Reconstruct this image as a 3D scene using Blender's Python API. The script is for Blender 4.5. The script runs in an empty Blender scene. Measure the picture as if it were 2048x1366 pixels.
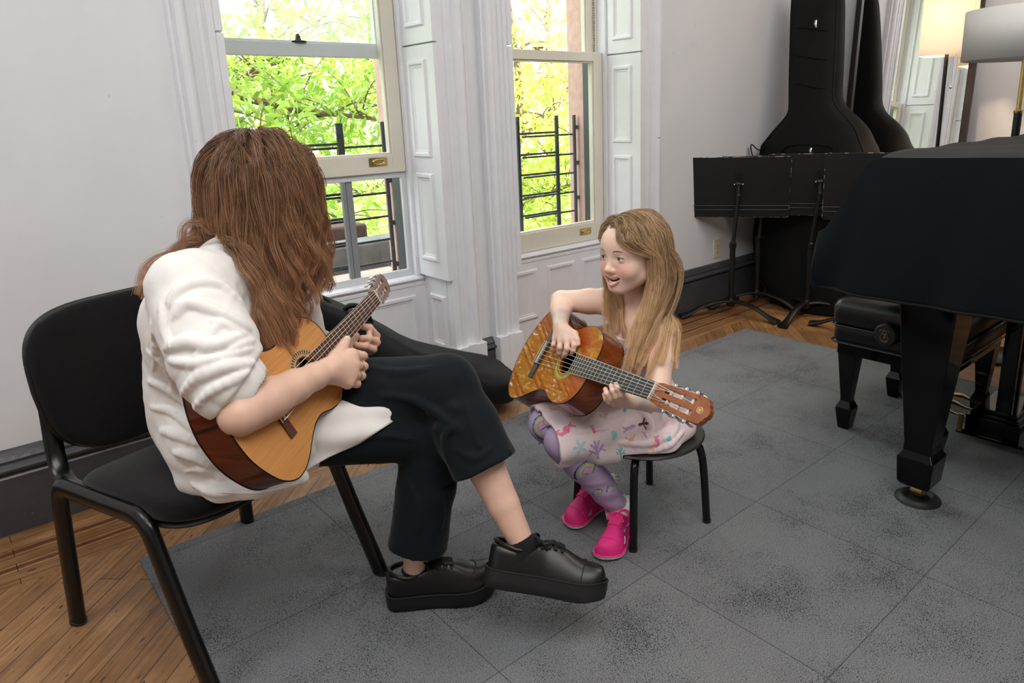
import bpy, math, random
import numpy as np
from mathutils import Matrix, Vector
from mathutils.bvhtree import BVHTree

# ------------------------------------------------------------------ camera
SC = bpy.context.scene
COL = SC.collection
F, CX, CY, H = 1416.087, 1103.996, 587.557, 1.195
MC = np.array([[0.7478931, -0.6631193, -0.03047482],
               [-0.18666072, -0.16602392, -0.96829429],
               [0.63703508, 0.72986907, -0.24794647]])          # world -> camera (x right, y down, z forward)
cam_d = bpy.data.cameras.new('camera')
cam = bpy.data.objects.new('camera', cam_d); COL.objects.link(cam)
cam_d.sensor_width = 36.0
cam_d.lens = F / 2048 * 36
cam_d.shift_x = -(CX - 1024) / 2048
cam_d.shift_y = (CY - 683) / 2048
cam_d.clip_start = 0.05
cam.matrix_world = Matrix(((MC[0, 0], -MC[1, 0], -MC[2, 0], 0), (MC[0, 1], -MC[1, 1], -MC[2, 1], 0),
                           (MC[0, 2], -MC[1, 2], -MC[2, 2], H), (0, 0, 0, 1)))
SC.camera = cam

# ------------------------------------------------------------------ world, sun, lights, exposure
SC.view_settings.view_transform = 'Standard'
SC.view_settings.look = 'None'
SC.view_settings.gamma = 1.0
SC.view_settings.exposure = 0.0
SC.cycles.use_denoising = True
SC.cycles.max_bounces = 10
SC.cycles.diffuse_bounces = 5
SC.cycles.glossy_bounces = 5
SC.cycles.transmission_bounces = 8
SC.cycles.transparent_max_bounces = 16
SC.cycles.caustics_reflective = False
SC.cycles.caustics_refractive = False
SC.cycles.sample_clamp_indirect = 6.0
SC.cycles.blur_glossy = 0.5
W = bpy.data.worlds.new('sky'); SC.world = W; W.use_nodes = True
_bg = W.node_tree.nodes['Background']
_sky = W.node_tree.nodes.new('ShaderNodeTexSky')
_sky.sky_type = 'HOSEK_WILKIE'; _sky.turbidity = 4.0; _sky.ground_albedo = 0.35
_sky.sun_direction = Vector((-0.35, -0.62, 0.70)).normalized()
_mx = W.node_tree.nodes.new('ShaderNodeMix'); _mx.data_type = 'RGBA'
_mx.inputs[0].default_value = 0.72
_mx.inputs[7].default_value = (0.93, 0.97, 1.0, 1)
W.node_tree.links.new(_sky.outputs[0], _mx.inputs[6])
W.node_tree.links.new(_mx.outputs[2], _bg.inputs[0])
_bg.inputs[1].default_value = 7.5

def lamp(name, kind, loc, energy, color=(1, 1, 1), size=None, aim=None, size_y=None):
    d = bpy.data.lights.new(name, kind); d.energy = energy; d.color = color
    o = bpy.data.objects.new(name, d); COL.objects.link(o); o.location = loc
    if kind == 'AREA':
        d.size = size
        if size_y: d.shape = 'RECTANGLE'; d.size_y = size_y
    if kind == 'SUN': d.angle = math.radians(1.0)
    if aim is not None:
        o.rotation_euler = (Vector(aim) - Vector(loc)).to_track_quat('-Z', 'Y').to_euler()
    return o
lamp('sun', 'SUN', (0, 0, 10), 17.0, (1.0, 0.93, 0.80), aim=(3.5, 6.2, 3.0))
lamp('fill_light', 'AREA', (0.5, 0.2, 3.0), 64, (1.0, 0.985, 0.97), size=1.9, aim=(0.9, 1.1, 0.0))  # added fill below the ceiling, standing in for bounced flash
lamp('fill_light', 'AREA', (-1.1, 1.5, 3.0), 24, (0.97, 0.985, 1.0), size=1.2, aim=(-0.6, 1.9, 0.0))  # added fill for the left wall, no fixture hangs here
lamp('fill_light', 'AREA', (2.9, 0.5, 3.0), 40, (1.0, 0.93, 0.88), size=1.6, aim=(3.1, 1.5, 0.0))  # added fill that brightens the dark right corner, no fixture hangs here
for _x0, _x1 in ((0.80, 1.635), (1.995, 2.865)):        # tells the sampler where the daylight comes in
    _p = lamp('window_portal', 'AREA', ((_x0 + _x1) / 2, 2.94, 1.5), 1, size=_x1 - _x0, size_y=2.0, aim=((_x0 + _x1) / 2, 0, 1.5))
    _p.data.cycles.is_portal = True

# ------------------------------------------------------------------ helpers
def V(*a): return np.array(a, float)
def nrm(v): v = np.asarray(v, float); return v / np.linalg.norm(v)
def ray(px, py): return MC.T @ V((px - CX) / F, (py - CY) / F, 1.0)
def atd(px, py, d): return V(0, 0, H) + d * ray(px, py)
def atz(px, py, z=0.0): r = ray(px, py); return V(0, 0, H) + (z - H) / r[2] * r
def aty(px, py, y): r = ray(px, py); return V(0, 0, H) + y / r[1] * r
def atx(px, py, x): r = ray(px, py); return V(0, 0, H) + x / r[0] * r
def frame(o, x, z):
    """origin, x axis, z axis -> (o, X, Y, Z) right-handed"""
    z = nrm(z); x = np.asarray(x, float); x = nrm(x - z * (x @ z)); return (np.asarray(o, float), x, np.cross(z, x), z)
WORLD = frame((0, 0, 0), (1, 0, 0), (0, 0, 1))

def N(nt, kind, **kw):
    n = nt.nodes.new(kind)
    for k, v in kw.items():
        if k.startswith('i_'):
            key = k[2:]; key = int(key) if key.isdigit() else key.replace('_', ' ')
            n.inputs[key].default_value = v
        else: setattr(n, k, v)
    return n

def srgb(r, g, b):
    f = lambda c: (c / 255 / 12.92) if c / 255 <= 0.04045 else ((c / 255 + 0.055) / 1.055) ** 2.4
    return (f(r), f(g), f(b), 1.0)

def M(name, col, rough=0.5, metal=0.0, coat=0.0, var=0.10, scale=14.0, bump=0.0, bscale=260.0, sheen=0.0, spec=0.5,
      stretch=(1, 1, 1), sss=0.0, trans=0.0, vcol=None, coat_rough=0.06):
    """principled material whose colour varies a little with noise; col is linear rgba"""
    m = bpy.data.materials.new(name); m.use_nodes = True; nt = m.node_tree
    b = nt.nodes['Principled BSDF']; L = nt.links.new
    tc = N(nt, 'ShaderNodeTexCoord'); mp = N(nt, 'ShaderNodeMapping'); mp.inputs['Scale'].default_value = stretch
    L(tc.outputs['Object'], mp.inputs[0])
    nz = N(nt, 'ShaderNodeTexNoise', i_Scale=scale, i_Detail=5.0, i_Roughness=0.6); L(mp.outputs[0], nz.inputs['Vector'])
    mx = N(nt, 'ShaderNodeMix', data_type='RGBA', blend_type='MULTIPLY'); mx.inputs[0].default_value = 1.0
    rp = N(nt, 'ShaderNodeValToRGB'); rp.color_ramp.elements[0].position = 0.3; rp.color_ramp.elements[1].position = 0.7
    lo = 1 - var; rp.color_ramp.elements[0].color = (lo, lo, lo, 1); rp.color_ramp.elements[1].color = (1 + var, 1 + var, 1 + var, 1)
    L(nz.outputs[0], rp.inputs[0])
    if vcol:
        at = N(nt, 'ShaderNodeVertexColor', layer_name=vcol); L(at.outputs[0], mx.inputs[6])
    else: mx.inputs[6].default_value = col
    L(rp.outputs[0], mx.inputs[7]); L(mx.outputs[2], b.inputs['Base Color'])
    b.inputs['Roughness'].default_value = rough; b.inputs['Metallic'].default_value = metal
    b.inputs['Specular IOR Level'].default_value = spec
    b.inputs['Coat Weight'].default_value = coat; b.inputs['Coat Roughness'].default_value = coat_rough
    b.inputs['Sheen Weight'].default_value = sheen; b.inputs['Sheen Roughness'].default_value = 0.4
    b.inputs['Transmission Weight'].default_value = trans
    if sss:
        b.inputs['Subsurface Weight'].default_value = sss; b.inputs['Subsurface Radius'].default_value = (1.0, 0.35, 0.2)
        b.inputs['Subsurface Scale'].default_value = 0.006
    if bump:
        n2 = N(nt, 'ShaderNodeTexNoise', i_Scale=bscale, i_Detail=4.0); L(mp.outputs[0], n2.inputs['Vector'])
        bp = N(nt, 'ShaderNodeBump', i_Strength=bump, i_Distance=0.002); L(n2.outputs[0], bp.inputs['Height']); L(bp.outputs[0], b.inputs['Normal'])
    return m

def new_obj(name, data):
    o = bpy.data.objects.new(name, data); COL.objects.link(o); return o
def put(o, parent):
    if parent is not None:
        o.parent = parent; o.matrix_parent_inverse = Matrix.Translation(-parent.location)
    return o
def tag(o, label=None, cat=None, group=None, kind=None):
    if label: o['label'] = label
    if cat: o['category'] = cat
    if group: o['group'] = group
    if kind: o['kind'] = kind
    return o
def thing(name, label, cat, loc, group=None):
    o = new_obj(name, None); o.location = tuple(float(c) for c in loc); o.empty_display_size = 0.05
    return tag(o, label, cat, group)
def struct(name, loc=(0, 0, 0)):
    o = new_obj(name, None); o.location = loc; o['kind'] = 'structure'; return o

class MB:
    def __init__(s): s.v = []; s.f = []; s.n = 0
    def add(s, vs, fs):
        vs = np.asarray(vs, float); s.v.append(vs); s.f += [[i + s.n for i in f] for f in fs]; s.n += len(vs); return s
    def box(s, lo, hi, fr=WORLD):
        x0, y0, z0 = lo; x1, y1, z1 = hi
        P = np.array([(x0, y0, z0), (x1, y0, z0), (x1, y1, z0), (x0, y1, z0), (x0, y0, z1), (x1, y0, z1), (x1, y1, z1), (x0, y1, z1)], float)
        o, X, Y, Z = fr
        return s.add(o + P[:, :1] * X + P[:, 1:2] * Y + P[:, 2:] * Z, [(0, 3, 2, 1), (4, 5, 6, 7), (0, 1, 5, 4), (1, 2, 6, 5), (2, 3, 7, 6), (3, 0, 4, 7)])
    def loft(s, rings, cap=(True, True), closed=True):
        rings = [np.asarray(r, float) for r in rings]; n = len(rings[0]); k = len(rings); fs = []
        m = n if closed else n - 1
        for a in range(k - 1):
            for i in range(m):
                j = (i + 1) % n; fs.append((a * n + i, a * n + j, (a + 1) * n + j, (a + 1) * n + i))
        if cap[0]: fs.append(tuple(range(n))[::-1])
        if cap[1]: fs.append(tuple((k - 1) * n + i for i in range(n)))
        return s.add(np.concatenate(rings), fs)
    def tube(s, pts, r, n=10, flat=None, cap=(True, True), rot=0.0):
        """r: radius or list; flat=(a,b): radii across / along 'side' direction; side kept by parallel transport"""
        pts = [np.asarray(p, float) for p in pts]; k = len(pts)
        rs = [r] * k if np.isscalar(r) else list(r)
        t0 = nrm(pts[1] - pts[0]); up = V(0, 0, 1) if abs(t0[2]) < 0.9 else V(1, 0, 0)
        if flat is not None and len(flat) == 3: up = flat[2]
        S = nrm(np.cross(t0, up)) if flat is None or len(flat) != 3 else nrm(up - t0 * (up @ t0))
        rings = []
        for i in range(k):
            t = nrm(pts[min(i + 1, k - 1)] - pts[max(i - 1, 0)])
            S = nrm(S - t * (S @ t)); B = np.cross(t, S)
            a = np.linspace(0, 2 * math.pi, n, endpoint=False) + rot
            fa, fb = (1, 1) if flat is None else flat[:2]
            rings.append(pts[i] + rs[i] * (fa * np.cos(a)[:, None] * S + fb * np.sin(a)[:, None] * B))
        return s.loft(rings, cap)
    def lathe(s, prof, fr=WORLD, n=28, cap=(True, True)):
        o, X, Y, Z = fr; a = np.linspace(0, 2 * math.pi, n, endpoint=False)
        return s.loft([o + z * Z + r * (np.cos(a)[:, None] * X + np.sin(a)[:, None] * Y) for r, z in prof], cap)
    def prism(s, poly, fr, t0, t1):
        o, X, Y, Z = fr; P = np.asarray(poly, float)
        return s.loft([o + P[:, :1] * X + P[:, 1:] * Y + t * Z for t in (t0, t1)])
    def sphere(s, c, r, fr=WORLD, n=16, m=10):
        r = V(r, r, r) if np.isscalar(r) else V(*r); o, X, Y, Z = fr; rings = []
        for j in range(m + 1):
            ph = -math.pi / 2 + math.pi * j / m; a = np.linspace(0, 2 * math.pi, n, endpoint=False)
            cr = max(math.cos(ph), 1e-4)
            rings.append(np.asarray(c) + r[0] * cr * np.cos(a)[:, None] * X + r[1] * cr * np.sin(a)[:, None] * Y + r[2] * math.sin(ph) * Z)
        return s.loft(rings)
    def grid(s, G):
        G = np.asarray(G, float); a, b = G.shape[:2]
        return s.add(G.reshape(-1, 3), [(i * b + j, i * b + j + 1, (i + 1) * b + j + 1, (i + 1) * b + j) for i in range(a - 1) for j in range(b - 1)])
    def panel(s, fr, w, h, prof=((0, 0), (0.006, 0.010), (0.018, 0.010), (0.024, 0.002), (0.030, 0.003), (0.036, -0.004))):
        """rectangular moulding around w x h centred on fr, heights along Z"""
        o, X, Y, Z = fr; rings = []
        for ins, d in prof:
            a, b = w / 2 - ins, h / 2 - ins
            rings.append(np.array([o + sx * a * X + sy * b * Y + d * Z for sx, sy in ((-1, -1), (1, -1), (1, 1), (-1, 1))]))
        return s.loft(rings, (False, True))
    def build(s, name, m, parent=None, smooth=35, bevel=0.0, sub=0, solid=0.0, segs=2):
        me = bpy.data.meshes.new(name)
        me.from_pydata(np.concatenate(s.v).tolist(), [], s.f); me.update()
        if smooth:
            me.polygons.foreach_set('use_smooth', [True] * len(me.polygons)); me.set_sharp_from_angle(angle=math.radians(smooth))
        if m is not None: me.materials.append(m)
        o = new_obj(name, me); put(o, parent)
        if solid:
            md = o.modifiers.new('solid', 'SOLIDIFY'); md.thickness = solid; md.offset = 0
        if bevel:
            md = o.modifiers.new('bevel', 'BEVEL'); md.width = bevel; md.segments = segs; md.limit_method = 'ANGLE'; md.angle_limit = math.radians(40)
            md.harden_normals = True
        if sub:
            md = o.modifiers.new('sub', 'SUBSURF'); md.levels = sub; md.render_levels = sub
        return o

def spline(pts, n=8, closed=False):
    """Catmull-Rom through pts"""
    P = [np.asarray(p, float) for p in pts]; k = len(P); out = []
    rng = range(k if closed else k - 1)
    for i in rng:
        g = lambda j: P[j % k] if closed else P[min(max(j, 0), k - 1)]
        p0, p1, p2, p3 = g(i - 1), g(i), g(i + 1), g(i + 2)
        for t in np.linspace(0, 1, n, endpoint=False):
            out.append(0.5 * (2 * p1 + (p2 - p0) * t + (2 * p0 - 5 * p1 + 4 * p2 - p3) * t * t + (3 * p1 - p0 - 3 * p2 + p3) * t ** 3))
    if not closed: out.append(P[-1])
    return np.array(out)
def ss(a, b, x): t = np.clip((np.asarray(x, float) - a) / (b - a), 0, 1); return t * t * (3 - 2 * t)
def round_rect(w, h, r, n=5, cx=0, cy=0):
    out = []
    for k, (sx, sy) in enumerate(((1, 1), (-1, 1), (-1, -1), (1, -1))):
        for t in np.linspace(0, math.pi / 2, n): a = t + k * math.pi / 2; out.append((cx + sx * (w / 2 - r) + r * math.cos(a), cy + sy * (h / 2 - r) + r * math.sin(a)))
    return out
# ================================================================== materials of the room
def wall_material(name, col, marks):
    m = M(name, col, rough=0.62, var=0.035, scale=3.0, bump=0.12, bscale=90)
    nt = m.node_tree; L = nt.links.new; b = nt.nodes['Principled BSDF']; tc = nt.nodes['Texture Coordinate']
    src = b.inputs['Base Color'].links[0].from_socket
    nz = N(nt, 'ShaderNodeTexNoise', i_Scale=26.0, i_Detail=3.0); L(tc.outputs['Object'], nz.inputs['Vector'])
    rp = N(nt, 'ShaderNodeValToRGB'); rp.color_ramp.elements[0].position = marks; rp.color_ramp.elements[1].position = marks + 0.05
    rp.color_ramp.elements[0].color = (0, 0, 0, 1); rp.color_ramp.elements[1].color = (0.35, 0.35, 0.35, 1); L(nz.outputs[0], rp.inputs[0])
    mx = N(nt, 'ShaderNodeMix', data_type='RGBA'); L(rp.outputs[0], mx.inputs[0]); L(src, mx.inputs[6]); mx.inputs[7].default_value = srgb(150, 150, 152)
    L(mx.outputs[2], b.inputs['Base Color']); return m
WALL = wall_material('wall_paint', srgb(226, 227, 230), 0.74)
TRIM = M('white_trim_paint', srgb(232, 232, 236), rough=0.38, var=0.03, scale=9, bump=0.25, bscale=70)
def chipped(m, thr, col):
    nt = m.node_tree; L = nt.links.new; b = nt.nodes['Principled BSDF']; tc = nt.nodes['Texture Coordinate']
    src = b.inputs['Base Color'].links[0].from_socket
    nz = N(nt, 'ShaderNodeTexNoise', i_Scale=34.0, i_Detail=2.0); L(tc.outputs['Object'], nz.inputs['Vector'])
    rp = N(nt, 'ShaderNodeValToRGB'); rp.color_ramp.elements[0].position = thr; rp.color_ramp.elements[1].position = thr + 0.015
    L(nz.outputs[0], rp.inputs[0])
    mx = N(nt, 'ShaderNodeMix', data_type='RGBA'); L(rp.outputs[0], mx.inputs[0]); L(src, mx.inputs[6]); mx.inputs[7].default_value = col
    L(mx.outputs[2], b.inputs['Base Color'])
chipped(TRIM, 0.79, srgb(168, 140, 108))
SASH = M('cream_sash_paint', srgb(226, 220, 205), rough=0.4, var=0.04, scale=6, bump=0.1)
BASEB = M('charcoal_skirting_paint', srgb(72, 72, 76), rough=0.27, var=0.14, scale=12, bump=0.35, bscale=60)
chipped(BASEB, 0.755, srgb(120, 108, 92))
CEIL = M('ceiling_paint', srgb(238, 238, 236), rough=0.8)
BRASS = M('brass', srgb(206, 180, 118), rough=0.28, metal=1.0, var=0.12, scale=60)
CHROME = M('chrome', srgb(205, 205, 208), rough=0.15, metal=1.0, var=0.05)
DARKMETAL = M('dark_metal', srgb(58, 54, 48), rough=0.45, metal=0.6)
IRON = M('painted_iron', srgb(52, 58, 64), rough=0.5, var=0.15, scale=40, bump=0.2)
ALU = M('white_aluminium', srgb(216, 219, 222), rough=0.42, var=0.03)
ALUG = M('grey_aluminium', srgb(140, 143, 146), rough=0.42, var=0.05)

def glass_mat():
    m = bpy.data.materials.new('window_glass'); m.use_nodes = True; nt = m.node_tree; nt.nodes.clear(); L = nt.links.new
    o = N(nt, 'ShaderNodeOutputMaterial'); t = N(nt, 'ShaderNodeBsdfTransparent'); t.inputs[0].default_value = (0.95, 0.97, 0.96, 1)
    g = N(nt, 'ShaderNodeBsdfGlossy', i_Roughness=0.02); lw = N(nt, 'ShaderNodeLayerWeight', i_Blend=.5); p5 = N(nt, 'ShaderNodeMath', operation='POWER', i_1=5.0); L(lw.outputs['Facing'], p5.inputs[0]); fr = N(nt, 'ShaderNodeMath', operation='MULTIPLY_ADD', i_1=.92, i_2=.03); L(p5.outputs[0], fr.inputs[0])
    tc = N(nt, 'ShaderNodeTexCoord'); nz = N(nt, 'ShaderNodeTexNoise', i_Scale=5.0); L(tc.outputs['Object'], nz.inputs['Vector'])
    bp = N(nt, 'ShaderNodeBump', i_Strength=0.02, i_Distance=0.01); L(nz.outputs[0], bp.inputs['Height']); L(bp.outputs[0], g.inputs['Normal'])
    mx = N(nt, 'ShaderNodeMixShader'); L(fr.outputs[0], mx.inputs[0]); L(t.outputs[0], mx.inputs[1]); L(g.outputs[0], mx.inputs[2]); L(mx.outputs[0], o.inputs[0])
    return m
GLASS = glass_mat()
VEILED = glass_mat(); VEILED.name = 'veiled_glass'
def _veil(m):  # whitish veil of reflections put into the pane as patchy translucent white
    nt = m.node_tree; L = nt.links.new; out = nt.nodes['Material Output']; s_ = out.inputs[0].links[0].from_socket; d = N(nt, 'ShaderNodeBsdfTranslucent'); d.inputs[0].default_value = (.92, .97, .95, 1)
    tc = N(nt, 'ShaderNodeTexCoord'); nz = N(nt, 'ShaderNodeTexNoise', i_Scale=3.0, i_Detail=3.0); L(tc.outputs['Object'], nz.inputs['Vector']); mr = N(nt, 'ShaderNodeMapRange'); mr.inputs[1].default_value = .3; mr.inputs[2].default_value = .7; mr.inputs[3].default_value = .05; mr.inputs[4].default_value = .24; L(nz.outputs[0], mr.inputs[0])
    mx = N(nt, 'ShaderNodeMixShader'); L(mr.outputs[0], mx.inputs[0]); L(s_, mx.inputs[1]); L(d.outputs[0], mx.inputs[2]); L(mx.outputs[0], out.inputs[0])
_veil(VEILED)

def floor_mat():
    m = bpy.data.materials.new('oak_parquet'); m.use_nodes = True; nt = m.node_tree; L = nt.links.new; b = nt.nodes['Principled BSDF']
    tc = N(nt, 'ShaderNodeTexCoord')
    def math_(op, a, v):
        n = N(nt, 'ShaderNodeMath', operation=op)
        L(a, n.inputs[0])
        if isinstance(v, (int, float)): n.inputs[1].default_value = v
        else: L(v, n.inputs[1])
        return n.outputs[0]
    def planks(rot, w, ln):
        mp = N(nt, 'ShaderNodeMapping'); mp.inputs['Rotation'].default_value = (0, 0, rot); L(tc.outputs['Object'], mp.inputs[0])
        br = N(nt, 'ShaderNodeTexBrick'); br.offset = 0.37
        br.inputs['Color1'].default_value = srgb(146, 108, 70); br.inputs['Color2'].default_value = srgb(174, 134, 92); br.inputs['Mortar'].default_value = srgb(38, 26, 16)
        br.inputs['Scale'].default_value = 1.0; br.inputs['Mortar Size'].default_value = 0.0011; br.inputs['Mortar Smooth'].default_value = 0.2
        br.inputs['Bias'].default_value = 0.1; br.inputs['Brick Width'].default_value = ln; br.inputs['Row Height'].default_value = w
        L(mp.outputs[0], br.inputs['Vector'])
        ms = N(nt, 'ShaderNodeMapping'); ms.inputs['Scale'].default_value = (5, 95, 5); L(mp.outputs[0], ms.inputs[0])
        gr = N(nt, 'ShaderNodeTexNoise', i_Scale=1.0, i_Detail=6.0, i_Roughness=0.65, i_Distortion=0.3); L(ms.outputs[0], gr.inputs['Vector'])
        gp = N(nt, 'ShaderNodeValToRGB'); gp.color_ramp.elements[0].position = 0.28; gp.color_ramp.elements[1].position = 0.72
        gp.color_ramp.elements[0].color = (0.52, 0.45, 0.38, 1); gp.color_ramp.elements[1].color = (1.18, 1.15, 1.1, 1); L(gr.outputs[0], gp.inputs[0])
        x = N(nt, 'ShaderNodeMix', data_type='RGBA', blend_type='MULTIPLY'); x.inputs[0].default_value = 1.0; L(br.outputs[0], x.inputs[6]); L(gp.outputs[0], x.inputs[7])
        mk = N(nt, 'ShaderNodeMapping'); mk.inputs['Scale'].default_value = (22, 90, 22); L(mp.outputs[0], mk.inputs[0])
        kn = N(nt, 'ShaderNodeTexNoise', i_Scale=1.0, i_Detail=1.0); L(mk.outputs[0], kn.inputs['Vector'])
        kp = N(nt, 'ShaderNodeValToRGB'); kp.color_ramp.elements[0].position = 0.70; kp.color_ramp.elements[1].position = 0.76; L(kn.outputs[0], kp.inputs[0])
        y = N(nt, 'ShaderNodeMix', data_type='RGBA'); L(kp.outputs[0], y.inputs[0]); L(x.outputs[2], y.inputs[6]); y.inputs[7].default_value = srgb(58, 40, 26)
        return y.outputs[2]
    field = planks(-math.pi / 4, 0.057, 1.6); border = planks(0.0, 0.047, 1.3)
    sp = N(nt, 'ShaderNodeSeparateXYZ'); L(tc.outputs['Object'], sp.inputs[0]); x, y = sp.outputs[0], sp.outputs[1]
    inb = math_('MAXIMUM', math_('GREATER_THAN', y, 2.225), math_('GREATER_THAN', x, 4.07))
    c = N(nt, 'ShaderNodeMix', data_type='RGBA'); L(inb, c.inputs[0]); L(field, c.inputs[6]); L(border, c.inputs[7])
    def band(y0, w): return math_('LESS_THAN', math_('ABSOLUTE', math_('SUBTRACT', y, y0), 0), w)
    bd = math_('MAXIMUM', band(2.422, 0.011), band(2.327, 0.009))
    d = N(nt, 'ShaderNodeMix', data_type='RGBA', blend_type='MULTIPLY'); L(bd, d.inputs[0]); L(c.outputs[2], d.inputs[6]); d.inputs[7].default_value = (0.42, 0.30, 0.26, 1)
    # worn, dirty patches
    w = N(nt, 'ShaderNodeTexNoise', i_Scale=5.0, i_Detail=6.0, i_Roughness=0.7); L(tc.outputs['Object'], w.inputs['Vector'])
    wp = N(nt, 'ShaderNodeValToRGB'); wp.color_ramp.elements[0].position = 0.42; wp.color_ramp.elements[1].position = 0.72; L(w.outputs[0], wp.inputs[0])
    e = N(nt, 'ShaderNodeMix', data_type='RGBA', blend_type='MULTIPLY'); L(wp.outputs[0], e.inputs[0]); L(d.outputs[2], e.inputs[6]); e.inputs[7].default_value = (0.62, 0.55, 0.50, 1)
    L(e.outputs[2], b.inputs['Base Color'])
    b.inputs['Roughness'].default_value = 0.42
    bp = N(nt, 'ShaderNodeBump', i_Strength=0.25, i_Distance=0.001); L(e.outputs[2], bp.inputs['Height']); L(bp.outputs[0], b.inputs['Normal'])
    return m
FLOOR = floor_mat()

def carpet_mat():
    m = bpy.data.materials.new('speckled_carpet'); m.use_nodes = True; nt = m.node_tree; L = nt.links.new; b = nt.nodes['Principled BSDF']
    tc = N(nt, 'ShaderNodeTexCoord')
    mp = N(nt, 'ShaderNodeMapping'); mp.inputs['Location'].default_value = (-0.25 + 0.0, -0.076, 0); L(tc.outputs['Object'], mp.inputs[0])
    # seams of the half-metre tiles
    br = N(nt, 'ShaderNodeTexBrick'); br.offset = 0.0
    for k, v in (('Scale', 1.0), ('Mortar Size', 0.0016), ('Mortar Smooth', 0.3), ('Brick Width', 0.5), ('Row Height', 0.5), ('Bias', 0.0)): br.inputs[k].default_value = v
    br.inputs['Color1'].default_value = (1, 1, 1, 1); br.inputs['Color2'].default_value = (0.86, 0.87, 0.88, 1); br.inputs['Mortar'].default_value = (0.42, 0.42, 0.44, 1)
    L(mp.outputs[0], br.inputs['Vector'])
    # pile
    fine = N(nt, 'ShaderNodeTexNoise', i_Scale=420.0, i_Detail=2.0, i_Roughness=0.7); L(tc.outputs['Object'], fine.inputs['Vector'])
    fp = N(nt, 'ShaderNodeValToRGB'); fp.color_ramp.elements[0].position = 0.36; fp.color_ramp.elements[1].position = 0.64
    fp.color_ramp.elements[0].color = srgb(84, 86, 90); fp.color_ramp.elements[1].color = srgb(148, 149, 150); L(fine.outputs[0], fp.inputs[0])
    # dark flecks, gathered in drifts
    ms = N(nt, 'ShaderNodeMapping'); ms.inputs['Scale'].default_value = (1, 1.5, 1); ms.inputs['Rotation'].default_value = (0, 0, 0.5); L(tc.outputs['Object'], ms.inputs[0])
    fl = N(nt, 'ShaderNodeTexNoise', i_Scale=260.0, i_Detail=2.0, i_Roughness=0.75); L(ms.outputs[0], fl.inputs['Vector'])
    dr = N(nt, 'ShaderNodeTexNoise', i_Scale=3.4, i_Detail=4.0, i_Roughness=0.62); L(tc.outputs['Object'], dr.inputs['Vector'])
    ma = N(nt, 'ShaderNodeMath', operation='MULTIPLY_ADD', i_1=0.52); L(dr.outputs[0], ma.inputs[0]); L(fl.outputs[0], ma.inputs[2])
    rp = N(nt, 'ShaderNodeValToRGB'); rp.color_ramp.elements[0].position = 0.845; rp.color_ramp.elements[1].position = 0.872; L(ma.outputs[0], rp.inputs[0])
    x = N(nt, 'ShaderNodeMix', data_type='RGBA'); L(rp.outputs[0], x.inputs[0]); L(fp.outputs[0], x.inputs[6]); x.inputs[7].default_value = srgb(30, 31, 36)
    y = N(nt, 'ShaderNodeMix', data_type='RGBA', blend_type='MULTIPLY'); y.inputs[0].default_value = 1.0; L(x.outputs[2], y.inputs[6]); L(br.outputs[0], y.inputs[7])
    L(y.outputs[2], b.inputs['Base Color']); b.inputs['Roughness'].default_value = 0.95; b.inputs['Specular IOR Level'].default_value = 0.1
    b.inputs['Sheen Weight'].default_value = 0.15
    bp = N(nt, 'ShaderNodeBump', i_Strength=0.6, i_Distance=0.003); L(fine.outputs[0], bp.inputs['Height']); L(bp.outputs[0], b.inputs['Normal'])
    return m
CARPET = carpet_mat()

# ================================================================== shell
YW, XR, ZC = 2.57, 4.40, 3.15        # window wall, right wall, ceiling
XL, YF = -2.3, -2.6
W1 = (0.80, 1.635); W2 = (1.995, 2.865); ZT = 2.55
o = MB().box((XL - 0.1, YF - 0.1, -0.05), (XR + 0.1, 2.76, 0.0)).build('floor', FLOOR, smooth=0); o['kind'] = 'structure'
o = MB().box((XL - 0.1, YF - 0.1, ZC), (XR + 0.1, 3.08, ZC + 0.1)).build('ceiling', CEIL, smooth=0); o['kind'] = 'structure'
b = MB()
b.box((XL - 0.1, YW, 0), (W1[0] - 0.02, 2.95, ZC)); b.box((W1[1] + 0.02, YW, 0), (W2[0] - 0.02, 2.95, ZC)); b.box((W2[1] + 0.02, YW, 0), (XR + 0.2, 2.95, ZC))
for w in (W1, W2):
    b.box((w[0] - 0.02, YW, ZT), (w[1] + 0.02, 2.95, ZC)); b.box((w[0] - 0.02, 2.80, -1.0), (w[1] + 0.02, 2.95, 0.47))
o = b.build('wall_back', WALL, smooth=0); o['kind'] = 'structure'
o = MB().box((XR, YF - 0.1, 0), (XR + 0.1, YW, ZC)).build('wall_right', WALL, smooth=0); o['kind'] = 'structure'
o = MB().box((XL - 0.1, YF - 0.1, 0), (XL, YW, ZC)).build('wall_left', WALL, smooth=0); o['kind'] = 'structure'
o = MB().box((XL, YF - 0.1, 0), (XR, YF, ZC)).build('wall_front', WALL, smooth=0); o['kind'] = 'structure'
# brownstone outside face with its reveals
STONE = M('brownstone', srgb(196, 160, 150), rough=0.9, var=0.12, scale=25, bump=0.5, bscale=120)
b = MB()
b.box((XL - 0.3, 2.95, -1.2), (0.79, 3.10, 4.2)); b.box((1.655, 2.95, -1.2), (1.985, 3.10, 4.2)); b.box((2.87, 2.95, -1.2), (XR + 0.8, 3.10, 4.2))
b.box((0.79, 2.95, ZT - 0.02), (1.655, 3.10, 4.2)); b.box((1.985, 2.95, ZT - 0.02), (2.87, 3.10, 4.2))
o = b.build('wall_outside', STONE, smooth=0, bevel=0.012); o['kind'] = 'structure'
b = MB().box((0.74, 2.90, 0.36), (1.70, 3.20, 0.465)).box((1.94, 2.90, 0.36), (2.92, 3.20, 0.465))
o = b.build('trim_4', STONE, smooth=0, bevel=0.01); o['kind'] = 'structure'

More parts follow.
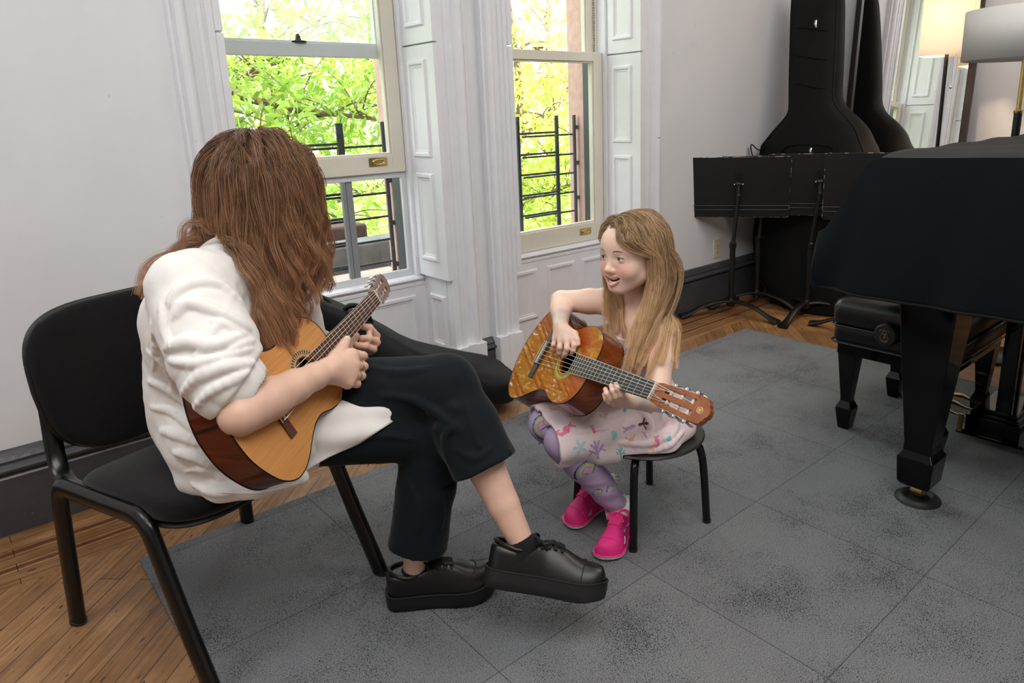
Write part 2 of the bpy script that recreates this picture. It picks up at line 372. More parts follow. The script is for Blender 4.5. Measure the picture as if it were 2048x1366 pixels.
# ------------------------------------------------------------------ skirting boards
BP = [(0, 0), (0.026, 0), (0.026, 0.178), (0.020, 0.186), (0.024, 0.194), (0.036, 0.200), (0.038, 0.208), (0.030, 0.216), (0.022, 0.222), (0.024, 0.232), (0.016, 0.246), (0.010, 0.258), (0, 0.262)]
def skirting(mb, p0, p1, out, hs=1.0):
    p0, p1, out = V(*p0), V(*p1), V(*out)
    mb.loft([[p + d * out + V(0, 0, z * hs) for d, z in BP] for p in (p0, p1)])
b = MB(); skirting(b, (XL, YW, 0), (0.668, YW, 0), (0, -1, 0)); skirting(b, (3.03, YW, 0), (XR, YW, 0), (0, -1, 0)); skirting(b, (1.783, YW, 0), (1.862, YW, 0), (0, -1, 0), 0.73)
o = b.build('baseboard_back', BASEB); o['kind'] = 'structure'
b = MB(); skirting(b, (XR, YF, 0), (XR, YW, 0), (-1, 0, 0)); o = b.build('baseboard_right', BASEB); o['kind'] = 'structure'
b = MB(); skirting(b, (XL, YF, 0), (XL, YW, 0), (1, 0, 0)); o = b.build('baseboard_left', BASEB); o['kind'] = 'structure'

# ------------------------------------------------------------------ casings round the windows
def casing(mb, xi, xo):
    """moulded upright from inner edge xi (window side) to outer edge xo, standing on a plinth block"""
    w = xo - xi; d = 0.06
    pr = [(0, 0), (0, d * 0.72), (0.16, d * 0.76), (0.18, d * 0.62), (0.24, d * 0.62), (0.27, d * 0.80), (0.36, d * 0.80), (0.39, d * 0.62), (0.56, d * 0.50),
          (0.60, d * 0.70), (0.64, d * 0.86), (0.69, d * 0.97), (0.75, d), (0.81, d * 0.95), (0.86, d * 0.80), (0.88, d * 0.55), (0.91, d * 0.50), (0.93, d * 0.62), (1.0, d * 0.60), (1.0, 0)]
    ring = lambda z: [(xi + a * w, YW - dd, z) for a, dd in pr]
    mb.loft([ring(0.19), ring(ZT + 0.14)])
    lo, hi = min(xi, xo), max(xi, xo)
    mb.box((lo - 0.002, YW - 0.068, 0), (hi + 0.002, YW, 0.198)); mb.box((lo + abs(w) * 0.35, YW - 0.074, 0), (lo + abs(w) * 0.62, YW - 0.06, 0.205))
k = 1
for w, (l, r) in ((W1, (0.668, 1.783)), (W2, (1.862, 3.032))):
    b = MB(); casing(b, w[0], l); casing(b, w[1], r)
    b.box((l - 0.03, YW - 0.07, ZT), (r + 0.03, YW, ZT + 0.16)); b.box((l - 0.05, YW - 0.10, ZT + 0.16), (r + 0.05, YW, ZT + 0.2))
    o = b.build('trim_%d' % k, TRIM, smooth=25, bevel=0.002); o['kind'] = 'structure'; k += 1
o = MB().box((XL, YW - 0.1, ZC - 0.12), (XR, YW, ZC)).box((XR - 0.1, YF, ZC - 0.12), (XR, YW - 0.1, ZC)).build('trim_3', TRIM, smooth=0, bevel=0.02); o['kind'] = 'structure'

# ------------------------------------------------------------------ the two sash windows
def leaf(side, x, z0, z1, panels, win):
    """panelled shutter leaf lying in the reveal; side=+1: on the right reveal, facing -x"""
    n = V(-side, 0, 0); b = MB()
    xs = sorted((x, x - side * 0.022)); b.box((xs[0], 2.518, z0), (xs[1], 2.755, z1))
    for (y0, y1, a, c) in panels:
        fr = (V(x - side * 0.022, (y0 + y1) / 2, (a + c) / 2), V(0, -side, 0), V(0, 0, 1), n)
        fr = (fr[0], np.cross(fr[2], n), fr[2], n); b.panel(fr, y1 - y0, c - a)
    s = b.build('shutter', TRIM, win, smooth=20, bevel=0.0015)
    hb = MB()
    for hz in (z0 + 0.10, (z0 + z1) / 2, z1 - 0.10) if z1 - z0 < 1.1 else (z0 + 0.12, z1 - 0.12):
        hb.tube([(x - side * 0.024, 2.757, hz - 0.022), (x - side * 0.024, 2.757, hz + 0.022)], 0.005, 8)
    hb.build('hinge', TRIM, s)
def sash(win, name, x0, x1, z0, z1, y0, y1, bot, top, st, mat, pane=None):
    b = MB(); b.box((x0, y0, z0), (x0 + st, y1, z1)); b.box((x1 - st, y0, z0), (x1, y1, z1)); b.box((x0 + st, y0, z0), (x1 - st, y1, z0 + bot)); b.box((x0 + st, y0, z1 - top), (x1 - st, y1, z1))
    # stepped glazing bead on the room side
    i = 0.008
    b.box((x0 + st, y0 + 0.008, z0 + bot), (x0 + st + i, y1, z1 - top)); b.box((x1 - st - i, y0 + 0.008, z0 + bot), (x1 - st, y1, z1 - top))
    b.box((x0 + st + i, y0 + 0.008, z0 + bot), (x1 - st - i, y1, z0 + bot + i)); b.box((x0 + st + i, y0 + 0.008, z1 - top - i), (x1 - st - i, y1, z1 - top))
    s = b.build(name, mat, win, smooth=0, bevel=0.003)
    MB().box((x0 + st, (y0 + y1) / 2, z0 + bot), (x1 - st, (y0 + y1) / 2 + 0.004, z1 - top)).build('glass_pane', pane or GLASS, s, smooth=0)
    return s
def lift(s, xc, zc, y):
    fr = (V(xc, y, zc), V(1, 0, 0), V(0, 0, 1), V(0, -1, 0)); b = MB()
    b.prism(round_rect(0.086, 0.036, 0.003), fr, -0.002, 0.0025)
    rim = spline([(xc + 0.026 * math.cos(a) * (1 if abs(math.cos(a)) < .7 else 1), y - 0.005, zc + 0.010 * math.sin(a)) for a in np.linspace(0, 2 * math.pi, 12, endpoint=False)], 3, True)
    b.tube(list(rim) + [rim[0]], 0.0028, 6)
    b.sphere((xc + 0.036, y - 0.003, zc), 0.003)
    b.build('sash_lift', BRASS, s)
def window(idx, w, raised):
    win = struct('window_%d' % idx, ((w[0] + w[1]) / 2, 2.78, 0.47))
    x0, x1 = w; b = MB()
    # box frame, stops and stool
    for x, sd in ((x0, -1), (x1, 1)):
        lo, hi = sorted((x, x - sd * 0.036)); b.box((lo, 2.755, 0.47), (hi, 2.775, ZT)); lo, hi = sorted((x + sd * 0.02, x - sd * 0.034)); b.box((lo, 2.775, 0.47), (hi, 2.84, ZT))
        lo, hi = sorted((x, x - sd * 0.040)); b.box((lo, 2.822, 0.47), (hi, 2.830, ZT))
    b.box((x0, 2.755, ZT - 0.05), (x1, 2.93, ZT))
    b.build('jamb', TRIM, win, smooth=0, bevel=0.003)
    b = MB()
    for x, sd in ((x0, -1), (x1, 1)):
        lo, hi = sorted((x + sd * 0.02, x - sd * 0.012)); b.box((lo, 2.84, 0.47), (hi, 2.955, ZT))
    b.build('outer_frame', IRON, win, smooth=0, bevel=0.003)
    b = MB(); pr = [(2.80, 0.455), (2.80, 0.500), (2.765, 0.500), (2.748, 0.494), (2.742, 0.486), (2.748, 0.478), (2.758, 0.474), (2.752, 0.468), (2.752, 0.455)]
    b.loft([[(x, y, z) for y, z in pr] for x in (x0, x1)]); b.box((x0, 2.80, 0.44), (x1, 2.93, 0.492)); b.build('sill', TRIM, win, smooth=25)
    # panelled apron below, panelled reveals, shutters
    b = MB(); b.box((x0, 2.755, 0), (x1, 2.80, 0.456))
    pw = [(x0 + 0.05, x0 + 0.355), (x1 - 0.365, x1 - 0.052)] if idx == 1 else [(x0 + 0.055, x0 + 0.31), (x0 + 0.375, x0 + 0.575), (x0 + 0.625, x1 - 0.055)]
    for a, c in pw: b.panel((V((a + c) / 2, 2.755, 0.283), V(1, 0, 0), V(0, 0, 1), V(0, -1, 0)), c - a, 0.265)
    b.build('apron', TRIM, win, smooth=20)
    for x, sd in ((x0, -1), (x1, 1)):
        b = MB(); lo, hi = sorted((x, x + sd * 0.02)); b.box((lo, 2.572, 0), (hi, 2.755, 0.502)); b.box((lo, 2.572, 0.502), (hi, 2.755, ZT))
        n = V(-sd, 0, 0); b.panel((V(x, 2.647, 0.30), np.cross(V(0, 0, 1), n), V(0, 0, 1), n), 0.125, 0.245); b.build('reveal', TRIM, win, smooth=20)
        leaf(sd, x, 0.506, 1.477, ((2.577, 2.716, 0.578, 0.962), (2.577, 2.716, 1.026, 1.422)), win)
        leaf(sd, x, 1.483, ZT - 0.02, ((2.572, 2.714, 1.546, 2.02), (2.572, 2.714, 2.08, 2.46)), win)
    if raised:
        lower = sash(win, 'lower_sash', x0 + 0.036, x1 - 0.036, 0.965, 1.98, 2.778, 2.816, 0.078, 0.045, 0.060, SASH)
        up = sash(win, 'upper_sash', x0 + 0.040, x1 - 0.040, 1.438, 2.5, 2.832, 2.868, 0.052, 0.06, 0.048, TRIM, VEILED)
        lift(lower, 1.468, 1.014, 2.778)
        # sash lock on the meeting rail
        MB().lathe([(0.030, 0), (0.030, 0.006), (0.012, 0.010), (0.008, 0.026), (0.004, 0.032)], frame((1.208, 2.846, 1.490), (1, 0, 0), (0, 0, 1)), 16).build('sash_lock', DARKMETAL, up)
        # sliding screen wedged under the raised sash
        fx0, fx1 = x0 + 0.034, x1 - 0.034; b = MB()
        b.box((fx0, 2.792, 0.940), (fx1, 2.812, 0.963)); b.box((fx0, 2.792, 0.500), (fx1, 2.812, 0.528)); b.box((fx0, 2.792, 0.528), (fx0 + 0.02, 2.812, 0.940)); b.box((fx1 - 0.02, 2.792, 0.528), (fx1, 2.812, 0.940))
        sc = b.build('screen_frame', ALU, win, smooth=0, bevel=0.002)
        b = MB(); b.box((1.302, 2.795, 0.528), (1.318, 2.815, 0.940)); b.box((1.322, 2.800, 0.528), (1.350, 2.822, 0.940)); b.build('mullion', ALUG, sc, smooth=0, bevel=0.0015)
        MB().box((fx0 + 0.02, 2.803, 0.528), (1.302, 2.806, 0.940)).box((1.350, 2.808, 0.528), (fx1 - 0.02, 2.811, 0.940)).build('glass_pane', GLASS, sc, smooth=0)
    else:
        lower = sash(win, 'lower_sash', x0 + 0.036, x1 - 0.036, 0.502, 1.494, 2.778, 2.816, 0.098, 0.046, 0.062, SASH)
        up = sash(win, 'upper_sash', x0 + 0.040, x1 - 0.040, 1.448, 2.5, 2.832, 2.868, 0.046, 0.06, 0.052, SASH)
        lift(lower, 2.683, 0.557, 2.778)
        b = MB(); fr = frame((2.39, 2.797, 1.494), (1, 0, 0), (0, 0, 1))
        b.lathe([(0.020, 0), (0.020, 0.004), (0.010, 0.008), (0.008, 0.014), (0.002, 0.016)], fr, 14); b.tube([(2.365, 2.797, 1.506), (2.425, 2.79, 1.508)], [0.004, 0.007], 8); b.build('sash_lock', BRASS, lower)
        # sash chain hanging in its groove
        b = MB()
        for i in range(70): b.sphere((x1 - 0.045, 2.826, 1.50 + i * 0.0125), (0.0045, 0.003, 0.006), n=6, m=4)
        b.build('sash_chain', BRASS, up)
    return win
window(1, W1, True); window(2, W2, False)

# iron guards outside
def guard(x0, x1, xp, label):
    g = thing('window_guard', label, 'window guard', ((x0 + x1) / 2, 3.0, 0.47), 'iron guards outside the windows')
    for x, y in ((x0, 3.0), (xp - 0.012, 3.0), (xp + 0.012, 3.022), (x1, 3.022)):
        MB().box((x - 0.009, y - 0.006, 0.463), (x + 0.009, y + 0.006, 1.178)).build('post', IRON, g, smooth=0, bevel=0.002)
    for z in (1.09, 0.980, 0.872, 0.762, 0.652, 0.545):
        MB().box((x0, 2.990, z - 0.006), (xp - 0.01, 2.996, z + 0.005)).build('bar', IRON, g, smooth=0, bevel=0.001)
        MB().box((x0 + 0.05, 3.028, z - 0.024), (x1, 3.034, z - 0.014)).build('bar', IRON, g, smooth=0, bevel=0.001)
    [MB().box((x1 + 0.006, 3.012, z), (x1 + 0.024, 3.034, z + 0.02)).build('bracket', IRON, g, smooth=0) for z in (0.50, 0.7, 0.9, 1.1)]
guard(0.83, 1.635, 1.417, 'black iron bar guard outside the raised sash window with the screen insert')
guard(2.415, 2.845, 2.70, 'black iron bar guard outside the closed window behind the girl')
# ================================================================== furniture materials
BLKFAB = M('black_upholstery', srgb(20, 19, 20), rough=0.95, var=0.15, scale=60, bump=0.6, bscale=700, sheen=0.25, spec=0.2)
BLKMET = M('black_enamel', srgb(9, 9, 10), rough=0.26, var=0.1, scale=30, bump=0.05, bscale=120)
BLKPLA = M('black_plastic', srgb(26, 26, 27), rough=0.5, var=0.1, bump=0.15)
BLKLAQ = M('black_lacquer', srgb(4, 4, 5), rough=0.07, var=0.05, spec=0.35)
LEATHER = M('black_leather', srgb(8, 8, 10), rough=0.30, var=0.15, scale=30, bump=0.15, bscale=300)
COVER = M('quilted_piano_cloth', srgb(9, 14, 18), rough=0.9, var=0.12, scale=5, bump=0.25, bscale=500, sheen=0.08, spec=0.2)
COVERTOP = M('black_lining_cloth', srgb(9, 9, 10), rough=0.95, var=0.15, scale=20, bump=0.2, bscale=300)
NYLON = M('black_nylon', srgb(12, 12, 12), rough=0.7, var=0.18, scale=10, bump=0.5, bscale=420, spec=0.2)
NYLONB = M('navy_black_nylon', srgb(10, 11, 15), rough=0.6, var=0.2, scale=10, bump=0.5, bscale=420, spec=.3)
STAND = M('worn_black_enamel', srgb(11, 11, 12), rough=0.45, var=0.25, scale=18, bump=0.2)
WORNEDGE = M('bare_worn_edge', srgb(196, 190, 184), rough=0.5, var=0.4, scale=70)
chipped(WORNEDGE, 0.47, srgb(30, 29, 29))
RED = M('red_felt', srgb(120, 14, 22), rough=0.9)
GOLD = M('gold_paint', srgb(196, 160, 92), rough=0.4, metal=0.6)
IVORY = M('ivory_plastic', srgb(226, 214, 190), rough=0.4, var=0.04)
FRAMEW = M('dark_brown_frame', srgb(38, 31, 29), rough=0.45, var=0.15, stretch=(8, 8, 1), bump=0.1)

# ------------------------------------------------------------------ rug of carpet tiles
rug = MB().box((0.262, -1.385, 0.0), (3.265, 2.116, 0.007)).build('carpet', CARPET, smooth=0, bevel=0.002)
tag(rug, 'large grey carpet of square tiles with dark flecks lying on the parquet', 'carpet')

# ------------------------------------------------------------------ stacking chair under the woman
CHC, CHF, CHR = V(.41, 1.76, 0), V(.32, -.947, 0), V(-.947, -.32, 0)        # centre, facing, right-hand side
def ch(a, b, z): return CHC + a * CHR + b * CHF + V(0, 0, z)
chair = thing('stacking_chair', 'black stacking chair with upholstered seat and back, on which the woman sits', 'chair', CHC)
for s in (1, -1):
    pts = [ch(s * .247, -.273, 0.0), ch(s * .243, -.262, .15), ch(s * .239, -.250, .30), ch(s * .237, -.243, .350), ch(s * .237, -.228, .374), ch(s * .237, -.195, .383),
           ch(s * .238, -.06, .388), ch(s * .239, .050, .393), ch(s * .240, .092, .391), ch(s * .241, .118, .378), ch(s * .242, .136, .350), ch(s * .245, .205, .175), ch(s * .247, .281, 0.0)]
    pts = spline(pts, 5)
    MB().tube(pts, 0.0205, 18, flat=(0.80, 1.18, CHR)).build('leg_frame', BLKMET, chair)
for b_, z_ in ((-.13, .372), (.05, .376)): MB().tube([ch(-.235, b_, z_), ch(.235, b_, z_)], .011, 10).build('crossbar', BLKMET, chair)
def cushion(fr, w, d, t, r, dish=0.0, waist=0.0, front=0.0):
    """rounded pad: outline w x d in fr's XY, thickness t"""
    o_, X, Y, Z = fr; n = 64; a = np.linspace(0, 2 * math.pi, n, endpoint=False); rings = []
    e = 4.2
    cx = np.sign(np.cos(a)) * np.abs(np.cos(a)) ** (2 / e); sy = np.sign(np.sin(a)) * np.abs(np.sin(a)) ** (2 / e)
    for k, zz in ((0.0, -.5), (.80, -.5), (.94, -.42), (.985, -.25), (1.0, 0), (.985, .25), (.95, .40), (.86, .49), (.6, .51), (.3, .52), (.05, .52)):
        x = k * w / 2 * cx * (1 - waist * (k * sy < 0) * np.abs(sy)); y = k * d / 2 * sy
        z = zz * t - dish * (1 - (2 * x / w) ** 2) * (1 if zz > 0 else .6) - front * np.clip(y / d * 2, 0, 1) ** 2 * .03
        rings.append(o_ + x[:, None] * X + y[:, None] * Y + np.asarray(z)[:, None] * Z)
    return rings
fr = (ch(0, .005, .408), -CHR, CHF, V(0, 0, 1)); fr = frame(ch(0, .000, .405), -CHR, V(0, 0, 1))
b = MB().loft(cushion(fr, .475, .46, .055, .1, dish=.008, front=1.0)); b.build('seat', BLKFAB, chair, smooth=60)
fr = frame(ch(0, .0, .372), -CHR, V(0, 0, 1)); MB().loft(cushion(fr, .46, .44, .022, .1)).build('seat_pan', BLKPLA, chair, smooth=60)
bz = nrm(CHF + V(0, 0, .14)); by = nrm(V(0, 0, 1) - bz * bz[2])
BACKO = ch(0, -.262, .607); fr = (BACKO, np.cross(by, bz), by, bz)
def backpad(t, off, k=1.0):
    o_, X, Y, Z = fr; n = 72; a = np.linspace(0, 2 * math.pi, n, endpoint=False); e = 3.6; rings = []
    cx = np.sign(np.cos(a)) * np.abs(np.cos(a)) ** (2 / e); sy = np.sign(np.sin(a)) * np.abs(np.sin(a)) ** (2 / e)
    for q, zz in ((0.02, -.5), (.85, -.5), (.96, -.40), (1.0, 0), (.97, .38), (.90, .5), (.6, .53), (.3, .54), (.02, .54)):
        y = q * .186 * sy * k; w = .238 * (1 - .13 * np.clip(-sy, 0, 1) ** 1.5); x = q * w * cx * k
        z = zz * t + off + .34 * x ** 2
        rings.append(o_ + x[:, None] * X + y[:, None] * Y + np.asarray(z)[:, None] * Z)
    return rings
back = MB().loft(backpad(.036, 0)).build('backrest', BLKFAB, chair, smooth=60)
MB().loft(backpad(.014, -.026, 1.004)).build('back_shell', BLKPLA, chair, smooth=60)
for s in (1, -1):
    pts = spline([ch(s * .232, -.16, .392), ch(s * .225, -.225, .392), ch(s * .218, -.262, .412), ch(s * .21, -.285, .455), ch(s * .20, -.300, .53), ch(s * .19, -.315, .66)], 5)
    MB().tube(pts, 0.02, 12, flat=(1.0, .32, CHR)).build('back_post', BLKMET, chair)
for p in ((.247, -.273), (-.247, -.273), (.247, .281), (-.247, .281)): MB().tube([ch(p[0], p[1], 0.0), ch(p[0], p[1] * .985, .012)], .0212, 16, flat=(.82, 1.19, CHR)).build('rubber_foot', BLKPLA, chair)

# ------------------------------------------------------------------ child's stool
STC = V(1.455, 1.275, 0)
stool = thing('stool', 'low black round stool with four bent tube legs under the girl', 'stool', STC)
for x, y in ((1.292, 1.171), (1.554, 1.116), (1.604, 1.381), (1.330, 1.440)):
    d = nrm(V(x, y, 0) - STC); r = np.linalg.norm(V(x, y, 0) - STC)
    pts = [V(x, y, .007), STC + d * (r - .012) + V(0, 0, .17), STC + d * (r - .022) + V(0, 0, .232), STC + d * (r - .034) + V(0, 0, .252), STC + d * (r - .06) + V(0, 0, .262), STC + d * .06 + V(0, 0, .262)]
    l = MB().tube(spline(pts, 6), .0115, 14).build('leg', BLKMET, stool)
    MB().tube([V(x, y, .007), V(x, y, .016)], .0125, 14).build('rubber_foot', BLKPLA, l)
MB().lathe([(0.001, .268), (.15, .268), (.172, .272), (.176, .277), (.172, .282), (.14, .282), (.06, .279), (.001, .278)], frame(STC, (1, 0, 0), (0, 0, 1)), 64).build('seat', M('dark_brown_plastic', srgb(40, 37, 36), rough=0.38, var=0.1, bump=0.1), stool, smooth=40)

# ------------------------------------------------------------------ grand piano
piano = thing('grand_piano', 'black lacquered grand piano standing under its cloth cover', 'piano', (2.8, 0.2, 0))
body = [(2.035, 1.02), (3.50, 1.02), (3.50, .35), (3.42, -.1), (3.15, -.38), (2.95, -.62), (2.62, -.78), (2.30, -.70), (2.10, -.45), (2.035, 0)]
pb = [body[0], body[1]] + [tuple(p) for p in spline([V(*p) for p in body[1:]], 5)[1:]]
pc = [(x, min(y, .855)) for x, y in pb]; MB().prism(pc, WORLD, .66, .98).box((2.035, .86, .66), (3.50, 1.02, .785)).build('case', BLKLAQ, piano, smooth=30, bevel=.006)
MB().prism([(y * 0 + x, y) for x, y in [(a * .985 + .04, b_ * .985) for a, b_ in pc]], WORLD, .985, 1.005).build('lid', BLKLAQ, piano, smooth=30, bevel=.004)
MB().box((2.06, .86, .645), (3.48, 1.035, .70)).build('key_bed', BLKLAQ, piano, smooth=0, bevel=.004)
def sq(c, h, z): return [(c[0] + sx * h, c[1] + sy * h, z) for sx, sy in ((-1, -1), (1, -1), (1, 1), (-1, 1))]
for cx_, cy_ in ((2.112, .742), (3.40, .742), (2.65, -.52)):
    c = (cx_, cy_); b = MB()
    b.loft([sq(c, h, z) for h, z in ((.040, .062), (.048, .075), (.052, .135), (.053, .158), (.042, .178), (.040, .20), (.064, .48), (.077, .64), (.079, .665))])
    leg = b.build('leg', BLKLAQ, piano, smooth=0, bevel=.005)
    b = MB(); b.box((cx_ - .004, cy_ - .022, .03), (cx_ + .004 + .012, cy_ - .017, .064)); b.box((cx_ - .004, cy_ + .017, .03), (cx_ + .016, cy_ + .022, .064)); b.tube([(cx_, cy_, .055), (cx_, cy_, .068)], .013, 12)
    b.tube([(cx_ + .006, cy_ - .016, .038), (cx_ + .006, cy_ + .016, .038)], .0205, 24); b.build('caster', BRASS, leg)
ly = MB(); ly.box((2.705, .675, .13), (2.735, .725, .665)); ly.box((2.765, .675, .13), (2.795, .725, .665)); lyre = ly.build('lyre', BLKLAQ, piano, smooth=0, bevel=.006)
b = MB(); b.box((2.62, .62, .055), (2.88, .79, .115)); b.box((2.63, .63, .115), (2.87, .78, .128)); b.box((2.645, .64, .128), (2.855, .77, .142)); b.box((2.60, .60, .045), (2.90, .81, .057)); b.build('lyre_box', BLKLAQ, lyre, smooth=0, bevel=.003)
for x in (2.665, 2.75, 2.835):
    pts = spline([V(x, .78, .083), V(x, .835, .085), V(x, .875, .094), V(x, .91, .092)], 5); k_ = len(pts)
    MB().tube(pts, [.010 + .011 * ss(.35, .8, t) for t in np.linspace(0, 1, k_)], 14, flat=(1, .34, V(1, 0, 0))).build('pedal', BRASS, lyre)
MB().box((2.64, .775, .07), (2.86, .789, .112)).build('felt', RED, lyre, smooth=0)
MB().box((2.598, .79, .052), (2.604, .806, .118)).build('brass_plate', BRASS, lyre, smooth=0)
for cx_, cy_, lb in ((2.118, .742, 'round black caster cup under the near front piano leg'), (3.40, .742, 'round black caster cup under the far front piano leg')):
    c = MB().lathe([(.001, .011), (.036, .011), (.039, .016), (.044, .021), (.052, .019), (.056, .014), (.064, .011), (.066, .007)], frame((cx_, cy_, 0), (1, 0, 0), (0, 0, 1)), 40).build('caster_cup', BLKPLA, None, smooth=40)
    tag(c, lb, 'caster cup', 'caster cups under the piano')
# cloth cover: fitted sheet over lid, key slope and side
def cover():
    rnd = np.random.default_rng(5); yb = -.86
    # profile across the top going from the hem on the -x side, over the top, to the far hem; one profile per y station
    ys = np.concatenate([np.linspace(1.062, .90, 9), np.linspace(.86, yb, 60)])
    G = []
    for y in ys:
        f = ss(1.062, .895, y)                                   # 0 at the key front, 1 on the lid
        top = .818 + (1.048 - .818) * f ** .85 - .004 * math.sin(9 * y)
        hem = .640 + .002 * math.sin(14 * y) + .0015 * math.sin(31 * y + 1)
        row = []
        for u in np.linspace(0, 1, 26):                            # near side, hem upwards
            z = hem + (top - hem) * u; bow = .012 * math.sin(math.pi * u)
            fold = .010 * math.sin(23 * y + 2.0 * u) * (1 - u) ** 1.3 + .006 * math.sin(41 * y + 4 * u) * (1 - u)
            row.append((2.012 - bow - fold + .004 * (1 - u), y, z))
        for x in np.linspace(2.03, 3.50, 26): row.append((x, y, top + .010 * ss(2.03, 2.07, x) + .003 * math.sin(17 * x + 9 * y) * f + .05 * ss(2.2, 3.4, x) * f * 0))
        for u in np.linspace(0, 1, 10): row.append((3.525, y, top + (hem - top) * u))
        G.append(row)
    G = np.array(G)
    # front flap hanging over the key slip
    first = G[0]; flap = [first.copy() for _ in range(8)]
    for i, q in enumerate(np.linspace(1, 0, 8)):
        flap[i][:, 1] += .012 * math.sin(q * 3) ; flap[i][:, 2] = first[:, 2] - (first[:, 2] - (.640 + .006 * np.sin(20 * first[:, 0]))) * q * (first[:, 2] > .66)
    last = G[-1]; tail = [last.copy() for _ in range(8)]
    for i, q in enumerate(np.linspace(0, 1, 8)): tail[i][:, 1] -= .01; tail[i][:, 2] = last[:, 2] - (last[:, 2] - .64) * q
    return np.concatenate([np.array(flap)[:-1], G, np.array(tail)[1:]]), len(flap) - 1
G, nf = cover()
mb = MB().grid(G); o = mb.build('piano_cover', COVER, None, smooth=60, solid=.005)
o.data.materials.append(COVERTOP)
cen = np.array([p.center[:] for p in o.data.polygons]); nn = np.array([p.normal[:] for p in o.data.polygons])
o.data.polygons.foreach_set('material_index', [1 if abs(n[2]) > .8 else 0 for n in nn])
tag(o, 'dark quilted cloth cover draped over the grand piano', 'cover')
hp = [tuple(g) for g in G[nf:-7, 0]]
MB().tube([V(*p) + V(-.003, 0, .004) for p in hp], .0042, 6).build('hem', COVERTOP, o)

# ------------------------------------------------------------------ piano bench
bench = thing('piano_bench', 'black leather piano bench with tapered legs pushed under the piano', 'bench', (2.655, .98, 0))
for cx_, cy_ in ((2.445, 1.138), (2.868, 1.138), (2.868, .82), (2.445, .82)):
    c = (cx_, cy_); MB().loft([sq(c, h, z) for h, z in ((.017, .007), (.021, .012), (.030, .085), (.030, .092), (.019, .118), (.019, .13), (.033, .30), (.034, .36))]).build('leg', BLKLAQ, bench, smooth=0, bevel=.003)
MB().box((2.41, .785, .305), (2.90, 1.175, .365)).build('apron', BLKLAQ, bench, smooth=0, bevel=.004)
def pad(x0, x1, y0, y1, z0, z1, r):
    n = 12; rings = []
    for ins, z in ((r, z0), (.004, z0 + .006), (0, z0 + .016), (0, z1 - r), (r * .3, z1 - r * .35), (r, z1 - .002), (r * 2.2, z1)):
        rings.append([(x, y, z) for x, y in round_rect(x1 - x0 - 2 * ins, y1 - y0 - 2 * ins, max(.03 - ins * .3, .01), 5, (x0 + x1) / 2, (y0 + y1) / 2)])
    return rings
lower = MB().loft(pad(2.392, 2.918, .768, 1.192, .352, .418, .006)).build('seat_box', LEATHER, bench, smooth=50)
top = MB().loft(pad(2.388, 2.922, .764, 1.196, .418, .518, .032)).build('seat', LEATHER, bench, smooth=50)
b = MB()
for z in (.354, .417): b.tube([(x, y, z) for x, y in round_rect(.534, .434, .03, 6, 2.655, .98)] + [(2.655 + .267, .98 + .187, z)], .0035, 6)
b.build('piping', LEATHER, bench)
KC = V(2.385, .985, .425)
for sx in (-1, 1):
    fr = frame(V(2.655 + sx * .268, .985, .425), (0, 1, 0), (sx, 0, 0))
    k_ = MB().lathe([(.010, -.01), (.010, .012), (.036, .012), (.039, .016), (.039, .026), (.035, .031), (.001, .032)], fr, 32).build('knob', BLKPLA, bench, smooth=40)
    if sx < 0:
        b = MB(); o_, X, Y, Z = fr; P3 = lambda u, v: o_ + u * X + v * Y + .0335 * Z
        for s_ in (1, -1):
            b.tube(spline([P3(s_ * .002, .017), P3(s_ * .010, .018), P3(s_ * .014, .010), P3(s_ * .011, .000), P3(s_ * .006, -.012), P3(0, -.019)], 5), .0009, 5)
            b.tube(spline([P3(s_ * .018, -.014), P3(s_ * .012, -.018), P3(s_ * .005, -.017)], 4), .0008, 5)
            b.tube(spline([P3(0, .023), P3(s_ * .006, .021), P3(s_ * .008, .024)], 4), .0009, 5)
        b.tube([P3(*q) for q in round_rect(.009, .015, .003, 3, 0, .001)], .0008, 5); b.tube(spline([P3(-.003, -.004), P3(.003, -.001), P3(-.003, .003), P3(.003, .006)], 3), .0007, 4)
        b.tube([P3(0, -.021), P3(0, -.026)], .0012, 5)
        b.build('emblem', GOLD, k_)

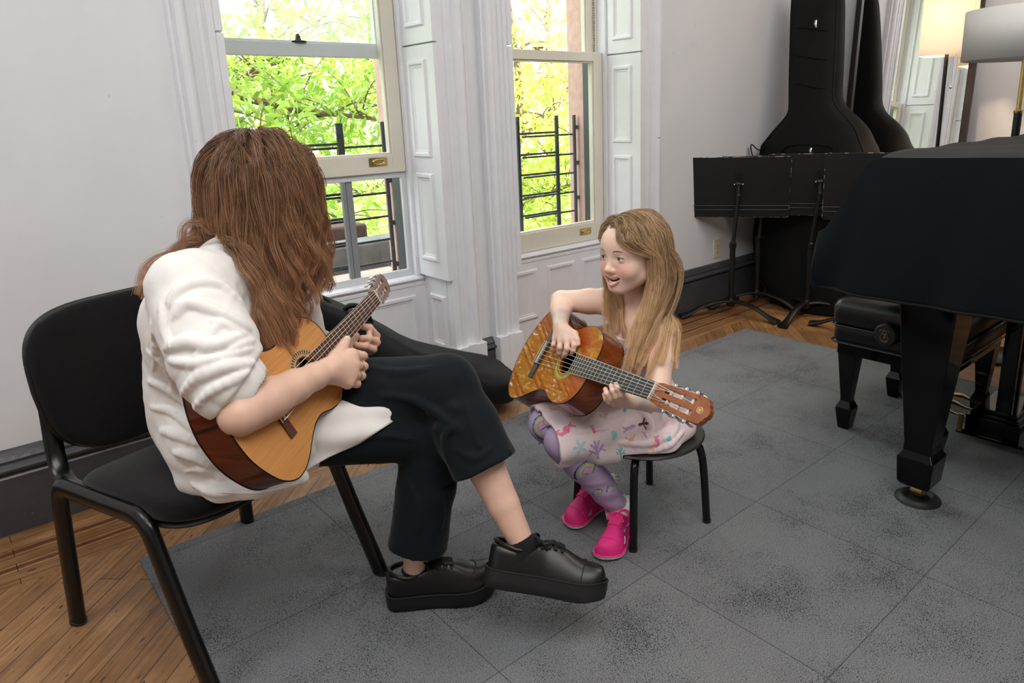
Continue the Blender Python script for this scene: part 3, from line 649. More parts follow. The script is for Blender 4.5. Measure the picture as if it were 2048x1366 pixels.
# ------------------------------------------------------------------ music stands
def music_stand(base, yaw, desk_c, n, tilt, label, pole_top, legs_rot):
    base = V(*base, 0); st = thing('music_stand', label, 'music stand', base, 'orchestra music stands in the corner')
    MB().tube([base + V(0, 0, .062), base + V(0, 0, .42)], .0165, 14).build('lower_pole', STAND, st)
    MB().lathe([(.018, .40), (.021, .405), (.021, .43), (.014, .436)], frame(base, (1, 0, 0), (0, 0, 1)), 16).build('collar', STAND, st); b = MB(); b.lathe([(.020, .05), (.024, .06), (.022, .085), (.017, .10)], frame(base, (1, 0, 0), (0, 0, 1)), 16); b.build('leg_hub', STAND, st)
    for k_ in range(3):
        a = legs_rot + k_ * 2 * math.pi / 3; d = V(math.cos(a), math.sin(a), 0)
        pts = spline([base + V(0, 0, .078), base + d * .07 + V(0, 0, .084), base + d * .17 + V(0, 0, .066), base + d * .26 + V(0, 0, .028), base + d * .315 + V(0, 0, .012)], 5)
        sd = V(-d[1], d[0], 0); MB().tube(pts, [.021 - .002 * t + .013 * ss(.6, 1, t) for t in np.linspace(0, 1, len(pts))], 12, flat=(1, .5, sd)).build('leg', STAND, st)
    nh = nrm(V(math.cos(yaw), math.sin(yaw), 0)); Z = nrm(nh * math.cos(tilt) - V(0, 0, 1) * math.sin(tilt)); X = np.cross(V(0, 0, 1), Z); X = nrm(X); Y = np.cross(Z, X)   # Z points out of the BACK of the desk, Y up
    fr = (desk_c, X, Y, Z); w, h = .565, .345; b = MB()
    rings = [[desk_c + x * X + y * Y + t * Z for x, y in round_rect(w, h, .014, 4)] for t in (-.0018, .0018)]
    b.loft(rings); b.box((-w / 2, -h / 2 + .002, -.052), (w / 2, -h / 2 + .006, -.001), fr)
    for y in (-.106, -.130): b.tube([desk_c + x * X + y * Y + .0025 * Z for x in (-w / 2 + .004, w / 2 - .004)], .004, 8)
    b.box((-w / 2 + .006, h / 2 - .004, -.014), (w / 2 - .006, h / 2, -.001), fr)
    desk = b.build('desk', STAND, st, smooth=30)
    e = MB(); rr = round_rect(w + .001, h + .001, .014, 4); e.tube([desk_c + x * X + y * Y for x, y in rr] + [desk_c + rr[0][0] * X + rr[0][1] * Y], .0014, 6); e.build('rim', WORNEDGE, desk)
    for s_ in (-1, 1): MB().box((s_ * .014 - .003, .01, .001), (s_ * .014 + .003, .085, .018), fr).box((s_ * .0165 - .003, -.005, .001), (s_ * .0165 + .003, .045, .036), fr).build('bracket', STAND, desk, smooth=0, bevel=.002)
    c = MB(); jc = desk_c + .022 * Y + .026 * Z
    c.tube([jc - .014 * X, jc + .014 * X], .016, 16); c.build('hub', STAND, desk)
    MB().tube([jc - .022 * X, jc + .022 * X], .0055, 10).sphere(jc - .0225 * X, .0065).sphere(jc + .0225 * X, .0065).build('bolt', CHROME, desk)
    pt = jc - V(0, 0, .062) + .008 * Z; MB().tube([base + V(0, 0, .40), pt], .0115, 12).build('upper_pole', STAND, st)
    MB().tube([jc, pt], [.012, .0125], 12).build('neck', STAND, desk)
    MB().sphere(pt, .0145).build('joint', DARKMETAL, desk)
def desk_at(px, py, d): return atd(px, py, d)
def toward(P): return math.atan2(-P[1], -P[0])          # yaw that faces the camera side of the room
specs = [((3.457, 2.352), (1477, 375), 4.075, 'black music stand with worn pale desk edges, frontmost beside the wall outlet', 2.618, .0),
         ((3.716, 2.011), (1640, 370), 3.965, 'black music stand whose desk is half covered by the worn desk at the piano', 3.25, .0),
         ((3.58, 1.585), (1767, 375), 3.585, 'black music stand with worn pale edge, half hidden behind the covered piano', 3.7, .0),
         ((3.727, 2.352), (1530, 370), 4.255, 'black music stand standing behind the frontmost stand, desk edge showing above it', 2.618, .0)]
for base, px, d, lb, lr, _ in specs:
    D_ = desk_at(px[0], px[1], d); music_stand(base, toward(D_) + .02, D_, None, .06, lb, D_[2] - .015, lr)

# ------------------------------------------------------------------ double bass in its bag, leaning in the corner
bass = thing('bass_bag', 'tall black padded double bass bag leaning in the corner by the mirror', 'instrument bag', (3.95, 2.15, 0))
def bass_loft(k=1.0, tk=1.0):
    rows = [(.008, 2.06, .12, .10), (.025, 2.06, .20, .17), (.08, 2.064, .292, .22), (.17, 2.061, .386, .26), (.37, 2.084, .430, .28), (.54, 2.098, .421, .28), (.75, 2.14, .392, .27), (.93, 2.177, .361, .25), (.98, 2.178, .332, .24), (1.047, 2.168, .284, .22),
            (1.114, 2.168, .217, .20), (1.16, 2.185, .175, .19), (1.23, 2.21, .154, .175), (1.35, 2.225, .156, .165), (1.496, 2.24, .158, .155), (1.80, 2.276, .154, .14), (1.90, 2.285, .12, .11), (1.92, 2.287, .05, .05)]
    R = spline([V(*r) for r in rows], 3); rings = []
    for z, cy_, w, t in R:
        cx_ = 3.752 + .165 * z + t * .5; a = np.linspace(0, 2 * math.pi, 56, endpoint=False)
        e = 3.0; c_ = np.sign(np.cos(a)) * np.abs(np.cos(a)) ** (2 / e); s_ = np.sign(np.sin(a)) * np.abs(np.sin(a)) ** (2 / e)
        puff = 1 + .02 * np.sin(5 * a + 9 * z)
        rings.append(np.stack([cx_ - t * .5 * c_ * puff * tk, cy_ + w * s_ * k, np.full_like(a, z) + .004 * np.sin(7 * a) * min(1, z * 8)], 1))
    return rings
sh = MB().loft(bass_loft()).build('shell', NYLON, bass, smooth=50)
for i in (9, 47):
    MB().tube([r[i] for r in bass_loft(1.0)][1:-1], .006, 6).build('piping', NYLON, bass)
def bass_front(y, z): return V(3.752 + .165 * z - .002, y, z)
for z, c_, w in ((1.30, 2.218, .125), (1.46, 2.235, .128), (1.62, 2.254, .126)):
    MB().tube(spline([bass_front(c_ + y, z + .02 * math.sin(y * 12)) + V(.03 * (abs(y) / w) ** 4, 0, 0) for y in np.linspace(-w, w, 9)], 4), .005, 6).build('seam', NYLON, bass)
MB().tube(spline([bass_front(1.98, .82), bass_front(2.0, .93), bass_front(2.06, .965), bass_front(2.26, .965), bass_front(2.33, .93), bass_front(2.35, .82)], 6), .005, 6).build('pocket_seam', NYLON, bass)
for P in (atx(1633, 47, 4.02), atx(1623, 302, 3.895)):
    MB().tube([P + V(-.008, 0, .018), P + V(-.014, .0, 0), P + V(-.010, -.006, -.022)], [.006, .008, .005], 8, flat=(1, .4)).build('zipper_pull', CHROME, bass)
MB().tube(spline([V(3.93, 2.47, .84), V(3.90, 2.525, .89), V(3.895, 2.54, .965), V(3.92, 2.50, .93), V(3.94, 2.46, .95)], 5), .012, 8, flat=(1, .3)).build('strap', NYLON, bass)

# ------------------------------------------------------------------ floor mirror leaning on the right wall
mir = thing('floor_mirror', 'tall framed mirror leaning on the right wall behind the lamps', 'mirror', (4.27, 1.79, 0))
LEAN = math.radians(4.0); mz = V(math.sin(LEAN), 0, math.cos(LEAN)); mn = V(-math.cos(LEAN), 0, math.sin(LEAN)); mfr = (V(4.215, 1.797, .02), V(0, -1, 0), mz, mn); mfr = (mfr[0], np.cross(mz, mn), mz, mn)
MH, MW, FW = 2.0, .69, .034; b = MB()
for lo, hi in (((-MW / 2, 0, -.012), (-MW / 2 + FW, MH, .016)), ((MW / 2 - FW, 0, -.012), (MW / 2, MH, .016)), ((-MW / 2 + FW, 0, -.012), (MW / 2 - FW, FW, .016)), ((-MW / 2 + FW, MH - FW, -.012), (MW / 2 - FW, MH, .016))): b.box(lo, hi, mfr)
b.build('frame', FRAMEW, mir, smooth=0, bevel=.003)
MIRROR = M('mirror_silver', (0.92, 0.92, 0.92, 1), rough=0.01, metal=1.0, var=0.01)
MB().box((-MW / 2 + FW, FW, -.01), (MW / 2 - FW, MH - FW, 0), mfr).build('mirror_glass', MIRROR, mir, smooth=0)

# ------------------------------------------------------------------ floor lamps
def shade_mat(name, col, glow):
    m = bpy.data.materials.new(name); m.use_nodes = True; nt = m.node_tree; nt.nodes.clear(); L = nt.links.new
    o = N(nt, 'ShaderNodeOutputMaterial'); d = N(nt, 'ShaderNodeBsdfDiffuse'); t = N(nt, 'ShaderNodeBsdfTranslucent')
    tc = N(nt, 'ShaderNodeTexCoord'); wv = N(nt, 'ShaderNodeTexNoise', i_Scale=160.0); L(tc.outputs['Object'], wv.inputs['Vector'])
    rp = N(nt, 'ShaderNodeValToRGB'); rp.color_ramp.elements[0].color = tuple(c * .94 for c in col[:3]) + (1,); rp.color_ramp.elements[1].color = col; L(wv.outputs[0], rp.inputs[0])
    L(rp.outputs[0], d.inputs[0]); L(rp.outputs[0], t.inputs[0])
    mx = N(nt, 'ShaderNodeMixShader'); mx.inputs[0].default_value = glow; L(d.outputs[0], mx.inputs[1]); L(t.outputs[0], mx.inputs[2]); L(mx.outputs[0], o.inputs[0]); return m
SHADE = shade_mat('linen_shade', (0.64, 0.61, 0.57, 1), 0.5); SHADE2 = shade_mat('white_drum_shade', (0.70, 0.69, 0.68, 1), 0.12)
L1 = V(4.0, 1.49, 0)
l1 = thing('floor_lamp', 'lit floor lamp with square linen shade and thin black pole before the mirror', 'floor lamp', L1)
MB().lathe([(.001, .0), (.13, .0), (.13, .014), (.12, .02), (.012, .024), (.001, .025)], frame(L1, (1, 0, 0), (0, 0, 1)), 40).build('base', BLKMET, l1, smooth=40)
MB().tube([L1 + V(0, 0, .02), L1 + V(0, 0, 1.50)], .0095, 12).build('pole', BLKMET, l1)
ang = math.atan2(.97, -.25); fr = frame(L1, (math.cos(ang), math.sin(ang), 0), (0, 0, 1))
def sqshade(mb, z0, z1, h0, h1):
    o_, X, Y, Z = fr; ring = lambda h, z: [o_ + sx * h * X + sy * h * Y + z * Z for sx, sy in ((-1, -1), (1, -1), (1, 1), (-1, 1))]
    mb.loft([ring(h0, z0), ring(h1, z1)], (False, False))
b = MB(); sqshade(b, 1.412, 1.80, .116, .112); b.build('lamp_shade', SHADE, l1, smooth=0, solid=.002)
MB().sphere(L1 + V(0, 0, 1.575), (.028, .028, .042)).tube([L1 + V(0, 0, 1.49), L1 + V(0, 0, 1.535)], .016, 12).build('bulb', M('bulb_glass', (1, .9, .75, 1), rough=.3), l1)
MB().tube([L1 + V(-.03, -.045, 1.47), L1 + V(-.03, -.045, 1.262)], .0016, 6).sphere(L1 + V(-.03, -.045, 1.256), .007).build('pull_chain', CHROME, l1)
lamp('bulb_light', 'POINT', tuple(L1 + V(-.055, 0, 1.60)), 30, (1.0, 0.72, 0.47)).data.shadow_soft_size = .03
L2 = V(3.665, 1.045, 0)
l2 = thing('floor_lamp', 'unlit floor lamp with white drum shade on a brass and black pole behind the piano', 'floor lamp', L2)
MB().lathe([(.001, .0), (.14, .0), (.14, .016), (.13, .022), (.02, .026), (.001, .026)], frame(L2, (1, 0, 0), (0, 0, 1)), 40).build('base', BLKMET, l2, smooth=40)
MB().tube([L2 + V(0, 0, .02), L2 + V(0, 0, 1.135)], .0165, 16).build('pole', BLKMET, l2)
MB().tube([L2 + V(0, 0, 1.13), L2 + V(0, 0, 1.45)], .0105, 14).lathe([(.0165, 1.128), (.0185, 1.131), (.0185, 1.141), (.012, 1.145)], frame(L2, (1, 0, 0), (0, 0, 1)), 16).build('upper_pole', BRASS, l2)
MB().lathe([(.243, 1.357), (.243, 1.562)], frame(L2, (1, 0, 0), (0, 0, 1)), 72, (False, False)).build('lamp_shade', SHADE2, l2, solid=.002)
b = MB()
for a in (.3, 2.4, 4.5): b.tube([L2 + V(0, 0, 1.44), L2 + V(.242 * math.cos(a), .242 * math.sin(a), 1.555)], .002, 6)
b.build('shade_spider', BRASS, l2)

# ------------------------------------------------------------------ wall outlet
OC = aty(1433, 497, YW); out = thing('wall_outlet', 'ivory double power outlet on the wall above the skirting board', 'outlet', (OC[0], YW, OC[2]))
fr = (V(OC[0], YW, OC[2]), V(1, 0, 0), V(0, 0, 1), V(0, -1, 0)); fr = (fr[0], np.cross(fr[2], fr[3]), fr[2], fr[3])
MB().prism(round_rect(.072, .116, .006), fr, 0, .006).build('cover_plate', IVORY, out, smooth=30, bevel=.002)
for s_ in (-1, 1):
    c = (fr[0] + s_ * .0195 * fr[2], fr[1], fr[2], fr[3]); so = MB().prism(round_rect(.034, .029, .012), c, 0, .0085).build('socket', IVORY, out, smooth=30)
    b = MB(); b.box((-.0085, -.002, .006), (-.0065, .008, .0089), c); b.box((.0055, -.002, .006), (.0075, .007, .0089), c); b.lathe([(.0028, .006), (.0028, .0089)], (c[0] - .008 * c[2], c[1], c[2], c[3]), 10); b.build('slot', BLKPLA, so, smooth=0)
MB().sphere(fr[0] + .0065 * fr[3], .003).build('screw', CHROME, out)

# ------------------------------------------------------------------ soft guitar bag slumped below the raised window
gb = thing('guitar_bag', 'soft black guitar bag slumped on the floor below the raised sash window', 'guitar bag', (1.3, 2.36, 0))
AX = nrm(V(.78, -.26, -.50)); wd = nrm(np.cross(V(0, 0, 1), AX)); 
st_ = [(.90, 2.47, .60, .045, .03), (.93, 2.46, .575, .07, .04), (1.03, 2.43, .50, .085, .05), (1.14, 2.40, .415, .10, .055), (1.22, 2.375, .345, .145, .06), (1.31, 2.35, .27, .172, .065), (1.42, 2.33, .21, .168, .07), (1.52, 2.315, .165, .185, .07), (1.60, 2.305, .128, .20, .07), (1.675, 2.30, .10, .185, .066), (1.725, 2.295, .088, .14, .055), (1.752, 2.29, .08, .06, .03)]
P_ = spline([V(*r) for r in st_], 4); rings = []
for i, r in enumerate(P_):
    t = nrm(P_[min(i + 1, len(P_) - 1)][:3] - P_[max(i - 1, 0)][:3]); up = nrm(np.cross(t, wd)); up = up if up[2] > 0 else -up
    a = np.linspace(0, 2 * math.pi, 44, endpoint=False); e = 3.4
    c_ = np.sign(np.cos(a)) * np.abs(np.cos(a)) ** (2 / e); s_ = np.sign(np.sin(a)) * np.abs(np.sin(a)) ** (2 / e)
    sag = .010 * np.sin(3 * a + 11 * r[0]) + .006 * np.sin(7 * a + 23 * r[0])
    rings.append(r[:3] + (r[3] * c_)[:, None] * wd + (r[4] * s_ * (1 + sag * 6))[:, None] * up)
for r in rings: r[:, 2] = np.maximum(r[:, 2], .004)
MB().loft(rings).build('shell', NYLONB, gb, smooth=60)
b = MB()
for q in (.30, -.30): b.tube([r[0] * 0 + (rings[i][2 if q > 0 else 42] if True else 0) for i, r in enumerate(rings)], .004, 6)
b.build('zipper', NYLON, gb)
MB().tube(spline([V(.935, 2.47, .63), V(.99, 2.45, .60), V(1.045, 2.41, .54), V(1.095, 2.38, .485), V(1.13, 2.37, .44)], 5), .014, 8, flat=(1, .12)).build('strap', NYLON, gb)
MB().tube(spline([V(1.07, 2.40, .50), V(1.09, 2.385, .53), V(1.135, 2.375, .515), V(1.16, 2.37, .46), V(1.15, 2.37, .43)], 5), .02, 8, flat=(1, .5)).build('pocket', NYLONB, gb)
MB().tube([V(1.775, 2.21, .10), V(1.78, 2.205, .085), V(1.782, 2.20, .062)], [.005, .006, .004], 6).build('zipper_pull', CHROME, gb)
# ================================================================== the two classical guitars
def guitar(label, o, R, s, look):
    """o: where the neck meets the body, on the soundboard; R columns: towards the tail, across, out of the soundboard"""
    R = np.array(R); U, Vx, Wn = R[:, 0], R[:, 1], R[:, 2]; o = np.asarray(o, float)
    P = lambda u, v, w=0.0: o + s * (u * U + v * Vx + w * Wn)
    fr = lambda u, v, w: (P(u, v, w), U, Vx, Wn)
    class G(MB):
        def bx(q, lo, hi): return q.box([a * s for a in lo], [a * s for a in hi], (o, U, Vx, Wn))
    g = thing('guitar', label, 'guitar', o)
    half = [(0, .001), (.003, .06), (.018, .098), (.045, .124), (.08, .137), (.11, .140), (.15, .133), (.195, .118), (.235, .123), (.28, .146), (.32, .170), (.36, .184), (.40, .181), (.44, .150), (.468, .095), (.482, .045), (.485, .001)]
    h = spline([V(*q) for q in half], 6)
    out = np.concatenate([h, (h * V(1, -1))[::-1][1:-1]])
    dep = lambda u: look['depth'] * (.93 + .14 * u)
    rim = lambda w, k=1.0: np.array([P(.25 + (u - .25) * k, v * k, w if not callable(w) else w(u)) for u, v in out])
    n = len(out)
    # sides with back
    b = MB(); b.loft([rim(-.002), rim(lambda u: -dep(u) * .5), rim(lambda u: -dep(u))], (False, False)); ctr = P(.25, 0, -dep(.25) - .008)
    ring = rim(lambda u: -dep(u)); b.loft([ring] + [ring + (np.array([P(.25, 0, -dep(.25))]) - ring) * k + (-Wn * s * .010 * (1 - (1 - k) ** 2)) for k in (.25, .5, .75, .98)], (False, True))
    body = b.build('body', look['side'], g, smooth=40)
    # soundboard with its hole
    sc, hr = (.150, 0), .0415
    ang = np.arctan2(out[:, 1], out[:, 0] - sc[0]); hole = lambda r, w: np.array([P(sc[0] + r * math.cos(a), r * math.sin(a), w) for a in ang])
    top = MB().loft([hole(hr, -.012), hole(hr, 0)], (False, False)); top.loft([hole(hr, 0), hole(.066, 0)] + [rim(0) * k + hole(.066, 0) * (1 - k) for k in (.5, 1.0)], (False, False)); top.loft([rim(0), rim(-.003)], (False, False))
    top.build('soundboard', look['top'], g, smooth=40)
    for nm, w in (('binding', 0.0), ('back_binding', None)):
        ring = rim(-.0012) if w is not None else rim(lambda u: -dep(u))
        MB().tube(list(ring) + [ring[0]], .0017, 6).build(nm, look['binding'], g)
    MB().lathe([(s * .042, 0), (s * .042, s * .0006), (s * .0440, s * .0006), (s * .0440, 0)], fr(sc[0], 0, .0001), 48, (False, False)).build('hole_ring', look['ring'], g)
    # rosette
    ro = MB(); na = 72
    for r0, r1, mt in ((.047, .0485, 0), (.0505, .0620, 1), (.0640, .0660, 0)):
        a = np.linspace(0, 2 * math.pi, na, endpoint=False)
        ro.loft([[P(sc[0] + r * math.cos(t), r * math.sin(t), .0006) for t in a] for r in (r0, r1)], (False, False))
    r_ = ro.build('rosette', look['rosette'], g, smooth=0)
    if look.get('mosaic'):
        mo = MB()
        for t in np.linspace(0, 2 * math.pi, 40, endpoint=False):
            for r0, r1, dt in ((.0512, .0558, .042), (.0568, .0615, .052)):
                mo.loft([[P(sc[0] + r * math.cos(t + q), r * math.sin(t + q), .0009) for r, q in ((r0, -dt), (r1, -dt * .6), (r1, dt * .6), (r0, dt))], [P(sc[0] + r * math.cos(t + q), r * math.sin(t + q), .0003) for r, q in ((r0, -dt), (r1, -dt * .6), (r1, dt * .6), (r0, dt))]])
        mo.build('mosaic', look['mosaic'], r_, smooth=0)
    # bridge
    b = G(); b.bx((.312, -.096, 0), (.340, .096, .005)); b.bx((.312, -.044, .005), (.320, .044, .0075)); b.bx((.329, -.044, .005), (.340, .044, .0105))
    br = b.build('bridge', look['bridge'], g, smooth=0, bevel=.0015); G().bx((.322, -.041, .003), (.3255, .041, .0125)).build('saddle', IVORY, br, smooth=0)
    G().bx((.3395, -.044, .0095), (.3415, .044, .0118)).bx((.3275, -.044, .0095), (.3295, .044, .0118)).build('tie_block_edge', IVORY, br, smooth=0)
    # strip at the tail where the two sides meet
    tl = [q for q in out if q[0] > .44 and -.085 < q[1] < -.035]; c_ = tl[len(tl) // 2]; t_ = nrm(P(*(tl[-1])) - P(*(tl[0]))); n_ = nrm(np.cross(t_, Wn)); n_ = n_ if n_ @ (P(*c_) - P(.25, 0)) > 0 else -n_
    b = MB(); b.loft([[P(c_[0], c_[1], w) + t_ * a_ + n_ * e_ for a_, e_ in ((-.0032, -.002), (.0032, -.002), (.0032, .0012), (-.0032, .0012))] for w in (-.002, -dep(.47))]); b.build('tail_strip', look['binding'], g, smooth=0)
    # neck
    rings = []
    for u in (-.335, -.30, -.20, -.10, -.05, -.02, .0):
        w2 = .026 + .005 * (u + .325) / .325; dp = .020 + .004 * (u + .325) / .325 + .055 * ss(-.055, 0, u) ** 1.5
        a = np.linspace(0, math.pi, 13); rings.append([P(u, w2 * math.cos(t), -dp * math.sin(t) ** .8) for t in a])
    nk = MB().loft(rings).build('neck', look['neck'], g, smooth=40)
    fwid = lambda u: .026 + .005 * min(1, (u + .325) / .325)
    b = MB(); b.loft([[P(u, -fwid(u), 0), P(u, fwid(u), 0), P(u, fwid(u), .006), P(u, -fwid(u), .006)] for u in (-.325, 0, .108)]); fb = b.build('fretboard', look['fb'], g, smooth=0, bevel=.0006)
    for k in range(1, 20):
        u = -.325 + .65 * (1 - 2 ** (-k / 12)); f_ = fwid(u) - .0005; MB().tube([P(u, -f_, .0062), P(u, f_, .0062)], .0010 * s, 6).build('fret', look['fretwire'], fb)
    G().bx((-.330, -.0265, -.002), (-.3245, .0265, .0095)).build('nut', IVORY, nk, smooth=0, bevel=.0008)
    # slotted headstock, tilted back
    th = math.radians(13); hu = -U * math.cos(th) - Wn * math.sin(th); hw = Wn * math.cos(th) - U * math.sin(th) * 1.0; hw = nrm(Wn - hu * (Wn @ hu)); hv = np.cross(hw, hu); hv = hv if hv @ Vx > 0 else -hv
    ho = P(-.329, 0, .002); HP = lambda a, c, w=0.0: ho + s * (a * hu + c * hv + w * hw); tk = .020
    b = MB()
    def slab(poly): b.loft([[HP(a, c, w) for a, c in poly] for w in (0, -tk)])
    hw0, hw1 = .031, .037
    slab([(0, -.027), (.016, -hw0), (.034, -hw0), (.034, hw0), (.016, hw0), (0, .027)])
    for v0, v1 in ((-1, -.62), (-.23, .23), (.62, 1)): slab([(.034, hw0 * v0), (.136, hw1 * v0), (.136, hw1 * v1), (.034, hw0 * v1)])
    slab(look['crest'](hw1))
    hd = b.build('headstock', look['head'], g, smooth=0, bevel=.0012)
    rollers = []
    for sd in (-1, 1):
        pl = MB(); pl.loft([[HP(a, sd * (hw0 + (hw1 - hw0) * a / .136 + q), w) for a, w in ((.036, -.003), (.134, -.003), (.134, -.016), (.036, -.016))] for q in (.0002, .0018)]); plate = pl.build('tuner_plate', CHROME, hd, smooth=0)
        for k in range(3):
            a = .050 + .036 * k; y0, y1 = .21 * hw1, .68 * hw1
            MB().tube([HP(a, sd * y0, -.009), HP(a, sd * y1, -.009)], s * .0052, 12).build('roller', IVORY, hd); rollers.append((a, sd, k))
            e = hw0 + (hw1 - hw0) * a / .136
            m_ = MB(); m_.lathe([(s * .0055, 0), (s * .0055, s * .005), (s * .002, s * .0055)], (HP(a, sd * (e + .0018), -.0095), hu, hw, sd * hv), 14); m_.tube([HP(a + .007, sd * (e + .005), -.004), HP(a + .007, sd * (e + .005), -.020)], s * .003, 8); m_.build('gear', CHROME, plate)
            MB().sphere(HP(a, sd * (e + .008), -.0095), s * .0028).build('gear_screw', BRASS, plate)
            m_ = MB(); m_.tube([HP(a + .007, sd * (e + .005), -.020), HP(a + .007, sd * (e + .005), -.026)], s * .0026, 8); m_.sphere(HP(a + .007, sd * (e + .005), -.0335), [s * .0085, s * .0045, s * .009], (ho, hu, hv, hw)); m_.build('tuner_button', look['button'], plate)
    # strings, bass string first
    for k in range(6):
        q = (k - 2.5) / 2.5 * look['bass']; ru = [r for r in rollers if (r[1] > 0) == (q > 0)]; a, sd, j = ru[[2, 1, 0, 0, 1, 2][k] if True else 0]
        a = (.122, .086, .050, .050, .086, .122)[k]
        pts = [P(.334, q * .041, .0100), P(.324, q * .041, .0128), P(-.3272, q * .0215, .0103), HP(a, np.sign(q) * (.30 + .09 * (2 - j % 3)) * hw1, -.0045)]
        MB().tube(pts, s * (.00085 if k > 2 else .00105), 5).build('string', look['treble'] if k > 2 else look['wound'], g)
    if look.get('emblem'):
        c = (.158, 0); b = MB(); a = np.linspace(0, 2 * math.pi, 33); b.tube([HP(c[0] + .0085 * math.cos(t), .0085 * math.sin(t), .0004) for t in a], s * .0007, 5)
        for t in (math.pi / 2, math.pi / 2 + 2.094, math.pi / 2 + 4.189):
            d = V(math.cos(t), math.sin(t)); e = V(-d[1], d[0]); T = lambda x, y: HP(c[0] + x * d[0] + y * e[0], x * d[1] + y * e[1], .0005)
            b.tube([T(-.0078, 0), T(.0015, 0)], s * .0006, 5); b.tube([T(.0072, .0013), T(.0022, .0013), T(.0012, 0), T(.0022, -.0013), T(.0072, -.0013)], s * .0006, 5)
        b.build('emblem', look['emblem'], hd)
    return g, P, (U, Vx, Wn)

def wood(name, c0, c1, rough, coat, grain=(2.0, 60.0, 2.0), rotm=None, coat_rough=.05):
    """wood whose grain runs along the guitar; rotm brings world coordinates into the guitar's own axes"""
    m = bpy.data.materials.new(name); m.use_nodes = True; nt = m.node_tree; L = nt.links.new; b = nt.nodes['Principled BSDF']
    tc = N(nt, 'ShaderNodeTexCoord'); src = tc.outputs['Object']
    if rotm is not None:
        r = N(nt, 'ShaderNodeMapping', vector_type='POINT'); r.inputs['Rotation'].default_value = Matrix(np.array(rotm).T.tolist()).to_euler('XYZ'); L(src, r.inputs[0]); src = r.outputs[0]
    mp = N(nt, 'ShaderNodeMapping'); mp.inputs['Scale'].default_value = grain; L(src, mp.inputs[0])
    nz = N(nt, 'ShaderNodeTexNoise', i_Scale=3.0, i_Detail=5.0, i_Roughness=.6, i_Distortion=.4); L(mp.outputs[0], nz.inputs['Vector'])
    rp = N(nt, 'ShaderNodeValToRGB'); rp.color_ramp.elements[0].position = .3; rp.color_ramp.elements[1].position = .7; rp.color_ramp.elements[0].color = c0; rp.color_ramp.elements[1].color = c1; L(nz.outputs[0], rp.inputs[0]); L(rp.outputs[0], b.inputs['Base Color'])
    b.inputs['Roughness'].default_value = rough; b.inputs['Coat Weight'].default_value = coat; b.inputs['Coat Roughness'].default_value = coat_rough; b.inputs['Specular IOR Level'].default_value = .5 if coat < .3 else .12
    return m
NUTW = M('pale_fret_wire', srgb(214, 204, 186), rough=.3, metal=.7)
STRW = M('clear_nylon_string', srgb(230, 228, 220), rough=.25); STRB = M('wound_string', srgb(206, 204, 200), rough=.3, metal=.6)
BUT = M('cream_tuner_plastic', srgb(234, 226, 210), rough=.3, var=.05)
BLKB = M('black_binding', srgb(16, 13, 12), rough=.25)
EBONY = M('dark_fingerboard', srgb(52, 54, 62), rough=.45, var=.15, scale=30)
ROSEW = M('brown_fingerboard', srgb(84, 50, 38), rough=.5, var=.2, scale=30)

RG = [[0.2278205, -0.5770679, -0.7842771], [0.9657785, 0.0313666, 0.2574644], [-0.1239743, -0.8160936, 0.5644657]]
_t = math.radians(4.0); RG = np.array(RG); RG = np.stack([RG[:, 0], RG[:, 1] * math.cos(_t) + RG[:, 2] * math.sin(_t), RG[:, 2] * math.cos(_t) - RG[:, 1] * math.sin(_t)], 1)
RW = [[-0.7825950, 0.3631190, 0.5056576], [-0.5919813, -0.1827545, -0.7849580], [-0.1926220, -0.9136440, 0.3579823]]
crest_g = lambda h: [(.136, -h), (.152, -h), (.170, -h * .93), (.176, -h * .66), (.179, -h * .62), (.180, -h * .40), (.186, -h * .28), (.188, 0), (.186, h * .28), (.180, h * .40), (.179, h * .62), (.176, h * .66), (.170, h * .93), (.152, h), (.136, h)]
crest_w = lambda h: [(.136, -h), (.150, -h * 1.02), (.168, -h * .62), (.171, -h * .3), (.176, 0), (.171, h * .3), (.168, h * .62), (.150, h * 1.02), (.136, h)]
GS = .82
look_g = dict(depth=.098, side=wood('amber_side_varnish', srgb(96, 44, 14), srgb(140, 70, 24), .25, 1.0, (3, 3, 30)), top=wood('amber_top_varnish', srgb(150, 64, 4), srgb(182, 90, 10), .4, .8, (2, 50, 2), RG, .02), binding=BLKB, ring=M('cream_ring', srgb(226, 204, 150), rough=.3),
              rosette=M('olive_rosette', srgb(176, 150, 60), rough=.25, coat=.8), bridge=M('dark_bridge_wood', srgb(58, 58, 64), rough=.45), neck=wood('amber_neck', srgb(120, 64, 34), srgb(150, 86, 48), .3, .6), fb=EBONY, fretwire=NUTW,
              head=wood('amber_headstock', srgb(132, 72, 38), srgb(168, 98, 54), .25, .8, (14, 14, 14)), crest=crest_g, button=BUT, treble=STRW, wound=STRB, bass=-1, emblem=M('cream_inlay', srgb(240, 214, 160), rough=.4))
look_w = dict(depth=.104, side=wood('mahogany_side', srgb(66, 24, 12), srgb(112, 46, 22), .3, .5, (2, 2, 24)), top=wood('cedar_top', srgb(196, 134, 72), srgb(214, 152, 88), .38, .15, (2, 55, 2), RW), binding=BLKB, ring=M('dark_ring', srgb(60, 36, 22), rough=.4),
              rosette=M('straw_rosette', srgb(176, 160, 118), rough=.5), mosaic=M('dark_mosaic', srgb(44, 36, 30), rough=.5), bridge=M('brown_bridge_wood', srgb(92, 54, 36), rough=.5), neck=wood('cedar_neck', srgb(120, 78, 60), srgb(146, 98, 78), .5, .1), fb=ROSEW, fretwire=NUTW,
              head=wood('matte_headstock', srgb(132, 100, 92), srgb(150, 116, 106), .55, .05, (10, 10, 10)), crest=crest_w, button=BUT, treble=STRW, wound=STRB, bass=-1)
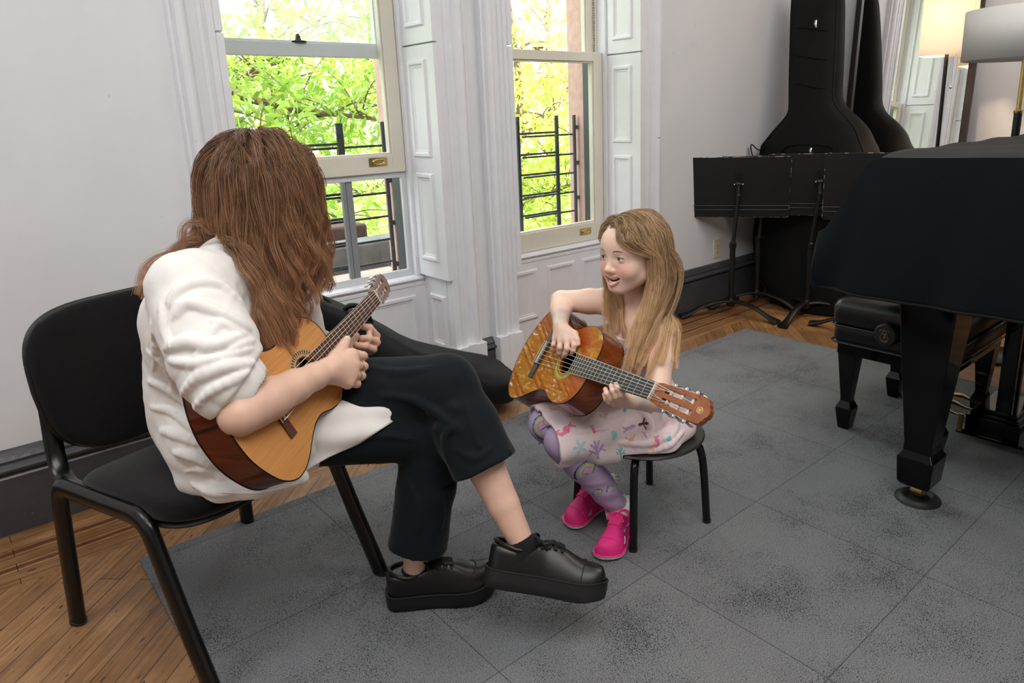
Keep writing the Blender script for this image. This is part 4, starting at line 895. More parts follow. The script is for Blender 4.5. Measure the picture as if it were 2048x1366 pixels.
og = V(0, 0, H) + GS * (V(1.4425, 1.479, .682) - V(0, 0, 1.457)); WS = .77; ow = V(0, 0, H) + WS * (V(.8306, 1.9639, .8014) - V(0, 0, 1.457))
gg, PG, AG = guitar('glossy amber guitar with a dark fingerboard across the lap of the girl', og, RG, GS, look_g)
gw, PW, AW = guitar('matte cedar topped guitar with mahogany sides held by the woman', ow, RW, WS, look_w)
# ================================================================== modelling with smooth distance fields
def smin(a, b, k):
    if k <= 0: return np.minimum(a, b)
    h = np.clip(.5 + .5 * (b - a) / k, 0, 1); return b * (1 - h) + a * h - k * h * (1 - h)
class Vox:
    def __init__(s, lo, hi, h):
        s.lo = np.asarray(lo, float); s.h = h; s.n = np.ceil((np.asarray(hi, float) - s.lo) / h).astype(int) + 1
        s.F = np.full(s.n, 1.0, np.float32)
    def sub(s, lo, hi, pad):
        a = np.clip(np.floor((np.asarray(lo) - pad - s.lo) / s.h).astype(int), 0, s.n); b = np.clip(np.ceil((np.asarray(hi) + pad - s.lo) / s.h).astype(int) + 1, 0, s.n)
        ax = [(s.lo[i] + s.h * np.arange(a[i], b[i])).astype(np.float32) for i in range(3)]
        return tuple(slice(a[i], b[i]) for i in range(3)), ax[0][:, None, None], ax[1][None, :, None], ax[2][None, None, :]
    def op(s, fn, lo, hi, k=0.0, mode='u'):
        sl, x, y, z = s.sub(lo, hi, k + 4 * s.h)
        if s.F[sl].size == 0: return s
        d = fn(x, y, z)
        if mode == 'u': s.F[sl] = smin(s.F[sl], d, k)
        else: s.F[sl] = -smin(-s.F[sl], d, k)
        return s
    def cone(s, a, b, ra, rb, k=0.0, mode='u'):
        a, b = np.asarray(a, float), np.asarray(b, float); ab = b - a; L2 = float(ab @ ab) + 1e-12
        def fn(x, y, z):
            t = np.clip(((x - a[0]) * ab[0] + (y - a[1]) * ab[1] + (z - a[2]) * ab[2]) / L2, 0, 1)
            return np.sqrt((x - a[0] - t * ab[0]) ** 2 + (y - a[1] - t * ab[1]) ** 2 + (z - a[2] - t * ab[2]) ** 2) - (ra + (rb - ra) * t)
        r = max(ra, rb); return s.op(fn, np.minimum(a, b) - r, np.maximum(a, b) + r, k, mode)
    def chain(s, pts, rs, k=0.0, kin=0.008, mode='u'):
        for i in range(len(pts) - 1): s.cone(pts[i], pts[i + 1], rs[i], rs[i + 1], k if i == 0 else kin, mode)
        return s
    def ell(s, c, r, R=None, k=0.0, mode='u'):
        c = np.asarray(c, float); r = np.asarray(r, float) if not np.isscalar(r) else V(r, r, r); R = np.eye(3) if R is None else np.asarray(R, float)  # columns: axes
        def fn(x, y, z):
            X, Y, Z = x - c[0], y - c[1], z - c[2]; q = [(X * R[0, i] + Y * R[1, i] + Z * R[2, i]) for i in range(3)]
            k0 = np.sqrt(sum((q[i] / r[i]) ** 2 for i in range(3))); k1 = np.sqrt(sum((q[i] / r[i] ** 2) ** 2 for i in range(3))) + 1e-9
            return k0 * (k0 - 1) / k1
        e = np.abs(R) @ r; return s.op(fn, c - e, c + e, k, mode)
    def mesh(s, relax=0):
        Fv = s.F; S = Fv < 0; C = [(i, j, k) for i in (0, 1) for j in (0, 1) for k in (0, 1)]; n = s.n - 1
        cor = lambda A, c: A[c[0]:c[0] + n[0], c[1]:c[1] + n[1], c[2]:c[2] + n[2]]
        cnt = sum(cor(S, c).astype(np.uint8) for c in C); act = (cnt > 0) & (cnt < 8); I = np.argwhere(act); m = len(I)
        idx = np.full(n, -1, np.int64); idx[act] = np.arange(m)
        val = np.stack([Fv[I[:, 0] + c[0], I[:, 1] + c[1], I[:, 2] + c[2]] for c in C], 1); pos = np.zeros((m, 3)); num = np.zeros(m)
        for a in range(8):
            for b in range(a + 1, 8):
                d = np.abs(np.array(C[a]) - np.array(C[b]))
                if d.sum() != 1: continue
                va, vb = val[:, a], val[:, b]; cr = (va < 0) != (vb < 0); t = np.where(cr, va / np.where(va == vb, 1, va - vb), 0)
                pos += np.where(cr[:, None], np.array(C[a]) + t[:, None] * (np.array(C[b]) - np.array(C[a])), 0); num += cr
        Vv = s.lo + s.h * (I + pos / num[:, None]); Q = []
        for ax in range(3):
            u, v = (ax + 1) % 3, (ax + 2) % 3
            A = S.take(range(0, s.n[ax] - 1), ax); B = S.take(range(1, s.n[ax]), ax); E = np.argwhere(A != B)
            E = E[(E[:, u] > 0) & (E[:, v] > 0) & (E[:, u] < n[u]) & (E[:, v] < n[v])]
            q = []
            for du, dv in ((-1, -1), (0, -1), (0, 0), (-1, 0)):
                e = E.copy(); e[:, u] += du; e[:, v] += dv; q.append(idx[e[:, 0], e[:, 1], e[:, 2]])
            q = np.stack(q, 1); flip = ~S[E[:, 0], E[:, 1], E[:, 2]]; q[flip] = q[flip][:, ::-1]; Q.append(q[(q >= 0).all(1)])
        Q = np.concatenate(Q)
        for _ in range(relax):
            acc = np.zeros_like(Vv); c_ = np.zeros(m)
            for i in range(4):
                a, b = Q[:, i], Q[:, (i + 1) % 4]; np.add.at(acc, a, Vv[b]); np.add.at(acc, b, Vv[a]); np.add.at(c_, a, 1); np.add.at(c_, b, 1)
            Vv = .5 * Vv + .5 * acc / np.maximum(c_, 1)[:, None]
        return Vv, Q
def sdf_obj(name, parts, m, parent, paint=None, cattr='Col'):
    """parts: list of (verts, quads) joined into ONE mesh; paint(verts) -> linear rgb"""
    off = 0; vs, qs = [], []
    for v, q in parts: vs.append(v); qs.append(q + off); off += len(v)
    v = np.concatenate(vs); q = np.concatenate(qs); me = bpy.data.meshes.new(name)
    me.vertices.add(len(v)); me.vertices.foreach_set('co', v.astype(np.float32).ravel())
    me.loops.add(q.size); me.loops.foreach_set('vertex_index', q.astype(np.int32).ravel())
    me.polygons.add(len(q)); me.polygons.foreach_set('loop_start', np.arange(0, q.size, 4, dtype=np.int32)); me.polygons.foreach_set('loop_total', np.full(len(q), 4, np.int32))
    me.update(); me.validate(); me.polygons.foreach_set('use_smooth', [True] * len(me.polygons))
    if paint is not None:
        c = np.ones((len(v), 4), np.float32); c[:, :3] = paint(v); at = me.color_attributes.new(cattr, 'FLOAT_COLOR', 'POINT'); at.data.foreach_set('color', c.ravel())
    me.materials.append(m); o = new_obj(name, me); put(o, parent); return o
def wob(p, k, seed, n=5):
    """smooth pseudo-noise in about -1..1 at wavelength 1/k, for arrays x, y, z"""
    r = np.random.default_rng(seed); x, y, z = p; out = 0
    for i in range(n):
        d = r.normal(size=3); d = d / np.linalg.norm(d) * k * (0.7 + .6 * r.random()) * 6.28; out = out + np.sin(x * d[0] + y * d[1] + z * d[2] + r.random() * 6.28 + 1.3 * np.sin(x * d[1] * .6 + y * d[2] * .6 - z * d[0] * .6))
    return out / n
def dcone(P, a, b, ra, rb):
    a, b = np.asarray(a, float), np.asarray(b, float); ab = b - a; t = np.clip(((P - a) @ ab) / (ab @ ab), 0, 1); return np.linalg.norm(P - a - t[:, None] * ab, axis=1) - (ra + (rb - ra) * t)
def dell(P, c, r, R):
    q = (P - c) @ R; k0 = np.linalg.norm(q / r, axis=1); k1 = np.linalg.norm(q / np.asarray(r) ** 2, axis=1) + 1e-9; return k0 * (k0 - 1) / k1
def lin(r, g, b): return np.array(srgb(r, g, b)[:3])

def hair_mat(name, c0, c1, rough=.38):
    m = bpy.data.materials.new(name); m.use_nodes = True; nt = m.node_tree; L = nt.links.new; b = nt.nodes['Principled BSDF']
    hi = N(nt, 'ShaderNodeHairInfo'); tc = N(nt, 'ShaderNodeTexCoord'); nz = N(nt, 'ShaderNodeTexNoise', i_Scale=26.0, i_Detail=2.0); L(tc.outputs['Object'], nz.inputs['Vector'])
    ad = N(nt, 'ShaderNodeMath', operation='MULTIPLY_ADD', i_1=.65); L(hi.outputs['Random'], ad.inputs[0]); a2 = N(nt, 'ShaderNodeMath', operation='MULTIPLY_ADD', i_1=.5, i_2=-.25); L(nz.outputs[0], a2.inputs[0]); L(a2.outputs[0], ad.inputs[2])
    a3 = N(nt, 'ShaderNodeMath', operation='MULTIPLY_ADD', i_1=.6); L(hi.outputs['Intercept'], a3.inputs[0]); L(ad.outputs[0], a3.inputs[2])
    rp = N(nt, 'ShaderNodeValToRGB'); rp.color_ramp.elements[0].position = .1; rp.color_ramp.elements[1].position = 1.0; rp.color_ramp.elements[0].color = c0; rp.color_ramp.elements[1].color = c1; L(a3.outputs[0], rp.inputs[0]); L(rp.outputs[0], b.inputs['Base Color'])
    b.inputs['Roughness'].default_value = rough; b.inputs['Specular IOR Level'].default_value = .45
    return m
def add_hair(name, strands, m, parent, r0=.00042, r1=.00018):
    """strands: array (n, k, 3)"""
    n, k = strands.shape[:2]; hc = bpy.data.hair_curves.new(name); hc.add_curves([k] * n)
    hc.attributes['position'].data.foreach_set('vector', strands.astype(np.float32).ravel())
    at = hc.attributes.get('radius') or hc.attributes.new('radius', 'FLOAT', 'POINT'); at.data.foreach_set('value', np.tile(np.linspace(r0, r1, k), n).astype(np.float32))
    hc.materials.append(m); o = new_obj(name, hc); put(o, parent); return o
def groom(roots, dirs, push, length, seg, inertia, grav, wave, rng, off=(.004, .016), pull=None):
    n = len(roots); k = int(round(length.max() / seg)) + 1; P = np.zeros((n, k, 3)); P[:, 0] = roots; v = dirs.copy(); o = rng.uniform(off[0], off[1], n)
    ramp = lambda i: min(1.0, i / 6)
    for i in range(1, k):
        st = (length / (k - 1))[:, None]
        v = v * inertia + grav * (1 - inertia); v += rng.normal(0, wave, (n, 3))
        if pull is not None: v += pull(P[:, i - 1], i * seg)
        v /= np.linalg.norm(v, axis=1)[:, None]; q = P[:, i - 1] + v * st
        for _ in range(2):
            d, g = push(q); pen = np.maximum(o * ramp(i) - d, 0); q = q + g * pen[:, None]
        nv = q - P[:, i - 1]; ln = np.linalg.norm(nv, axis=1)[:, None] + 1e-9; v = nv / ln; P[:, i] = P[:, i - 1] + v * st
    return P
def resample(P, m):
    n, k = P.shape[:2]; t = np.linspace(0, k - 1, m); i = np.clip(np.floor(t).astype(int), 0, k - 2); f = (t - i)[None, :, None]; return P[:, i] * (1 - f) + P[:, i + 1] * f
def grad_of(fn):
    def g(P):
        e = 2e-3; d = fn(P); G = np.stack([fn(P + np.eye(3)[i] * e) - d for i in range(3)], 1); return d, G / (np.linalg.norm(G, axis=1)[:, None] + 1e-9)
    return g
def thicken(guides, per, spread, rng, wamp, wlen, seg, tip=.35):
    """children round every guide: same course, spread narrowing to the tip, shared wave"""
    n, k = guides.shape[:2]; out = []; s_ = np.arange(k) * seg
    T = np.gradient(guides, axis=1); T /= np.linalg.norm(T, axis=2)[:, :, None] + 1e-9
    A = np.cross(T, V(.3, .5, .8)); A /= np.linalg.norm(A, axis=2)[:, :, None] + 1e-9; B = np.cross(T, A)
    ph = rng.uniform(0, 6.28, n); wl = wlen * rng.uniform(.75, 1.3, n); gr = ss(.08, .34, s_)
    base = guides + (wamp * gr * np.sin(6.28 * s_[None] / wl[:, None] + ph[:, None]))[:, :, None] * A + (.7 * wamp * gr * np.cos(6.28 * s_[None] / wl[:, None] + ph[:, None]))[:, :, None] * B
    sp = spread * (1 - (1 - tip) * s_ / s_[-1])
    for c in range(per):
        a = rng.uniform(0, 6.28, n); r = np.sqrt(rng.random(n)); fz = rng.normal(0, .0012, (n, 3))
        out.append(base + (r * np.cos(a))[:, None, None] * sp[None, :, None] * A + (r * np.sin(a))[:, None, None] * sp[None, :, None] * B + fz[:, None] * gr[None, :, None] * 2)
    return np.concatenate(out)

# ------------------------------------------------------------------ shoes
def shoe(parent, name, o, fwd, up, L, w, look, side):
    """o: point under the heel end; fwd along the sole, up out of it; side=+1: outer side is the wearer's right"""
    fwd = nrm(fwd); up = nrm(np.asarray(up) - fwd * (np.asarray(up) @ fwd)); rt = np.cross(fwd, up); P = lambda x, y, z: o + fwd * x * L + rt * y + up * z
    T = np.array([0, .02, .06, .14, .25, .38, .5, .62, .74, .84, .92, .97, 1.0]); Wd = w * np.array([.18, .45, .66, .74, .76, .76, .82, .93, 1.0, .96, .78, .52, .16])
    cu = side * w * np.array([0, 0, 0, 0, .02, .06, .10, .12, .10, .04, -.06, -.14, -.18]); ts = look['sole']; tr = look.get('toe_rise', .010)
    lift = lambda t: tr * ss(.72, 1.0, t) ** 1.4
    sm = spline([V(a, b, c) for a, b, c in zip(T, Wd, cu)], 4)
    def outline(k, z): return [P(.5 + (t - .5) * (1 + (k - 1) * .35), c + wd * k, z + lift(t)) for t, wd, c in sm] + [P(.5 + (t - .5) * (1 + (k - 1) * .35), c - wd * k, z + lift(t)) for t, wd, c in sm[::-1]]
    g = new_obj(name, None); g.location = tuple(float(x) for x in o); put(g, parent); g.empty_display_size = .03
    MB().loft([outline(.95, 0), outline(1.03, .004), outline(1.06, ts * .5), outline(1.05, ts)]).build('sole', look['m_sole'], g, smooth=40)
    MB().tube(outline(1.045, ts + .001) + [outline(1.045, ts + .001)[0]], .0022, 6).build('foxing_line', look['m_line'], g)
    hT = spline([V(*q) for q in zip(T, look['height'])], 4)[:, 1]; rings = []
    for (t, wd, c), h in zip(sm, hT):
        a = np.linspace(0, math.pi, 25); e = .72 - .42 * (1 - ss(.30, .50, t)); e2 = .8 - .35 * (1 - ss(.30, .50, t))
        rings.append([P(t * .985 + .007, c + wd * .98 * np.sign(math.cos(x)) * abs(math.cos(x)) ** e * (1 - .25 * max(0, math.sin(x)) * (h / .06) * ss(.25, .5, t)), ts * .8 + lift(t) + h * max(0, math.sin(x)) ** e2) for x in a])
    MB().loft(rings, closed=False).build('upper', look['m_upper'], g, smooth=60)
    top = lambda t, y=0.0: P(t, np.interp(t, sm[:, 0], sm[:, 2]) + y, ts * .8 + lift(t) + np.interp(t, T, look['height']) * (1 - (y / (w * .95)) ** 2 * .55) + .0015)
    # tongue, collar, laces
    b = MB(); cl = [P(.035 + .345 * (1 - math.cos(a)) / 2, (.66 * (1 - .25 * abs(math.cos(a)) ** 3)) * w * math.sin(a), ts * .8 + look['collar'] + .010 * abs(math.cos(a)) * (1 if math.cos(a) > 0 else -.1)) for a in np.linspace(0, 2 * math.pi, 28, endpoint=False)]
    b.tube(cl + [cl[0]], .0045, 8).build('collar', look['m_upper'], g)
    tg = MB(); tp = [top(t) for t in np.linspace(.62, .34, 8)]; tp += [tp[-1] + up * .018 - fwd * .006]; tg.tube(tp, [.016] * len(tp), 10, flat=(1, .22, rt)).build('tongue', look['m_tongue'], g)
    lc = MB(); ts_ = np.linspace(.60, .37, look['rows']); ey = .30 * w + .006
    for i, t in enumerate(ts_):
        lc.tube(spline([top(t, -ey), top(t - .006, 0) + up * .004, top(t, ey)], 5), look['lace_r'], 6, flat=(1.6, .7))
        if i + 1 < len(ts_):
            for q in (-1, 1): lc.tube(spline([top(t, q * ey), top((t + ts_[i + 1]) / 2, 0) + up * .005, top(ts_[i + 1], -q * ey)], 5), look['lace_r'], 6, flat=(1.6, .7))
    kn = top(ts_[-1] - .02) + up * .008; lc.sphere(kn, .0065)
    for q in (-1, 1):
        lc.tube(spline([kn, kn + rt * q * .020 + up * .013 + fwd * .004, kn + rt * q * .036 + up * .006 + fwd * .012, kn + rt * q * .026 - up * .004 + fwd * .010, kn], 6), look['lace_r'], 6, flat=(1.5, .7))
        lc.tube(spline([kn, kn + rt * q * .014 + fwd * .018, kn + rt * q * .024 + fwd * .034 - up * .010], 5), look['lace_r'], 6)
    lc.build('laces', look['m_lace'], g)
    b = MB()
    for t in ts_:
        for q in (-1, 1): b.lathe([(.0022, 0), (.0036, .0004), (.0036, .0014), (.0020, .0016)], frame(top(t, q * ey) + up * .0004, fwd, up + rt * q * .5), 10)
    b.build('eyelets', look['m_line'], g)
    if look.get('toe_seam'):
        t = look['toe_seam']; wd = np.interp(t, T, Wd); c = np.interp(t, T, cu); MB().tube([P(t + .05 * (1 - abs(math.cos(x))) - .03, c + wd * .99 * math.cos(x), ts * .8 + lift(t) + np.interp(t, T, look['height']) * math.sin(x) ** .8 + .0008) for x in np.linspace(.12, math.pi - .12, 17)], .0012, 6).build('toe_seam', look['m_line'], g)
    return g, P, top
# ================================================================== the woman (guitar teacher), seen from behind her right shoulder
SKINW = M('fair_skin', (1, 1, 1, 1), rough=.45, var=.04, scale=40, bump=.06, bscale=500, sss=.25, vcol='Col')
LINEN = M('white_linen', srgb(240, 237, 232), rough=.85, var=.025, scale=30, bump=.22, bscale=900, sheen=.15, spec=.2)
TROUS = M('black_twill', srgb(19, 26, 30), rough=.88, var=.15, scale=8, bump=.25, bscale=900, sheen=.10, spec=.2)
SOCKB = M('black_rib_knit', srgb(14, 14, 15), rough=.95, bump=.5, bscale=600)
SHOEB = M('black_shoe_leather', srgb(15, 15, 16), rough=.36, var=.1, scale=30, bump=.06); SOLEB = M('black_rubber', srgb(20, 20, 21), rough=.6, bump=.1); LACEB = M('black_lace', srgb(10, 10, 11), rough=.9)
woman = thing('person', 'woman with long brown hair in a loose white shirt and black cropped trousers playing guitar', 'person', (.45, 1.68, 0))
pel, wai, che, nek = V(.45, 1.68, .53), V(.44, 1.66, .65), V(.445, 1.625, .775), V(.49, 1.60, .895)
tf, tr_ = nrm(V(.66, -.75, 0)), nrm(V(-.75, -.66, 0))
RS, LS = atd(375, 578, 1.41), V(.61, 1.735, .865)
RE, RWr = atd(480, 826, 1.325), atd(652, 742, 1.535)
LE, LWr = V(.70, 1.86, .63), atd(690, 738, 1.875)
rhip, lhip = V(.405, 1.59, .525), V(.52, 1.72, .53)
rkn, lkn = V(.815, 1.385, .465), atd(893, 770, 1.665)
rank, lank = atd(828, 1150, 1.775), atd(1046, 1090, 1.625)
hc = V(.555, 1.60, 1.055); hu = nrm(V(.42, -.02, .90)); hf = nrm(V(.82, .12, -.50)); hf = nrm(hf - hu * (hf @ hu)); hl = np.cross(hu, hf); HR = np.stack([hf, hl, hu], 1)
hp = lambda f, l, u: hc + f * hf + l * hl + u * hu

def finger(vx, pts, r0, r1, k=.004): vx.chain(pts, list(np.linspace(r0, r1, len(pts))), k, .003)
# -- coarse body, mostly under the clothes
v = Vox((.05, 1.0, .02), (1.12, 2.0, 1.20), .006)
v.ell(pel, (.15, .13, .10), np.stack([tr_, tf, V(0, 0, 1)], 1)).cone(pel, wai, .125, .11, .04).cone(wai, che, .11, .115, .04).cone(che, nek, .11, .05, .05).cone(RS, LS, .055, .055, .05)
v.cone(nek, hc - .06 * hu - .02 * hf, .052, .05, .02).cone(RS, RE, .048, .036, .02).cone(RE, RWr, .034, .022, .012).cone(LS, LE, .05, .04, .02).cone(LE, LWr, .04, .027, .012)
v.cone(rhip, rkn, .085, .055, .03).cone(lhip, lkn, .085, .055, .03); calf = lambda a, b: [a, a + (b - a) * .3, a + (b - a) * .75, b]
v.chain(calf(rkn, rank), [.050, .052, .035, .028], .02).chain(calf(lkn, lank), [.050, .053, .036, .028], .02)
# head with a plain face turned down towards the fretboard
hd = Vox(hc - .16, hc + .16, .004)
hd.ell(hp(-.015, 0, .030), (.095, .076, .080), HR).ell(hp(.022, 0, -.025), (.066, .062, .080), HR, .03).ell(hp(.062, 0, -.092), .020, None, .025).cone(hp(.078, 0, .0), hp(.098, 0, -.032), .008, .011, .010)
for q in (-1, 1): hd.ell(hp(.086, q * .031, .002), .016, None, .012, 's').ell(hp(.050, q * .036, -.035), .026, None, .02).ell(hp(-.004, q * .077, -.012), (.020, .008, .030), HR, .006)
hd.chain([hp(.078, -.022, -.060), hp(.090, 0, -.056), hp(.078, .022, -.060)], [.003, .006, .003], .006).chain([hp(.077, -.020, -.064), hp(.088, 0, -.070), hp(.077, .020, -.064)], [.003, .006, .003], .006)
hd.cone(hp(-.02, 0, -.06), nek, .05, .052, .02)
# -- right forearm and hand, fine
h1 = Vox(np.minimum(RE, RWr) - .12, np.maximum(RE, RWr) + V(.16, .16, .12), .0022)
fa = lambda t: RE + (RWr - RE) * t
h1.cone(RE + (RS - RE) * .3, RE, .041, .0385).chain([RE, fa(.12), fa(.3), fa(.6), fa(.85), RWr], [.0375, .0410, .0415, .0335, .0275, .0265], .012, .012)
h1.ell(RE + nrm(RE - RS) * .010 + nrm(RE - RWr) * .006, .026, None, .02)
D = atd
mc = [D(704, 711, 1.600), D(707, 731, 1.592), D(703, 750, 1.583), D(695, 765, 1.572)]
for a, r in zip(mc, (.0155, .016, .0155, .014)): h1.cone(RWr + (a - RWr) * .10, a, .0215, r, .012)
h1.cone(mc[0], mc[3], .0135, .0125, .008)
fg = [[mc[0], D(726, 712, 1.632), D(716, 708, 1.660), D(700, 702, 1.672)], [mc[1], D(727, 733, 1.625), D(713, 727, 1.660), D(697, 717, 1.675)], [mc[2], D(723, 752, 1.617), D(708, 746, 1.652), D(694, 734, 1.668)], [mc[3], D(714, 768, 1.602), D(702, 762, 1.632), D(690, 752, 1.650)]]
for f_, r in zip(fg, (.0100, .0104, .0100, .0088)): finger(h1, f_, r * 1.16, r * .80, .005)
th_ = [RWr + (mc[0] - RWr) * .22, D(672, 715, 1.575), D(684, 697, 1.598), D(690, 686, 1.618), D(694.5, 678, 1.632)]
h1.chain(th_, [.020, .0165, .0125, .0105, .0082], .012, .004)
# -- left hand round the neck
h2 = Vox(LWr - V(.16, .20, .12), LWr + V(.16, .12, .17), .0022)
h2.cone(LE + (LWr - LE) * .55, LWr, .034, .026)
lm = [D(727, 692, 1.865), D(721, 702, 1.855), D(714, 711, 1.845), D(707, 719, 1.835)]
for a in lm: h2.cone(LWr, a, .020, .0135, .010)
lf = [[lm[0], D(752.5, 672, 1.835), D(739, 655.5, 1.805), D(725.5, 653, 1.785)], [lm[1], D(752.5, 685, 1.825), D(738, 677.5, 1.792), D(724, 677, 1.772)], [lm[2], D(745.5, 699, 1.812), D(730, 692.5, 1.780), D(713, 691, 1.762)], [lm[3], D(726, 708, 1.800), D(714, 703, 1.775), D(703, 702, 1.757)]]
for f_, r in zip(lf, (.0100, .0106, .0104, .0092)): finger(h2, f_, r * 1.12, r * .84, .004)
for i in range(3): h2.cone(lf[i][1], lf[i + 1][1], .0075, .0075, .004).cone(lf[i][2], lf[i + 1][2], .0070, .0070, .003)
h2.chain([LWr, D(703, 718, 1.885), D(700, 692, 1.895), D(712, 672, 1.90)], [.018, .015, .012, .010], .01)
nails = [(fg[0][3], 0)]
def paint_w(P):
    c = np.tile(lin(230, 190, 168), (len(P), 1)); red = lin(205, 138, 118)
    kn = np.array(mc + [f_[1] for f_ in fg] + [f_[1] for f_ in lf] + [f_[3] for f_ in lf] + [RE + nrm(RE - RS) * .03])
    d = np.min(np.linalg.norm(P[:, None] - kn[None], axis=2), axis=1) if len(P) < 90000 else np.concatenate([np.min(np.linalg.norm(p[:, None] - kn[None], axis=2), axis=1) for p in np.array_split(P, 12)])
    w = .45 * (1 - ss(.006, .022, d))[:, None]; c = c * (1 - w) + red * w
    tn = D(696, 674.5, 1.628); w = (1 - ss(.005, .0075, np.linalg.norm(P - tn, axis=1)))[:, None]; c = c * (1 - w) + lin(244, 214, 206) * w
    q = (P - hc) @ HR; sc = ((np.linalg.norm(q, axis=1) < .15) & ((q[:, 0] < .045) | (q[:, 2] > .075)) & (q[:, 2] > -.085))[:, None]; return np.where(sc, lin(84, 56, 40), c)
sdf_obj('body', [v.mesh(), hd.mesh(), h1.mesh(), h2.mesh()], SKINW, woman, paint_w)
# rings on two fingers
for f_ in (fg[1], fg[2]):
    c = f_[0] * .42 + f_[1] * .58; ax = nrm(f_[1] - f_[0]); fr = frame(c, np.cross(ax, V(.3, .2, .9)), ax); a = np.linspace(0, 2 * math.pi, 29)
    MB().tube([fr[0] + .0124 * (math.cos(t) * fr[1] + math.sin(t) * fr[2]) for t in a], .0013, 6).build('ring', CHROME, woman)

# -- shirt
v = Vox((.05, 1.10, .40), (.95, 2.02, 1.02), .0034)
BR = np.stack([tr_, tf, V(0, 0, 1)], 1); bk = -tf
v.ell(pel + V(0, 0, .02) + bk * .005, (.172, .160, .13), BR).cone(pel + bk * .005, wai + bk * .006, .148, .140, .06).cone(wai + bk * .006, che + bk * .002, .140, .146, .06).cone(che, nek + V(0, 0, -.03), .136, .07, .05)
v.cone(RS + (nek - RS) * .05, nek + V(0, 0, -.02), .066, .07, .05).cone(LS, nek + V(0, 0, -.02), .064, .07, .05).ell(che + tr_ * .08 + bk * .01, .10, None, .05)
sl = lambda t: RS + (RE - RS) * t
v.chain([RS, sl(.25), sl(.5), sl(.70), sl(.80)], [.073, .079, .081, .076, .068], .035, .02)
ca = nrm(nrm(RE - RS) * .8 + nrm(RWr - RE) * .6); cuff = sl(.80) + nrm(RWr - RE) * .014 + nrm(RE - RS) * .004
v.chain([LS, LS + (LE - LS) * .5, LE], [.068, .074, .066], .03, .02)
v.cone(pel + bk * .10 + V(0, 0, -.05), rhip + tr_ * .045 + V(0, 0, -.055), .062, .050, .04)
v.cone(rhip + tr_ * .01, rhip + (rkn - rhip) * .30, .116, .106, .03)
v.chain([pel + bk * .09 + V(0, 0, -.05), atd(398, 955, 1.55), atd(448, 975, 1.51), atd(520, 972, 1.50), atd(600, 955, 1.53)], [.05, .040, .034, .026, .018], .03, .02)
# explicit folds: bunched sleeve, tension lines on the back and waist
sd = nrm(np.cross(RE - RS, ray(420, 700))); vw = -nrm(ray(420, 700))
def folds(v, paths, k=.007):
    """raised creases lying on the cloth: each path is a chain of points found on the plain garment"""
    fv, fq = v.mesh(); fb = BVHTree.FromPolygons([tuple(p) for p in fv], [tuple(int(i) for i in f) for f in fq])
    for pts, hgt, wid in paths:
        P_ = []
        for p in spline([V(*p) for p in pts], 4):
            h_ = fb.ray_cast(Vector((0, 0, H)), Vector(ray(*p)).normalized())
            if h_[0] is not None: P_.append((np.array(h_[0]), -np.array(h_[1]) if np.array(h_[1]) @ ray(*p) > 0 else np.array(h_[1])))
        if len(P_) < 3: continue
        n_ = len(P_); prof = np.sin(np.linspace(.12, math.pi - .12, n_)) ** .6; v.chain([p + n__ * (hgt * q - wid * q) for (p, n__), q in zip(P_, prof)], [max(.0015, wid * q) for q in prof], k, .004)
folds(v, [([(341, 612), (352, 585), (387, 566), (438, 570), (486, 610)], .010, .013), ([(350, 636), (375, 607), (419, 617), (474, 642), (500, 660)], .011, .014), ([(332, 698), (372, 684), (430, 690), (489, 668)], .013, .016), ([(336, 720), (381, 727), (438, 718), (505, 697)], .010, .012),
          ([(362, 790), (400, 752), (460, 730), (517, 727)], .012, .015), ([(384, 822), (420, 784), (484, 752), (520, 745)], .008, .010), ([(372, 740), (400, 700), (430, 655), (450, 640)], .006, .010), ([(455, 705), (480, 690), (510, 680)], .007, .009), ([(420, 640), (455, 650), (490, 680)], .006, .009),
          ([(290, 700), (318, 722), (345, 760), (352, 800)], .007, .010), ([(296, 762), (330, 775), (372, 812)], .008, .011), ([(303, 815), (340, 822), (380, 852), (398, 870)], .008, .011), ([(322, 862), (352, 868), (400, 890)], .009, .012), ([(345, 905), (380, 912), (425, 935)], .008, .011), ([(370, 945), (410, 940), (450, 958)], .007, .010), ([(300, 640), (310, 690), (306, 740)], .005, .009), ([(322, 610), (330, 660), (345, 700)], .007, .010), ([(382, 968), (420, 985), (470, 985)], .006, .009)])
sl_, x, y, z = v.sub((.05, 1.10, .40), (.95, 2.02, 1.02), 0); near = np.abs(v.F[sl_]) < .035
ad = nrm(RE - RS); aL = np.linalg.norm(RE - RS); t_ = ((x - RS[0]) * ad[0] + (y - RS[1]) * ad[1] + (z - RS[2]) * ad[2]) / aL
rx, ry, rz = x - RS[0] - t_ * aL * ad[0], y - RS[1] - t_ * aL * ad[1], z - RS[2] - t_ * aL * ad[2]; rr = np.sqrt(rx ** 2 + ry ** 2 + rz ** 2)
c1 = rx * sd[0] + ry * sd[1] + rz * sd[2]
on_arm = (1 - ss(.092, .125, rr)) * ss(.02, .22, t_) * (1 - ss(.82, .95, t_))
ph = 6.28 * (t_ * 1.7 + .42 * np.sin(c1 * 22 + 1.2) + .85 * wob((x, y, z), 2.6, 21)); msk = ss(-.25, .35, wob((x, y, z), 3.4, 27))
v.F[sl_] -= np.where(near, on_arm * (.002 + .0045 * t_) * (.35 + .65 * msk) * (np.abs(np.sin(ph)) ** .8 - .6), 0).astype(np.float32)
ph = 6.28 * (z * 3.2 + (x * .6 - y * .5) * 3.2 + .8 * wob((x, y, z), 2.4, 22)); on_w = (1 - on_arm) * (1 - ss(.72, .86, z)) * ss(.42, .52, z)
